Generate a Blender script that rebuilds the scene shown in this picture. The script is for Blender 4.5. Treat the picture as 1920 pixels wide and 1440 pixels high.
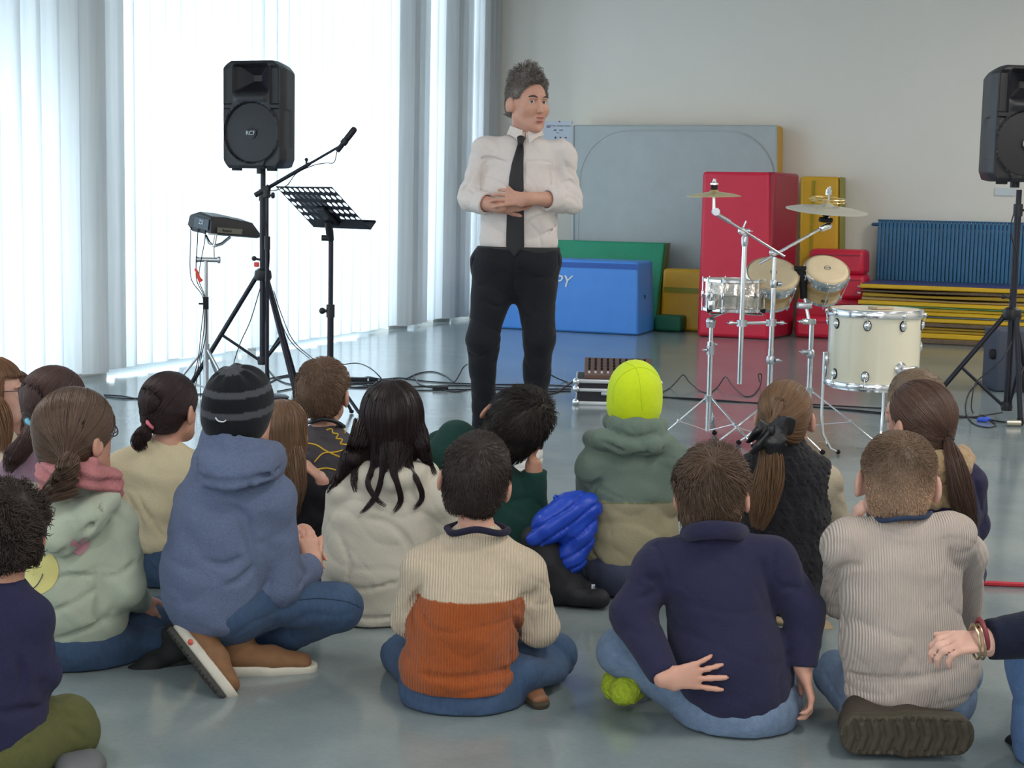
import bpy, math, random
import numpy as np
from mathutils import Vector, Matrix
from math import sin, cos, pi, radians as R_
random.seed(7)
for _o in list(bpy.data.objects): bpy.data.objects.remove(_o, do_unlink=True)
S = bpy.context.scene
COL = S.collection

# ------------------------------------------------------------------ camera
FPX, CAMH, YAW, PITCH, ROLL = 2900.0, 1.21, R_(21.24), math.atan(340/2900.0), 0.020
_Fh = np.array([-sin(YAW), cos(YAW), 0.0]); _Rh = np.array([cos(YAW), sin(YAW), 0.0]); _Z = np.array([0, 0, 1.0])
_f = _Fh*cos(PITCH) - _Z*sin(PITCH)
_u0 = _Fh*sin(PITCH) + _Z*cos(PITCH)
_r = _Rh*cos(ROLL) + _u0*sin(ROLL)
_u = _u0*cos(ROLL) - _Rh*sin(ROLL)
CAM = np.array([0, 0, CAMH])
cam = bpy.data.cameras.new('camera'); camo = bpy.data.objects.new('camera', cam); COL.objects.link(camo)
camo.matrix_world = Matrix(((_r[0], _u[0], -_f[0], 0), (_r[1], _u[1], -_f[1], 0), (_r[2], _u[2], -_f[2], CAMH), (0, 0, 0, 1)))
cam.sensor_width = 36; cam.lens = FPX/1920*36; cam.clip_end = 200
cam.dof.use_dof = False
S.camera = camo

# ------------------------------------------------------------------ world, exposure, daylight
w = bpy.data.worlds.new('sky'); S.world = w; w.use_nodes = True
w.node_tree.nodes['Background'].inputs[0].default_value = (.72, .84, 1, 1)
w.node_tree.nodes['Background'].inputs[1].default_value = 1.0
S.view_settings.view_transform = 'Standard'; S.view_settings.look = 'None'
S.view_settings.gamma = 1; S.view_settings.use_curve_mapping = False
S.view_settings.exposure = 0.06
WX, BY, RX, FY, CH = -6.3, 15.65, 6.5, -5.0, 3.9      # wall planes and ceiling height
def area(name, loc, rot, sx, sy, power, colr):
    l = bpy.data.lights.new(name, 'AREA'); l.shape = 'RECTANGLE'; l.size = sx; l.size_y = sy
    l.energy = power; l.color = colr
    o = bpy.data.objects.new(name, l); COL.objects.link(o); o.location = loc; o.rotation_euler = rot
    return o
# daylight outside the window wall (each bay of windows), and through the windows behind the viewer
DAY = (.87, .95, 1.0)
area('daylight', (WX-1.5, 5.2, 2.0), (0, -pi/2, 0), 3.8, 21.0, 2000, DAY)
area('daylight', (1.0, FY+.02, 1.9), (-pi/2, 0, pi), 7.0, 2.2, 150, (.93, .97, 1.0))

# ------------------------------------------------------------------ pixel to place
def ray(px, py):
    return _f + _r*((px-960)/FPX) + _u*((720-py)/FPX)
def P(px, py, d):                       # point seen at px,py at forward distance d (metres)
    r = ray(px, py); return CAM + r*(d/float(r@_Fh))
def floor_at(px, py, z=0.0):
    r = ray(px, py); return CAM + r*((z-CAMH)/r[2])
def onY(px, py, Y):                     # on a plane parallel to the back wall
    r = ray(px, py); return CAM + r*(Y/r[1])
def onX(px, py, X):
    r = ray(px, py); return CAM + r*(X/r[0])
def V3(*a): return np.array(a, float)

# ------------------------------------------------------------------ materials
def srgb(r, g, b):
    f = lambda c: (c/255/12.92) if c/255 <= .04045 else ((c/255+.055)/1.055)**2.4
    return (f(r), f(g), f(b), 1)
class NT:
    def __init__(s, name):
        s.m = bpy.data.materials.new(name); s.m.use_nodes = True
        s.t = s.m.node_tree; s.p = s.t.nodes['Principled BSDF']; s.out = s.t.nodes['Material Output']
    def n(s, typ, **kw):
        nd = s.t.nodes.new(typ)
        for k, v in kw.items():
            if k in nd.inputs.keys(): nd.inputs[k].default_value = v
            else: setattr(nd, k, v)
        return nd
    def l(s, a, ao, b, bi): s.t.links.new(a.outputs[ao], b.inputs[bi])
def mat(name, col, rough=.6, metal=0.0, noise=0.0, nscale=30, bump=0.0, bscale=60, spec=.5, sheen=0.0, coat=0.0, stretch=None):
    k = NT(name); p = k.p
    p.inputs['Base Color'].default_value = col; p.inputs['Roughness'].default_value = rough
    p.inputs['Metallic'].default_value = metal; p.inputs['Specular IOR Level'].default_value = spec
    p.inputs['Sheen Weight'].default_value = sheen; p.inputs['Coat Weight'].default_value = coat
    if noise or bump:
        tc = k.n('ShaderNodeTexCoord'); src, so = tc, 'Object'
        if stretch:
            mp = k.n('ShaderNodeMapping'); mp.inputs['Scale'].default_value = stretch
            k.l(tc, 'Object', mp, 'Vector'); src, so = mp, 'Vector'
    if noise:
        nz = k.n('ShaderNodeTexNoise', Scale=nscale, Detail=5.0, Roughness=.6); k.l(src, so, nz, 'Vector')
        mr = k.n('ShaderNodeMapRange'); mr.inputs['To Min'].default_value = 1-noise; mr.inputs['To Max'].default_value = 1+noise
        mr.inputs['From Min'].default_value = .25; mr.inputs['From Max'].default_value = .75
        k.l(nz, 'Fac', mr, 'Value')
        mx = k.n('ShaderNodeVectorMath', operation='SCALE'); mx.inputs[0].default_value = col[:3]
        k.l(mr, 'Result', mx, 'Scale'); k.l(mx, 'Vector', p, 'Base Color')
    if bump:
        nb = k.n('ShaderNodeTexNoise', Scale=bscale, Detail=4.0); k.l(src, so, nb, 'Vector')
        bp = k.n('ShaderNodeBump', Strength=min(1, bump), Distance=.004 if bump <= 1 else .004*bump); k.l(nb, 'Fac', bp, 'Height'); k.l(bp, 'Normal', p, 'Normal')
    return k.m
def knit(name, col, rib=180, attr=False, col2=None, split=None, depth=.003, axis='X', noise=.06, rough=.95):
    """ribbed jersey: vertical ribs as bump, optional second colour below a height (object z)."""
    k = NT(name); p = k.p; p.inputs['Roughness'].default_value = rough; p.inputs['Specular IOR Level'].default_value = .15
    p.inputs['Sheen Weight'].default_value = .15
    tc = k.n('ShaderNodeTexCoord')
    nz = k.n('ShaderNodeTexNoise', Scale=9.0, Detail=3.0); k.l(tc, 'Object', nz, 'Vector')
    add = k.n('ShaderNodeVectorMath', operation='MULTIPLY_ADD'); k.l(nz, 'Color', add, 0)
    add.inputs[1].default_value = (.008, .008, .008); k.l(tc, 'Object', add, 2)
    wv = k.n('ShaderNodeTexWave', wave_type='BANDS', bands_direction=axis, Scale=rib*.314, Distortion=0.0); k.l(add, 'Vector', wv, 'Vector')
    fine = k.n('ShaderNodeTexNoise', Scale=350.0, Detail=2.0); k.l(tc, 'Object', fine, 'Vector')
    ad = k.n('ShaderNodeMath', operation='MULTIPLY_ADD'); k.l(fine, 'Fac', ad, 0); ad.inputs[1].default_value = .35; k.l(wv, 'Fac', ad, 2)
    bp = k.n('ShaderNodeBump', Strength=.8, Distance=depth); k.l(ad, 'Value', bp, 'Height'); k.l(bp, 'Normal', p, 'Normal')
    mr = k.n('ShaderNodeMapRange'); mr.inputs['To Min'].default_value = 1-noise*2.2; mr.inputs['To Max'].default_value = 1+noise
    k.l(wv, 'Fac', mr, 'Value')
    if col2:
        sp = k.n('ShaderNodeSeparateXYZ'); k.l(tc, 'Object', sp, 'Vector')
        gt = k.n('ShaderNodeMath', operation='GREATER_THAN'); k.l(sp, 'Z', gt, 0); gt.inputs[1].default_value = split
        mc = k.n('ShaderNodeMix', data_type='RGBA'); k.l(gt, 'Value', mc, 'Factor'); mc.inputs[6].default_value = col2; mc.inputs[7].default_value = col
        sc = k.n('ShaderNodeVectorMath', operation='SCALE'); k.l(mc, 2, sc, 0)
    else:
        sc = k.n('ShaderNodeVectorMath', operation='SCALE'); sc.inputs[0].default_value = col[:3]
        if attr:
            at = k.n('ShaderNodeAttribute', attribute_name='tint'); k.l(at, 'Color', sc, 0)
    k.l(mr, 'Result', sc, 'Scale'); k.l(sc, 'Vector', p, 'Base Color')
    return k.m
M = {}
M['black'] = mat('black_plastic', srgb(26, 26, 32), .45)
M['blackmetal'] = mat('black_metal', srgb(30, 29, 42), .38, .3)
M['rubber'] = mat('rubber', srgb(22, 22, 24), .8)
M['chrome'] = mat('chrome', (.82, .83, .86, 1), .16, 1.0)
M['steel'] = mat('steel', (.62, .64, .68, 1), .3, 1.0)
M['brass'] = mat('brass', srgb(190, 175, 140), .3, 1.0)
M['white'] = mat('white_paint', srgb(225, 226, 228), .5)
M['wall'] = mat('wall_paint', srgb(228, 223, 214), .75, noise=.015, nscale=3, bump=.15, bscale=300)
M['ceiling'] = mat('ceiling_paint', srgb(215, 217, 217), .8)

# ------------------------------------------------------------------ mesh builder
def _frame(ax):
    ax = np.array(ax, float); ax /= (np.linalg.norm(ax)+1e-12)
    h = _Z if abs(ax[2]) < .9 else V3(1, 0, 0)
    a = np.cross(h, ax); a /= np.linalg.norm(a); return a, np.cross(ax, a), ax
class MB:
    def __init__(s): s.v = []; s.f = []; s.n = 0
    def add(s, vs, fs):
        vs = np.asarray(vs, float); s.v.append(vs); o = s.n
        s.f += [tuple(int(i)+o for i in f) for f in fs]; s.n += len(vs); return s
    def box(s, c, size, ax=None, bev=0.0):
        """box round centre c; ax = 3 unit vectors (rows)."""
        A = np.eye(3) if ax is None else np.array(ax, float); h = np.array(size, float)/2
        if bev <= 0:
            pts = [(x*h[0], y*h[1], z*h[2]) for x in (-1, 1) for y in (-1, 1) for z in (-1, 1)]
            fs = [(0, 1, 3, 2), (4, 6, 7, 5), (0, 4, 5, 1), (2, 3, 7, 6), (0, 2, 6, 4), (1, 5, 7, 3)]
            return s.add(np.array(pts)@A+c, fs)
        b = min(bev, h.min()*.95); n = 3
        def ring(z, ins):
            out = []
            for (sx, sy, a0) in ((1, 1, 0), (-1, 1, 90), (-1, -1, 180), (1, -1, 270)):
                for k in range(n+1):
                    a = R_(a0+90*k/n); out.append((sx*(h[0]-b)+cos(a)*(b-ins), sy*(h[1]-b)+sin(a)*(b-ins), z))
            return out
        rows = []
        for k in range(n+1):
            a = pi/2*k/n; rows.append(ring(-h[2]+b-b*cos(a), b-b*sin(a)))
        for k in range(n+1):
            a = pi/2*(1-k/n); rows.append(ring(h[2]-b+b*cos(a), b-b*sin(a)))
        m = 4*(n+1); V = np.array([p for r in rows for p in r])@A+c; fs = []
        for i in range(len(rows)-1):
            for j in range(m): fs.append((i*m+j, i*m+(j+1) % m, (i+1)*m+(j+1) % m, (i+1)*m+j))
        fs.append(tuple(range(m-1, -1, -1))); fs.append(tuple((len(rows)-1)*m+j for j in range(m)))
        return s.add(V, fs)
    def tube(s, pts, r, seg=10, caps=True):
        pts = np.array(pts, float); n = len(pts)
        rr = np.full(n, r) if np.isscalar(r) else np.array(r, float)
        t = np.gradient(pts, axis=0) if n > 1 else np.array([[0, 0, 1.]])
        t /= (np.linalg.norm(t, axis=1)[:, None]+1e-12)
        a, b, _ = _frame(t[0]); V = []
        for i in range(n):
            a = a-t[i]*(a@t[i]); a /= (np.linalg.norm(a)+1e-12); b = np.cross(t[i], a)
            for k in range(seg):
                w_ = 2*pi*k/seg; V.append(pts[i]+rr[i]*(a*cos(w_)+b*sin(w_)))
        fs = [(i*seg+k, i*seg+(k+1) % seg, (i+1)*seg+(k+1) % seg, (i+1)*seg+k) for i in range(n-1) for k in range(seg)]
        if caps: fs.append(tuple(range(seg-1, -1, -1))); fs.append(tuple((n-1)*seg+k for k in range(seg)))
        return s.add(V, fs)
    def cyl(s, a, b, r, r2=None, seg=16):
        a = np.array(a, float); b = np.array(b, float)
        return s.tube([a, b], [r, r if r2 is None else r2], seg)
    def lathe(s, c, prof, ax=(0, 0, 1), seg=32, closed=False):
        """profile = [(radius, height)...] round axis ax through c."""
        a, b, t = _frame(ax); c = np.array(c, float); V = []; n = len(prof)
        for (r, h) in prof:
            for k in range(seg):
                w_ = 2*pi*k/seg; V.append(c+t*h+max(r, 1e-5)*(a*cos(w_)+b*sin(w_)))
        fs = [(i*seg+k, i*seg+(k+1) % seg, (i+1)*seg+(k+1) % seg, (i+1)*seg+k) for i in range(n-1) for k in range(seg)]
        if closed: fs += [((n-1)*seg+k, (n-1)*seg+(k+1) % seg, (k+1) % seg, k) for k in range(seg)]
        return s.add(V, fs)
    def sphere(s, c, r, seg=16, sc=(1, 1, 1), ax=None):
        A = np.eye(3) if ax is None else np.array(ax, float); V = []; n = seg//2
        for i in range(n+1):
            th = pi*i/n
            for k in range(seg):
                V.append(np.array([sin(th)*cos(2*pi*k/seg)*r*sc[0], sin(th)*sin(2*pi*k/seg)*r*sc[1], cos(th)*r*sc[2]])@A+c)
        fs = [(i*seg+k, (i+1)*seg+k, (i+1)*seg+(k+1) % seg, i*seg+(k+1) % seg) for i in range(n) for k in range(seg)]
        return s.add(V, fs)
    def prism(s, poly, d):
        """poly = list of 3D points; extruded by vector d."""
        p = np.array(poly, float); n = len(p); V = np.vstack([p, p+np.array(d)])
        fs = [tuple(range(n-1, -1, -1)), tuple(range(n, 2*n))]+[(i, (i+1) % n, n+(i+1) % n, n+i) for i in range(n)]
        return s.add(V, fs)
    def grid(s, Pm, flip=False, wrap=False):
        """Pm = array (nu, nv, 3)."""
        nu, nv = Pm.shape[:2]; fs = []
        for i in range(nu-1):
            for j in range(nv-1+(1 if wrap else 0)):
                q = (i*nv+j, (i+1)*nv+j, (i+1)*nv+(j+1) % nv, i*nv+(j+1) % nv); fs.append(q[::-1] if flip else q)
        return s.add(Pm.reshape(-1, 3), fs)
    def build(s, name, m, parent=None, smooth=35):
        V = np.vstack(s.v)
        if parent is not None:
            Mi = np.array(WM[parent.name].inverted()); V = V@Mi[:3, :3].T+Mi[:3, 3]
        me = bpy.data.meshes.new(name); me.from_pydata(V.tolist(), [], s.f)
        return finish(name, me, m, parent, smooth)
WM = {}
def finish(name, me, m, parent, smooth=35, fixn=True):
    if fixn:
        import bmesh
        bm = bmesh.new(); bm.from_mesh(me); bmesh.ops.recalc_face_normals(bm, faces=bm.faces); bm.to_mesh(me); bm.free()
    if smooth:
        me.shade_smooth()
        if smooth < 180: me.set_sharp_from_angle(angle=R_(smooth))
    if m: me.materials.append(M[m] if isinstance(m, str) else m)
    o = bpy.data.objects.new(name, me); COL.objects.link(o)
    if parent is not None: o.parent = parent; WM[o.name] = WM[parent.name]
    return o
def tag(o, label, cat, group=None, kind=None):
    if label: o['label'] = label
    if cat: o['category'] = cat
    if group: o['group'] = group
    if kind: o['kind'] = kind
    return o
def thing(name, label, cat, loc, yaw=0.0, group=None):
    o = bpy.data.objects.new(name, None); COL.objects.link(o); o.empty_display_size = .1
    o.location = tuple(loc); o.rotation_euler = (0, 0, yaw)
    WM[o.name] = Matrix.Translation(Vector(loc)) @ Matrix.Rotation(yaw, 4, 'Z')
    return tag(o, label, cat, group)
def single(mb, name, m, label, cat, loc, yaw=0.0, group=None, smooth=35):
    """a thing of one mesh, origin at loc."""
    mm = Matrix.Translation(Vector(loc)) @ Matrix.Rotation(yaw, 4, 'Z'); Mi = np.array(mm.inverted())
    mb.v = [v@Mi[:3, :3].T+Mi[:3, 3] for v in mb.v]
    o = mb.build(name, m, None, smooth); o.location = tuple(loc); o.rotation_euler = (0, 0, yaw)
    WM[o.name] = mm
    return tag(o, label, cat, group)
def struct(mb, name, m, smooth=35):
    o = mb.build(name, m, None, smooth); o['kind'] = 'structure'; WM[o.name] = Matrix.Identity(4); return o
def text_on(txt, size, origin, xdir, ydir, m, parent, name='lettering', extrude=.001, shear=0.0, align='CENTER'):
    cu = bpy.data.curves.new(name, 'FONT'); cu.body = txt; cu.size = size; cu.extrude = extrude
    cu.shear = shear; cu.align_x = align; cu.align_y = 'CENTER'; cu.resolution_u = 3
    t = bpy.data.objects.new(name, cu); COL.objects.link(t)
    me = bpy.data.meshes.new_from_object(t.evaluated_get(bpy.context.evaluated_depsgraph_get()))
    bpy.data.objects.remove(t, do_unlink=True); bpy.data.curves.remove(cu)
    n = len(me.vertices); V = np.empty(n*3); me.vertices.foreach_get('co', V); V = V.reshape(-1, 3)
    x = np.array(xdir, float); x /= np.linalg.norm(x); y = np.array(ydir, float); y /= np.linalg.norm(y); z = np.cross(x, y)
    Wd = np.array(origin)+V[:, :1]*x+V[:, 1:2]*y+V[:, 2:3]*z
    if parent is not None:
        Mi = np.array(WM[parent.name].inverted()); Wd = Wd@Mi[:3, :3].T+Mi[:3, 3]
    me.vertices.foreach_set('co', Wd.ravel()); me.update()
    return finish(name, me, m, parent, 0, fixn=False)
def spline(pts, n=8):
    """Catmull-Rom through the points."""
    p = np.array(pts, float); p = np.vstack([2*p[0]-p[1], p, 2*p[-1]-p[-2]]); out = []
    for i in range(1, len(p)-2):
        for k in range(n):
            t = k/n
            out.append(.5*((2*p[i])+(-p[i-1]+p[i+1])*t+(2*p[i-1]-5*p[i]+4*p[i+1]-p[i+2])*t*t+(-p[i-1]+3*p[i]-3*p[i+1]+p[i+2])*t**3))
    out.append(p[-2]); return np.array(out)

# ------------------------------------------------------------------ room shell
def wallbox(name, lo, hi, m='wall'):
    b = MB(); lo = np.array(lo, float); hi = np.array(hi, float); b.box((lo+hi)/2, hi-lo); return struct(b, name, m, 0)
k = NT('vinyl_floor'); p = k.p
tc = k.n('ShaderNodeTexCoord')
n1 = k.n('ShaderNodeTexNoise', Scale=1.6, Detail=6.0, Roughness=.62); k.l(tc, 'Object', n1, 'Vector')
n2 = k.n('ShaderNodeTexNoise', Scale=70.0, Detail=3.0); k.l(tc, 'Object', n2, 'Vector')
cr = k.n('ShaderNodeValToRGB'); cr.color_ramp.elements[0].position = .3; cr.color_ramp.elements[1].position = .72
cr.color_ramp.elements[0].color = srgb(114, 129, 134); cr.color_ramp.elements[1].color = srgb(146, 154, 153)
k.l(n1, 'Fac', cr, 'Fac')
mr = k.n('ShaderNodeMapRange'); mr.inputs['To Min'].default_value = .9; mr.inputs['To Max'].default_value = 1.1; k.l(n2, 'Fac', mr, 'Value')
sc = k.n('ShaderNodeVectorMath', operation='SCALE'); k.l(cr, 'Color', sc, 0); k.l(mr, 'Result', sc, 'Scale')
k.l(sc, 'Vector', p, 'Base Color')
n3 = k.n('ShaderNodeTexNoise', Scale=5.0, Detail=5.0); k.l(tc, 'Object', n3, 'Vector')
mr2 = k.n('ShaderNodeMapRange'); mr2.inputs['To Min'].default_value = .13; mr2.inputs['To Max'].default_value = .2; k.l(n3, 'Fac', mr2, 'Value')
k.l(mr2, 'Result', p, 'Roughness'); p.inputs['Specular IOR Level'].default_value = .6
bp = k.n('ShaderNodeBump', Strength=.05, Distance=.001)
n4 = k.n('ShaderNodeTexNoise', Scale=3.0, Detail=2.0); k.l(tc, 'Object', n4, 'Vector'); k.l(n4, 'Fac', bp, 'Height'); k.l(bp, 'Normal', p, 'Normal')
M['floor'] = k.m
wallbox('floor', (WX-.6, FY-.2, -.1), (RX+.2, BY+.2, 0), 'floor')
wallbox('ceiling', (WX-.6, FY-.2, CH), (RX+.2, BY+.2, CH+.1), 'ceiling')
wallbox('wall_back', (WX-.6, BY, 0), (RX+.2, BY+.2, CH))
wallbox('wall_right', (RX, FY-.2, 0), (RX+.2, BY+.2, CH))
# wall behind the viewer with a band of windows
wallbox('wall_front', (WX-.6, FY-.2, 0), (RX+.2, FY, .8)); wallbox('wall_front', (WX-.6, FY-.2, 3.0), (RX+.2, FY, CH))
wallbox('wall_front', (WX-.6, FY-.2, .8), (-2.5, FY, 3.0)); wallbox('wall_front', (4.5, FY-.2, .8), (RX+.2, FY, 3.0))
# window wall: pillars, mullions, glass
M['glass'] = None
k = NT('window_glass'); g = k.n('ShaderNodeBsdfTransparent'); g.inputs[0].default_value = (.9, .95, .97, 1)
gl = k.n('ShaderNodeBsdfGlossy', Roughness=.02); mx = k.n('ShaderNodeMixShader', Fac=.08); k.l(g, 0, mx, 1); k.l(gl, 0, mx, 2); k.l(mx, 0, k.out, 'Surface'); M['glass'] = k.m
def wy(px, X=WX+.02): return float(onX(px, 400, X)[1])
pillars = [(wy(152), wy(219)), (wy(748), wy(783)), (wy(831), wy(862)), (BY-.55, BY)]
XP = WX+.0
for a_, b_ in pillars: wallbox('wall_left', (WX-.34, a_, 0), (WX-.075, b_, CH))
wallbox('wall_left', (WX-.6, FY-.2, 3.55), (WX-.3, BY+.2, CH))
wallbox('trim_1', (WX-.16, wy(489), 0), (WX-.10, wy(505), 3.6))
wallbox('daylight_blocker', (WX-.95, FY, 1.75), (WX-.85, wy(150), CH), 'wall')  # unseen slab outside, added to block daylight from the first blind's upper part
ys = [FY]+[q for pr in pillars for q in pr]
wi = 1
for a_, b_ in [(FY, pillars[0][0]), (pillars[0][1], pillars[1][0]), (pillars[1][1], pillars[2][0]), (pillars[2][1], pillars[3][0])]:
    if b_-a_ < .2: continue
    fr = MB(); x = WX-.30
    nm = max(1, int(round((b_-a_)/3.2)))
    if abs(a_-pillars[0][1]) < .01: cuts = [a_+.03, wy(497), b_-.03]
    else: cuts = list(np.linspace(a_+.03, b_-.03, nm+1))
    for q in cuts: fr.box(V3(x, q, 1.775), (.1, .09, 3.55))
    fr.box(V3(x, (a_+b_)/2, .04), (.09, b_-a_, .08)); fr.box(V3(x, (a_+b_)/2, 3.5), (.09, b_-a_, .1)); fr.box(V3(x, (a_+b_)/2, 2.6), (.05, b_-a_, .06))
    struct(fr, 'window_%d' % wi, 'white', 0)
    gp = MB(); gp.box(V3(x-.01, (a_+b_)/2, 1.78), (.006, b_-a_-.02, 3.5)); struct(gp, 'window_%d' % (wi+4), 'glass', 0); wi += 1

# vertical blinds: translucent fabric slats
k = NT('blind_fabric'); k.t.nodes.remove(k.p)
tc = k.n('ShaderNodeTexCoord')
nz = k.n('ShaderNodeTexNoise', Scale=4.0, Detail=3.0); mp = k.n('ShaderNodeMapping'); mp.inputs['Scale'].default_value = (6, 6, .25); k.l(tc, 'Object', mp, 'Vector'); k.l(mp, 'Vector', nz, 'Vector')
cr = k.n('ShaderNodeValToRGB'); cr.color_ramp.elements[0].position = .3; cr.color_ramp.elements[1].position = .7
cr.color_ramp.elements[0].color = (.66, .69, .72, 1); cr.color_ramp.elements[1].color = (.76, .78, .79, 1); k.l(nz, 'Fac', cr, 'Fac')
df = k.n('ShaderNodeBsdfDiffuse'); k.l(cr, 'Color', df, 'Color')
tr = k.n('ShaderNodeBsdfTranslucent'); k.l(cr, 'Color', tr, 'Color')
mx = k.n('ShaderNodeMixShader', Fac=.50); k.l(df, 0, mx, 1); k.l(tr, 0, mx, 2)
k.l(mx, 0, k.out, 'Surface'); M['blind'] = k.m
def blind(y0, y1, label, X=WX, wid=.215, step=.19, ang=9, zb=.035, jit=3, bow=.012):
    rnd = random.Random(int(y0*100)); t = thing('vertical_blind', label, 'blind', (X, (y0+y1)/2, 0), 0, 'vertical blinds along the window wall')
    b = MB(); y = y0; n = max(1, int(round((y1-y0)/step)))
    for i in range(n):
        yc = y0+(i+.5)*(y1-y0)/n; a = R_(ang+rnd.uniform(-jit, jit)); dz = rnd.uniform(-.008, .01)
        tw = R_(rnd.uniform(-2, 2))
        G = np.zeros((7, 6, 3))
        for iz in range(7):
            z = zb+dz+(CH-.12-zb-dz)*iz/6; aa = a+tw*(1-iz/6)
            for j in range(6):
                q = (j/5-.5)*wid; bw = bow*(1-(2*j/5-1)**2)
                G[iz, j] = (X+sin(aa)*q+bw*cos(aa), yc+cos(aa)*q, z)
        b.grid(G)
    o = b.build('slats', 'blind', t, 60)
    h = MB(); h.box(V3(X, (y0+y1)/2, CH-.07), (.05, y1-y0, .06)); h.build('headrail', 'white', t, 0)
    return t
blind(FY+.1, wy(150), 'long white vertical blind nearest the camera at the left edge, shaded grey above')
blind(wy(152), wy(221), 'narrow grey opaque stack of slats hanging before the first pillar', X=WX+.045, step=.16, ang=14, wid=.22)
blind(wy(222), wy(497), 'bright white vertical blind behind the left loudspeaker', ang=7)
blind(wy(498), wy(747), 'bright white vertical blind behind the microphone and music stand', ang=7)
blind(wy(748), wy(786), 'grey slats pulled together before the second pillar', X=WX+.04, step=.12, ang=40, wid=.2)
blind(wy(787), wy(829), 'white slats between the two far pillars', ang=16)
blind(wy(831), wy(866), 'dark grey bunched slats before the third pillar', X=WX+.04, step=.12, ang=40, wid=.2)
blind(wy(867), BY-.12, 'pale grey pleated slats ending at the room corner behind the standing man', ang=28, step=.15)

# unseen ceiling luminaires (behind and above the picture), added as fill light
M['fill_lamp'] = None
k = NT('fill_diffuser'); e = k.n('ShaderNodeEmission'); e.inputs[0].default_value = (1, .97, .93, 1); e.inputs[1].default_value = 5.0; k.l(e, 0, k.out, 'Surface'); M['fill_lamp'] = k.m
for n_, (x, y) in enumerate([(-4, -2), (0, -2), (4, -2), (-5.2, 3.4), (.8, 2.6), (4, 3.4), (1.5, 7.4), (4.5, 9), (1.5, 12)]):
    t = thing('ceiling_fill', ['added ceiling fill light behind the viewer by the window wall', 'added ceiling fill light straight behind the viewer', 'added ceiling fill light behind the viewer by the right wall', 'added ceiling fill light above the blinds left of the children', 'added ceiling fill light above the front row of children', 'added ceiling fill light right of the front row of children', 'added ceiling fill light above the drums', 'added ceiling fill light right of the right loudspeaker', 'added ceiling fill light nearest the gym mats'][n_], 'ceiling light', (x, y, CH), 0, 'added ceiling fill lights')
    b = MB(); b.box(V3(x, y, CH-.03), (.3, 1.5, .06), bev=.01); b.build('housing', 'white', t)
    b = MB(); b.box(V3(x, y, CH-.067), (.26, 1.44, .012)); b.build('diffuser', 'fill_lamp', t, 0)
    area('fill_light', (x, y, CH-.08), (0, 0, 0), .26, 1.4, (84 if y > 5 else 52), (1, .945, .875))

# ------------------------------------------------------------------ gym mats at the back wall
def vinyl(name, c, r=.42): return mat(name, c, r, noise=.05, nscale=6, bump=.5, bscale=7)
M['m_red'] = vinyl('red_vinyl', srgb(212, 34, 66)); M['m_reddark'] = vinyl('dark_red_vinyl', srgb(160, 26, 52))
M['m_yel'] = vinyl('yellow_vinyl', srgb(214, 162, 28)); M['m_blue'] = vinyl('blue_vinyl', srgb(70, 138, 222))
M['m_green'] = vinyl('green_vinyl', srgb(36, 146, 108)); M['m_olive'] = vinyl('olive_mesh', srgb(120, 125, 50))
M['m_grey'] = vinyl('grey_vinyl', srgb(170, 176, 176)); M['m_greyed'] = vinyl('pale_grey_vinyl', srgb(178, 182, 183))
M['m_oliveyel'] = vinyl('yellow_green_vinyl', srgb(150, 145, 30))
def hexa(b, F, B, bev=0):
    """F, B: four front and four back corners, bl br tr tl"""
    V = np.array(list(F)+list(B), float)
    return b.add(V, [(0, 1, 2, 3), (5, 4, 7, 6), (1, 5, 6, 2), (4, 0, 3, 7), (3, 2, 6, 7), (4, 5, 1, 0)])
def soft(o, w_=.02, seg=3):
    m_ = o.modifiers.new('bevel', 'BEVEL'); m_.width = w_; m_.segments = seg; m_.limit_method = 'ANGLE'; return o
def lerp(a, b, t): return np.array(a)*(1-t)+np.array(b)*t
def quad_box(px0, px1, pyt, pyb, Y, depth, zb=None, lean=0.0, pxt0=None, pxt1=None):
    """front face corners from the photograph on plane Y, box runs back by depth; lean = top further back."""
    bl = onY(px0, pyb, Y); br = onY(px1, pyb, Y)
    if zb is None: bl[2] = br[2] = 0.002
    else: bl[2] = br[2] = zb
    tl = onY(px0 if pxt0 is None else pxt0, pyt, Y+lean); tr = onY(px1 if pxt1 is None else pxt1, pyt, Y+lean); tr[2] = tl[2] = (tl[2]+tr[2])/2
    D = V3(0, depth, 0); F = [bl, br, tr, tl]; return F, [q+D for q in F]
# grey crash mat leaning on the wall
Yg = BY-.42
F, B = quad_box(1074, 1457, 234, 600, Yg, .30, lean=.06)
t = thing('crash_mat', 'huge pale grey crash mat with yellow back leaning upright against the wall', 'gym mat', (F[0]+F[1])/2)
Fm = [lerp(f, b_, .14) for f, b_ in zip(F, B)]
b = MB(); hexa(b, F, Fm); o = soft(b.build('cover', 'm_grey', t, 30), .03)
b = MB(); hexa(b, [lerp(f, g, .02) for f, g in zip(Fm, B)], B); soft(b.build('backing', 'm_yel', t, 30), .02)
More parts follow.
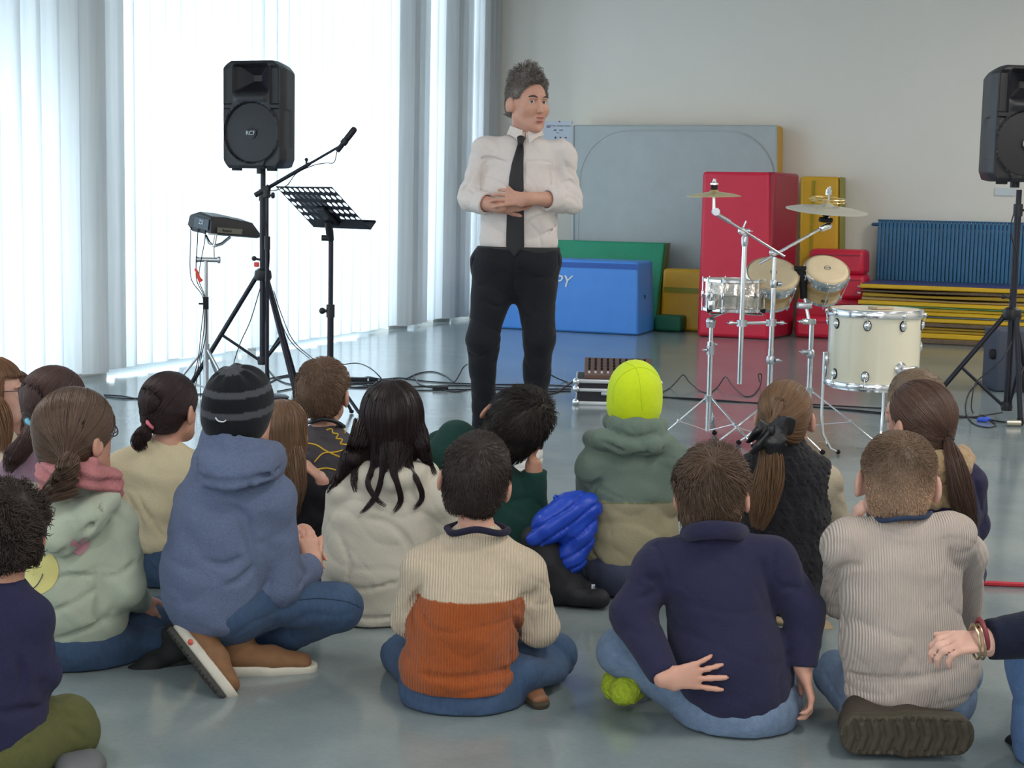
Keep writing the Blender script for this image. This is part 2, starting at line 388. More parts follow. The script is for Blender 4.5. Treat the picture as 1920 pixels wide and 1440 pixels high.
# raised panel with big rounded upper corners (welded seam)
w0, w1 = F[0][0]+.03, F[1][0]-.1; zt = F[2][2]-.06; rr = .5; pl = []
for k_ in range(13): a = pi*k_/12; 
pts = [(w0, .03)]+[(w0+rr-rr*cos(pi/2*i/10), zt-rr+rr*sin(pi/2*i/10)) for i in range(11)]+[(w1-rr+rr*sin(pi/2*i/10), zt-rr+rr*cos(pi/2*i/10)) for i in range(11)]+[(w1, .03)]
def gfy(z): return lerp(F[0], F[3], z/F[3][2])[1]
b = MB(); b.prism([(x, gfy(z)-.014, z) for x, z in pts], (0, .012, 0)); b.build('panel', 'm_grey', t, 30)
b = MB(); b.tube([(x, gfy(z)-.012, z) for x, z in pts], .009, 6); b.build('seam', 'm_greyed', t)
b = MB(); F2 = [V3(F[0][0]-.02, Yg-.01, .01), V3(F[0][0]+.012, Yg-.01, .01), V3(F[3][0]+.012, Yg+.05, F[3][2]-.01), V3(F[3][0]-.02, Yg+.05, F[3][2]-.01)]
hexa(b, F2, [q+V3(0, .2, 0) for q in F2]); b.build('edge_strip', 'm_greyed', t, 30)

# blue vaulting box
fb = floor_at(1190, 629); Yb = fb[1]
F, B = quad_box(925, 1196, 487, 629, Yb, .62, pxt1=1196)
for q in B[1:3]: q[0] -= .02
for q in (B[2], B[3]): q[1] -= .06
t = thing('vaulting_block', 'big bright blue foam block with white lettering beside the man', 'foam block', (F[0]+F[1])/2)
b = MB(); hexa(b, F, B); soft(b.build('cover', 'm_blue', t, 30), .02)
b = MB(); zt = F[2][2]; b.box(V3((F[0][0]+F[1][0])/2, Yb-.001, zt-.045), (F[1][0]-F[0][0]-.03, .006, .05)); b.build('upper_band', mat('darker_blue', srgb(40, 88, 172), .5), t)  # darker blue band along the top of the front face
q = onY(1052, 528, Yb-.005); text_on('PY', .16, q+V3(.005, 0, 0), (1, 0, 0), (0, 0, 1), 'white', t, 'lettering', .002, .3)
q = V3(F[1][0]-.004, Yb+.2, onY(1208, 558, Yb+.1)[2]); text_on('TN', .05, q, (0, 1, 0), (0, 0, 1), 'black', t, 'side_mark', .001)

# green leaning mat behind it
Y0 = Yb+.66
F, B = quad_box(985, 1227, 452, 600, Y0, .16, lean=.42, pxt1=1247)
t = thing('gym_mat', 'green folding mat leaning on the crash mat behind the blue block', 'gym mat', (F[0]+F[1])/2)
b = MB(); hexa(b, F, B); soft(b.build('cover', 'm_green', t, 30), .015)
b = MB()
e0, e1, e2, e3 = F[1], B[1], B[2], F[2]
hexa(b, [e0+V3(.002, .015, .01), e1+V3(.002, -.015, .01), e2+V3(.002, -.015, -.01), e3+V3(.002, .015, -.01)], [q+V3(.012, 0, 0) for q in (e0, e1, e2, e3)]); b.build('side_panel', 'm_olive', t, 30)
# yellow leaning slab
F, B = quad_box(1236, 1322, 505, 612, Y0+.12, .22, lean=.12, pxt0=1243)
t = thing('gym_mat', 'yellow mat standing between the green mat and the tall red mat', 'gym mat', (F[0]+F[1])/2)
b = MB(); hexa(b, F, B); soft(b.build('cover', 'm_yel', t, 30), .03)
b = MB(); zt = F[2][2]*.66; y_ = Y0+.12+.12*.66; b.box(V3((F[0][0]+F[1][0])/2, y_-.006, zt), (F[1][0]-F[0][0]-.03, .012, .05)); b.build('strap', 'm_oliveyel', t)
fb = floor_at(1250, 622)
F, B = quad_box(1226, 1277, 592, 622, fb[1], .25)
t = thing('foam_block', 'small dark green foam block on the floor between blue and yellow', 'foam block', (F[0]+F[1])/2)
b = MB(); hexa(b, F, B); soft(b.build('cover', mat('dark_green_vinyl', srgb(26, 104, 74), .5, bump=.5, bscale=8), t, 30), .03)

# tall red folding mat
fr_ = floor_at(1370, 634); Yr = fr_[1]
F, B = quad_box(1306, 1443, 322, 634, Yr, .12, pxt0=1317)
t = thing('folding_mat', 'tall red folding mat standing upright behind the cymbals', 'gym mat', (F[0]+F[1])/2)
b = MB(); hexa(b, F, B); soft(b.build('front_panel', 'm_red', t, 30), .035)
x1 = F[1][0]; zt = F[2][2]
pe = floor_at(1487, 629); pe2 = np.array([pe[0], pe[1]])
A_ = V3(x1-.01, Yr+.02, .002); Bp = V3(pe[0], pe[1], .002)
dn = np.array([-(Bp-A_)[1], (Bp-A_)[0], 0]); dn /= np.linalg.norm(dn); dn *= .12
Fr = [A_, Bp, Bp+V3(0, 0, zt), A_+V3(0, 0, zt)]
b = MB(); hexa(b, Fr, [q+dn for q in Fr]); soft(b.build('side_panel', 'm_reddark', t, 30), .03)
b = MB(); b.box(V3((F[0][0]+F[1][0])/2, Yr-.004, .36), (F[1][0]-F[0][0]-.02, .012, .012)); b.build('seam', 'm_reddark', t)
# tall yellow mat
F, B = quad_box(1497, 1573, 331, 590, BY-.36, .33, pxt0=1500)
t = thing('gym_mat', 'tall yellow mat standing on end behind the red mat and large cymbal', 'gym mat', (F[0]+F[1])/2)
b = MB(); hexa(b, F, B); soft(b.build('cover', 'm_yel', t, 30), .03)
b = MB(); e0, e1, e2, e3 = F[1], B[1], B[2], F[2]
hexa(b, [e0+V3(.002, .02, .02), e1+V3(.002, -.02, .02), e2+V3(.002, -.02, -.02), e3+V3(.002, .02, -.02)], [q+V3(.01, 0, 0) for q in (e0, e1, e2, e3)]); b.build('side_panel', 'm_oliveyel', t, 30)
b = MB(); xs = lerp(F[0], F[1], .25)[0]; b.box(V3(xs, BY-.367, F[2][2]/2), (.02, .01, F[2][2]-.08)); b.build('seam', 'm_oliveyel', t)
# red blocks
def fblock(px0, px1, pyt, pyb, Y, dep, label, zb=None, m='m_red', nm='foam_block', px0t=None):
    F, B = quad_box(px0, px1, pyt, pyb, Y, dep, zb=zb, pxt0=px0t)
    t = thing(nm, label, 'foam block', (F[0]+F[1])/2); b = MB(); hexa(b, F, B); soft(b.build('cover', m, t, 30), .04)
    b = MB(); zm = (F[0][2]+F[2][2])/2; b.box(V3((F[0][0]+F[1][0])/2, Y-.003, F[2][2]-.05), (F[1][0]-F[0][0]-.08, .01, .01)); b.build('seam', 'm_reddark', t)
    return F
fl = floor_at(1560, 636)
Fa = fblock(1489, 1602, 594, 636, fl[1], .3, 'low red foam block on the floor in front of the red stack')
Ys = fl[1]+.36
zA = onY(1560, 514, Ys)[2]; zB = onY(1560, 468, Ys)[2]
f1 = fblock(1492, 1621, 560, 600, Ys, .38, 'red foam block at the bottom of the red stack behind the bongos', zb=.002)
f2 = fblock(1500, 1621, 514, 560, Ys, .38, 'middle red foam block of the stack behind the bongos', zb=f1[2][2])
f3 = fblock(1517, 1620, 468, 513, Ys, .38, 'topmost red foam block of the stack behind the bongos', zb=f2[2][2])

# radiator
zt = onY(1643, 413, BY-.15)[2]; x0 = onY(1645, 450, BY-.15)[0]; x1 = x0+2.6
M['rad'] = mat('blue_radiator_enamel', srgb(38, 100, 142), .4)
t = thing('radiator', 'long blue ribbed radiator on the back wall above the yellow mats', 'radiator', (x0+1.3, BY-.08, .2))
b = MB(); n = int(2.6/.0365)
for i in range(n):
    x = x0+(i+.5)*2.6/n; b.box(V3(x, BY-.15, (zt+.14)/2), (.0365*.86, .03, zt-.14), bev=.007)
b.build('columns', 'rad', t, 40)
b = MB(); b.box(V3(x0+1.3, BY-.10, zt-.045), (2.58, .03, .05)); b.box(V3(x0+1.3, BY-.10, .2), (2.58, .03, .05)); b.build('manifold', 'rad', t)
b = MB(); b.box(V3(x0+1.3, BY-.15, zt+.004), (2.6, .05, .012), bev=.003); b.build('top_rail', 'rad', t)
b = MB(); b.cyl((x0-.06, BY-.1, zt-.04), (x0+.02, BY-.1, zt-.04), .017); b.cyl((x0-.06, BY-.1, zt-.04), (x0-.06, BY-.012, zt-.04), .012); b.build('valve', 'rad', t)
for x in (x0+.4, x0+2.2):
    b = MB(); b.box(V3(x, BY-.05, zt-.2), (.03, .08, .05)); b.build('bracket', 'rad', t)

# stack of yellow mats (each one a thing)
fs_ = floor_at(1800, 648); Yst = fs_[1]; xl = onY(1607, 600, Yst)[0]; ztop = onY(1700, 534, Yst)[2]
lay = [('brown', .05), ('yel', .05), ('dyel', .028), ('dyel', .028), ('brown', .04), ('yel', .045), ('grey', .012), ('yel', .04), ('yel', .034), ('green', .010), ('yel', .042), ('tan', .035), ('dyel', .04), ('brown', .035), ('yel', .045)]
tot = sum(q[1] for q in lay); kz = ztop/tot; z = 0.001
cm = {'brown': mat('brown_underlay', srgb(105, 88, 72), .9, noise=.25, nscale=25), 'yel': mat('yellow_mat_edge', srgb(212, 168, 26), .5, noise=.05, nscale=5), 'dyel': mat('ochre_mat_edge', srgb(160, 128, 30), .6),
      'grey': mat('blue_grey_sheet', srgb(92, 110, 132), .6), 'green': mat('green_sheet', srgb(86, 150, 110), .6), 'tan': mat('tan_mat_edge', srgb(176, 146, 96), .7), 'top': mat('dark_blue_mat_top', srgb(56, 62, 118), .45)}
nm = {'brown': 'brown-edged mat', 'yel': 'bright yellow-edged mat', 'dyel': 'ochre-edged mat', 'grey': 'thin blue-grey sheet', 'green': 'thin green sheet', 'tan': 'tan-edged mat'}
ordn = ['bottom', 'second', 'third', 'fourth', 'fifth', 'sixth', 'seventh', 'eighth', 'ninth', 'tenth', 'eleventh', 'twelfth', 'thirteenth', 'fourteenth', 'topmost']
rs = random.Random(4)
for i, (c, h) in enumerate(lay):
    h *= kz; dx = rs.uniform(-.02, .05); dy = rs.uniform(-.015, .02); L = 2.0; W = min(.95, BY-.22-Yst)
    b = MB(); nX = 24; x_ = xl+dx; y_ = Yst+dy; hh = h-.002
    G = np.zeros((nX+1, 8, 3))
    for a_ in range(nX+1):
        u = a_/nX; sag = 0; th = hh-(.008*(1+sin(u*7+i)) if i in (11, 12, 13) else .001*(1+sin(u*9+i)))
        zz = z+sag*(1 if 0 < i else 0)
        pr = [(.0, .2), (0, .8), (.01, 1), (.3, 1), (1, 1), (1, 0), (.3, 0), (.01, 0)]
        for j, (yy, zf) in enumerate(pr): G[a_, j] = (x_+L*u, y_+W*yy, zz+th*zf)
    b.grid(G, wrap=True); b.f.append(tuple(range(8))); b.f.append(tuple(nX*8+7-j for j in range(8)))
    o = single(b, 'gym_mat', cm[c], '%s, %s of the flat stack of mats below the radiator' % (nm[c], ordn[i]), 'gym mat', (x_+L/2, y_+W/2, z), 0, 'flat stack of gym mats below the radiator')
    if i == len(lay)-1:
        b = MB(); b.box(V3(x_+L/2, y_+W/2, z+h-.002), (L-.02, W-.01, .006), bev=.003); b.build('top_cover', cm['top'], o)
        b = MB()
        for q in (0, 1): b.box(V3(x_-.012, y_+.04+.0*q, z+h*.3-q*.06), (.03, .03, .014))
        b.build('corner_strap', 'm_greyed', o)
    z += h

# notice on the wall
q0 = onY(1021, 227, BY-.01); q1 = onY(1072, 227, BY-.01); wn = q1[0]-q0[0]; hn = wn*1.35; zc = q1[2]-hn/2; xc = (q0[0]+q1[0])/2
t = thing('wall_notice', 'white printed notice sheet pinned to the wall beside the man', 'notice', (xc, BY-.01, zc))
b = MB(); b.box(V3(xc, BY-.006, zc), (wn, .01, hn)); b.build('sheet', mat('paper', srgb(214, 220, 232), .7), t, 0)
M['ink'] = mat('grey_ink', srgb(90, 96, 112), .8)
text_on('Fiche d\'observation', wn*.095, V3(xc+.03, BY-.012, zc+hn*.38), (1, 0, 0), (0, 0, 1), 'ink', t, 'heading', .0006)
b = MB()
for i, (u, v, a_, c_) in enumerate([(-.1, .27, .1, .03), (.12, .27, .14, .02), (.0, .2, .1, .015), (-.08, .08, .06, .05), (.1, .02, .05, .16), (.3, .08, .08, .03), (.33, -.05, .02, .12), (-.1, -.1, .1, .06), (.1, -.25, .2, .03), (-.25, -.3, .12, .1)]):
    b.box(V3(xc+u*wn, BY-.0115, zc+v*hn), (a_*wn, .001, c_*hn))
b.build('printed_figures', 'ink', t, 0)
b = MB(); b.box(V3(xc-.35*wn, BY-.0115, zc+.36*hn), (.14*wn, .001, .07*hn)); b.build('stamp', mat('mauve_ink', srgb(150, 140, 170), .8), t, 0)
b = MB(); b.sphere(V3(xc+.05*wn, BY-.013, zc+hn*.485), .008, 8); b.build('pin', 'ink', t)
q0 = onY(1866, 352, BY-.01); q1 = onY(1903, 367, BY-.01)
b = MB(); b.box((q0+q1)/2, (q1[0]-q0[0], .012, q0[2]-q1[2])); single(b, 'paper_sign', mat('paper_white', srgb(205, 212, 216), .7), 'small blank white sheet on the wall behind the right loudspeaker pole', 'notice', (q0+q1)/2, smooth=0)
def base_of(px, py, d):
    q = P(px, py, d); q[2] = 0; return q
def LF(base):
    return lambda x, y, z=0.0: base+_Rh*x+_Fh*y+_Z*z
YC = YAW
# ------------------------------------------------------------------ loudspeakers
def loudspeaker(base, zb, turn, label, logo_dx=0.0):
    """base = pole position on the floor, zb = underside height, turn = yaw of the front relative to facing the camera."""
    yaw = YAW+turn
    t = thing('loudspeaker', label, 'loudspeaker', base+V3(0, 0, zb), yaw)
    X = V3(cos(yaw), sin(yaw), 0); Yb = V3(-sin(yaw), cos(yaw), 0)     # X right (seen from front), Yb backwards
    H, Wd, Dp = .645, .192, .33
    def L(x, y, z): return base+X*x+Yb*(y-.13)+_Z*(zb+z)
    def hw(z):                                                # half width with chamfered corners
        if z > H-.045: return Wd-.045*((z-(H-.045))/.045)**1.3*1.1
        if z < .05: return Wd-.03*((.05-z)/.05)
        return Wd
    nz, nx = 72, 48; G = np.zeros((nz, nx, 3)); wc, wr = .215, .183
    for i in range(nz):
        z = H*i/(nz-1)
        for j in range(nx):
            u = 2*j/(nx-1)-1; x = u*hw(z); dep = 0.0
            r = math.hypot(x, z-wc)
            edge = max(0, abs(u)-.93)/.07; dep += .012*edge**2
            if r < wr: dep += .022*min(1, (wr-r)/.006)
            hx, hz = abs(x)/.118, (z-.545)/.085
            if z > .385:
                m_ = max(0, 1-max(abs(x)-.112, 0)/.012) if abs(x) > .112 else 1.0
                top = min(1, max(0, (H-.022-z)/.012)); bot = min(1, max(0, (z-.45)/.02))
                fun = m_*top*bot
                core = max(0, 1-max(hx, abs(hz)))
                dep += fun*(.018+.075*min(1, core*1.3))
                if abs(x) > .128: dep += .016*min(1, (abs(x)-.128)/.006)*min(1, max(0, (H-.03-z)/.01))*(1-edge)
                if .395 < z < .45 and abs(x) < .125: dep -= .014*sin(pi*(z-.395)/.055)*min(1, (.125-abs(x))/.03)
            elif r > wr+.006 and z < .36 and abs(x) > .09: dep += .012*min(1, (r-wr-.006)/.01)*(1-edge)
            if z < .02: dep += .015*(1-z/.02)
            if z > H-.015: dep += .012*((z-H+.015)/.015)
            G[i, j] = L(x, dep, z)
    b = MB(); b.grid(G)
    # outline loop swept backwards, narrowing
    loop = [(u*hw(H*i/(nz-1)), H*i/(nz-1), i, j) for (i, j, u) in [(0, j, 2*j/(nx-1)-1) for j in range(nx)]+[(i, nx-1, 1) for i in range(1, nz)]+[(nz-1, j, 2*j/(nx-1)-1) for j in range(nx-2, -1, -1)]+[(i, 0, -1) for i in range(nz-2, 0, -1)]]
    rows = []
    for s in range(9):
        q = s/8; row = []
        for (x, z, i, j) in loop:
            if s == 0: row.append(G[i, j]); continue
            nar = 1-.36*max(0, q-.25)/.75; zz = H/2+(z-H/2)*(1-.05*q*q); xx = x*nar
            if abs(x) >= Wd-.002 and .12 < z < .36 and .15 < q < .75: xx *= .965       # grip recess
            row.append(L(xx, .012+Dp*q, zz))
        rows.append(row)
    b.grid(np.array(rows), wrap=True); b.add(rows[-1], [tuple(range(len(rows[-1])))])
    b.build('cabinet', 'spk', t, 28)
    b = MB(); gr = []
    for k_ in range(9):
        rr_ = wr*.965*k_/8; gr.append([L(rr_*cos(a)*1.0, .019-.006*(1-(k_/8)**2), wc+rr_*sin(a)) for a in np.linspace(0, 2*pi, 40, endpoint=False)])
    b.grid(np.array(gr), wrap=True); b.build('woofer_grille', 'grille', t, 180)
    b = MB(); b.lathe(L(0, .012, wc-.005), [(.034, 0), (.034, -.004), (.028, -.006), (0, -.006)], ax=Yb, seg=24); bd = b.build('badge', 'black', t)
    text_on('RCF', .036, L(0, -.001, wc-.004), X, _Z, 'logo', t, 'logo', .0015)
    b = MB(); b.lathe(L(0, .1, .547), [(.03, 0), (.022, .02), (.0, .03)], ax=Yb, seg=20); b.build('horn_throat', 'rubber', t)
    for x in (-.12, .12):
        b = MB(); b.box(L(x, .05, -.006), (.06, .03, .016), ax=(X, Yb, _Z), bev=.004); b.build('rubber_foot', 'rubber', t)
    b = MB(); b.cyl(L(0, .13, -.03), L(0, .13, .01), .026); b.build('pole_cup', 'black', t)
    return t
M['spk'] = mat('loudspeaker_plastic', srgb(25, 25, 31), .42, bump=.25, bscale=700)
M['logo'] = mat('logo_silver', srgb(190, 195, 200), .35, .3)
k = NT('perforated_grille'); p = k.p; tc = k.n('ShaderNodeTexCoord'); vo = k.n('ShaderNodeTexVoronoi', Scale=320.0); k.l(tc, 'Object', vo, 'Vector')
cr = k.n('ShaderNodeValToRGB'); cr.color_ramp.elements[0].color = srgb(16, 16, 18); cr.color_ramp.elements[1].color = srgb(34, 34, 40); cr.color_ramp.elements[0].position = .2; cr.color_ramp.elements[1].position = .6
k.l(vo, 'Distance', cr, 'Fac'); k.l(cr, 'Color', p, 'Base Color'); p.inputs['Roughness'].default_value = .5; M['grille'] = k.m

def tripod_stand(base, ztop, hubz, feet, label, brace_t=.52, r=.0175, name='speaker_stand', cat='speaker stand'):
    t = thing(name, label, cat, base); L = LF(base)
    b = MB(); b.cyl(L(0, 0, hubz-.55), L(0, 0, 1.25), r*1.15); b.build('lower_tube', 'blackmetal', t)
    b = MB(); b.cyl(L(0, 0, 1.2), L(0, 0, ztop), r*.9); b.build('upper_tube', 'blackmetal', t)
    b = MB(); b.cyl(L(0, 0, 1.19), L(0, 0, 1.26), r*1.5); b.build('collar', 'black', t)
    b = MB(); b.cyl(L(0, 0, 1.225), L(.06, -.02, 1.225), .007); b.lathe(L(.055, -.02, 1.225), [(.0, 0), (.018, .0), (.02, .012), (.014, .02), (0, .02)], ax=_Rh, seg=8); b.build('locking_knob', 'black', t)
    b = MB(); b.lathe(L(0, 0, hubz-.035), [(.0, 0), (.045, 0), (.055, .02), (.05, .06), (.028, .075), (.0, .075)], seg=12); b.build('hub', 'black', t)
    b = MB(); b.cyl(L(0, 0, hubz+.09), L(-.055, 0, hubz+.1), .007); b.sphere(L(-.055, 0, hubz+.1), .016, 10); b.build('hub_knob', 'black', t)
    b = MB(); b.lathe(L(0, 0, hubz-.56), [(.0, 0), (.03, 0), (.034, .02), (.03, .05), (0, .05)], seg=12); b.build('brace_collar', 'black', t)
    for a, rad in feet:
        f = L(rad*cos(a), rad*sin(a), .014); h = L(.04*cos(a), .04*sin(a), hubz-.01)
        b = MB(); b.cyl(h, f+(h-f)*.02, r*.85); lg = b.build('leg', 'blackmetal', t)
        b = MB(); b.tube([f+(h-f)*.05, f], [r*1.05, r*1.15]); b.sphere(f, r*1.15, 10, sc=(1, 1, .8)); b.build('rubber_foot', 'rubber', lg)
        m_ = lerp(h, f, brace_t); b = MB(); b.cyl(m_, L(.02*cos(a), .02*sin(a), hubz-.535), .009); b.build('brace', 'blackmetal', t)
    return t
bl = base_of(493, 550, 9.6)
tripod_stand(bl, 1.40, .735, [(R_(172), .48), (R_(68), .42), (R_(-52), .42)], 'black tripod stand carrying the left loudspeaker in front of the blinds')
loudspeaker(base_of(489, 320, 9.6), 1.21+(371-318)/FPX*9.6, R_(-19), 'black loudspeaker on the left tripod stand before the bright blinds')
br_ = base_of(1897, 600, 8.9)
tripod_stand(br_, 1.34, 1.21-(592-403)/FPX*8.9, [(R_(172), .50), (R_(52), .45), (R_(-70), .13)], 'black tripod stand carrying the right loudspeaker at the picture edge', brace_t=.5)
loudspeaker(base_of(1903, 340, 8.9), 1.21+(403-347)/FPX*8.9, R_(9), 'black loudspeaker on the right tripod stand, cut by the picture edge')

# ------------------------------------------------------------------ music stand
D = 8.4; bm_ = base_of(620, 550, D); L = LF(bm_)
t = thing('music_stand', 'black music stand with perforated desk in front of the white blinds', 'music stand', bm_)
bc = P(640, 428, D)                                            # middle of lower desk edge
wdir = _Rh*.69-_Fh*.72; wdir /= np.linalg.norm(wdir)
td = -_Rh*.72-_Fh*.69; td /= np.linalg.norm(td)
up = td*.76+_Z*.65; up /= np.linalg.norm(up)
W_, H_ = .50, .335
nrm = np.cross(wdir, up); nrm /= np.linalg.norm(nrm)
if nrm[2] < 0: nrm = -nrm
b = MB(); nc, nr = 11, 6; cw, chh = W_/nc, H_/nr
def DP(u, v, s=0.0): return bc+wdir*u+up*v+nrm*s
def holed(b, u0, v0, cw, ch, r, th):
    K = 16; c0 = (u0+cw/2, v0+ch/2); inn = []; out = []
    for k_ in range(K):
        a = 2*pi*(k_+.5)/K; x, y = cos(a), sin(a); s = 1/max(abs(x), abs(y))
        inn.append((c0[0]+r*x, c0[1]+r*y)); out.append((c0[0]+x*s*cw/2, c0[1]+y*s*ch/2))
    V = [DP(*q, 0) for q in inn]+[DP(*q, 0) for q in out]+[DP(*q, th) for q in inn]+[DP(*q, th) for q in out]
    fs = []
    for k_ in range(K):
        n_ = (k_+1) % K; fs += [(k_, n_, K+n_, K+k_), (2*K+k_, 3*K+k_, 3*K+n_, 2*K+n_), (k_, 2*K+k_, 2*K+n_, n_)]
    # corner fill
    b.add(V, fs)
    for sx, sy in ((1, 1), (-1, 1), (-1, -1), (1, -1)):
        c = (c0[0]+sx*cw/2, c0[1]+sy*ch/2); idx = sorted(range(K), key=lambda q: (out[q][0]-c[0])**2+(out[q][1]-c[1])**2)[:2]
        b.add([DP(*c, 0), DP(*out[idx[0]], 0), DP(*out[idx[1]], 0), DP(*c, th), DP(*out[idx[0]], th), DP(*out[idx[1]], th)], [(0, 1, 2), (3, 4, 5)])
for i in range(nc):
    for j in range(nr):
        u0 = -W_/2+i*cw; v0 = j*chh
        if j == 0 or (3 <= i <= 6 and j == 1): b.box(DP(u0+cw/2, v0+chh/2, .0006), (cw, chh, .0012), ax=(wdir, up, nrm))
        else: holed(b, u0, v0, cw, chh, .0165, .0012)
b.build('desk', 'blackmetal', t, 20)
b = MB(); b.box(DP(0, 0, .027), (W_+.01, .0025, .055), ax=(wdir, up, nrm)); b.box(DP(0, .004, .055), (W_+.01, .012, .0025), ax=(wdir, up, nrm)); b.build('ledge', 'blackmetal', t, 20)
b = MB(); b.box(DP(0, .11, -.012), (.075, .14, .02), ax=(wdir, up, nrm), bev=.004); b.build('desk_bracket', 'black', t)
hb = DP(0, .09, -.03); zz = hb[2]-.10
b = MB(); b.tube([hb, lerp(hb, L(0, 0, zz), .5)+_Z*-.01, L(0, 0, zz)], [.02, .022, .017], 12); b.build('tilt_joint', 'black', t)
b = MB(); b.cyl(L(-.05, 0, zz+.01), L(.0, 0, zz+.01), .016); b.build('tilt_knob', 'black', t)
b = MB(); b.cyl(L(0, 0, .60), L(0, 0, zz+.02), .0135); b.build('upper_tube', 'blackmetal', t)
b = MB(); b.cyl(L(0, 0, .12), L(0, 0, .62), .0175); b.build('lower_tube', 'blackmetal', t)
b = MB(); b.cyl(L(0, 0, .57), L(0, 0, .64), .023); b.build('collar', 'black', t)
b = MB(); b.cyl(L(-.045, 0, .605), L(0, 0, .605), .009); b.sphere(L(-.045, 0, .605), .018, 12); b.build('height_knob', 'black', t)
for a in (R_(-45), R_(75), R_(195)):
    b = MB(); b.tube([L(.01*cos(a), .01*sin(a), .27), L(.18*cos(a), .18*sin(a), .13), L(.33*cos(a), .33*sin(a), .012)], .009, 8); lg = b.build('leg', 'blackmetal', t)
    b = MB(); b.sphere(L(.33*cos(a), .33*sin(a), .012), .014, 10, sc=(1, 1, .8)); b.build('rubber_foot', 'rubber', lg)
# sheets lying on the desk, seen through the holes
b = MB(); b.box(DP(-.06, .16, .004), (.24, .2, .003), ax=(wdir, up, nrm)); single(b, 'sheet_music', mat('sheet_paper', srgb(120, 122, 128), .8), 'sheets of paper lying on the perforated music stand desk, showing through its holes', 'paper', DP(-.06, .16, .004))

# ------------------------------------------------------------------ microphone on boom stand
D = 9.3; bb = base_of(501, 500, D); L = LF(bb); hz = P(500, 352, D)[2]
t = thing('microphone_stand', 'black boom microphone stand beside the left loudspeaker pole', 'microphone stand', bb)
b = MB(); b.cyl(L(0, 0, .1), L(0, 0, .95), .012); b.build('lower_tube', 'blackmetal', t)
b = MB(); b.cyl(L(0, 0, .9), L(0, 0, hz), .0085); b.build('upper_tube', 'blackmetal', t)
b = MB(); b.cyl(L(0, 0, .9), L(0, 0, .98), .018); b.build('clutch', 'black', t)
e0, e1 = P(479, 366, D), P(634, 276, D-.12); c0 = L(0, 0, hz)
b = MB(); b.cyl(e0, lerp(e0, e1, .62), .0115); b.cyl(lerp(e0, e1, .6), e1, .0075); b.build('boom_arm', 'blackmetal', t)
b = MB(); b.cyl(e0, lerp(e0, e1, .17), .016); b.build('counterweight', 'black', t)
b = MB(); b.box(lerp(e0, e1, .14)+V3(0, 0, -.02), (.035, .04, .07), bev=.008); b.cyl(lerp(e0, e1, .14), lerp(e0, e1, .14)-_Fh*.05, .016); b.build('boom_clamp', 'black', t)
b = MB(); b.cyl(lerp(e0, e1, .6), lerp(e0, e1, .66), .011); b.cyl(lerp(e0, e1, .62), lerp(e0, e1, .62)+_Z*.03, .006); b.sphere(lerp(e0, e1, .62)+_Z*.035, .012, 8); b.build('boom_knob', 'black', t)
b = MB(); b.lathe(L(0, 0, 0.003), [(.0, 0), (.13, 0), (.135, .008), (.12, .018), (.03, .03), (.015, .1), (0, .1)], seg=32); b.build('base', 'blackmetal', t)
m0, m1 = P(632, 284, D-.12), P(667, 239, D-.12)
t = thing('microphone', 'slim black microphone clipped to the end of the boom arm', 'microphone', m0)
b = MB(); dm = (m1-m0)/np.linalg.norm(m1-m0); lm = np.linalg.norm(m1-m0)
b.lathe(m0, [(0, 0), (.013, 0), (.015, .01), (.015, lm*.45), (.019, lm*.5), (.019, lm*.9), (.015, lm*.97), (0, lm)], ax=dm, seg=16); b.build('body', mat('mic_black', srgb(40, 36, 46), .4, .4), t)
b = MB(); b.lathe(lerp(m0, m1, .3), [(.016, 0), (.021, .002), (.021, .03), (.016, .032)], ax=dm, seg=16); b.cyl(lerp(m0, m1, .25)-V3(0, 0, .01), e1, .007); b.build('clip', 'black', t)
pts = spline([m0, m0-dm*.03+V3(0, 0, -.04), lerp(e0, e1, .85)+V3(0, 0, -.05), lerp(e0, e1, .7)+V3(0, 0, -.022), lerp(e0, e1, .5)+V3(0, 0, -.012), lerp(e0, e1, .38)+V3(0, 0, -.05), lerp(e0, e1, .2)+V3(0, 0, -.03), lerp(e0, e1, .14)+V3(0, 0, .02), L(-.02, -.02, hz-.1), L(.015, -.01, hz-.4), L(-.012, -.01, .6), L(.01, -.01, .2), L(.05, -.15, .008)])
b = MB(); b.tube(pts, .0028, 6); b.build('cord', 'rubber', t)

# ------------------------------------------------------------------ electronic percussion pad on chrome stand
D = 8.84; be = base_of(386, 600, D); L = LF(be)
t = thing('drum_pad_stand', 'silver tripod stand under the electronic drum pad', 'instrument stand', be)
zt = P(390, 487, D)[2]
b = MB(); b.cyl(L(0, 0, .05), L(0, 0, .62), .015); b.build('lower_tube', 'steel', t)
b = MB(); b.cyl(L(0, 0, .6), L(0, 0, zt), .0125); b.build('upper_tube', 'steel', t)
b = MB(); b.cyl(L(0, 0, .57), L(0, 0, .64), .017); b.cyl(L(-.04, 0, .6), L(.0, 0, .6), .006); b.build('height_clamp', 'blackmetal', t)
b = MB(); b.cyl(L(-.045, 0, zt), L(.07, 0, zt), .014); b.lathe(L(-.055, 0, zt), [(0, 0), (.018, 0), (.018, .01), (0, .01)], ax=_Rh, seg=10); b.lathe(L(.07, 0, zt), [(0, 0), (.02, 0), (.02, .012), (0, .012)], ax=_Rh, seg=10); b.build('swivel_clamp', 'steel', t)
ph = P(400, 462, D)
b = MB(); b.cyl(L(.045, 0, zt+.0), ph, .008); b.lathe(ph, [(0, 0), (.02, 0), (.02, .008), (0, .008)], seg=16); b.build('holder_post', 'chrome', t)
for a, b2 in ((385, 441), (405, 440), (432, 444)):
    q = P(a, b2, D); b = MB(); b.tube([ph, lerp(ph, q, .5)+V3(0, 0, -.012), q], .009, 8); b.build('holder_arm', 'chrome', t)
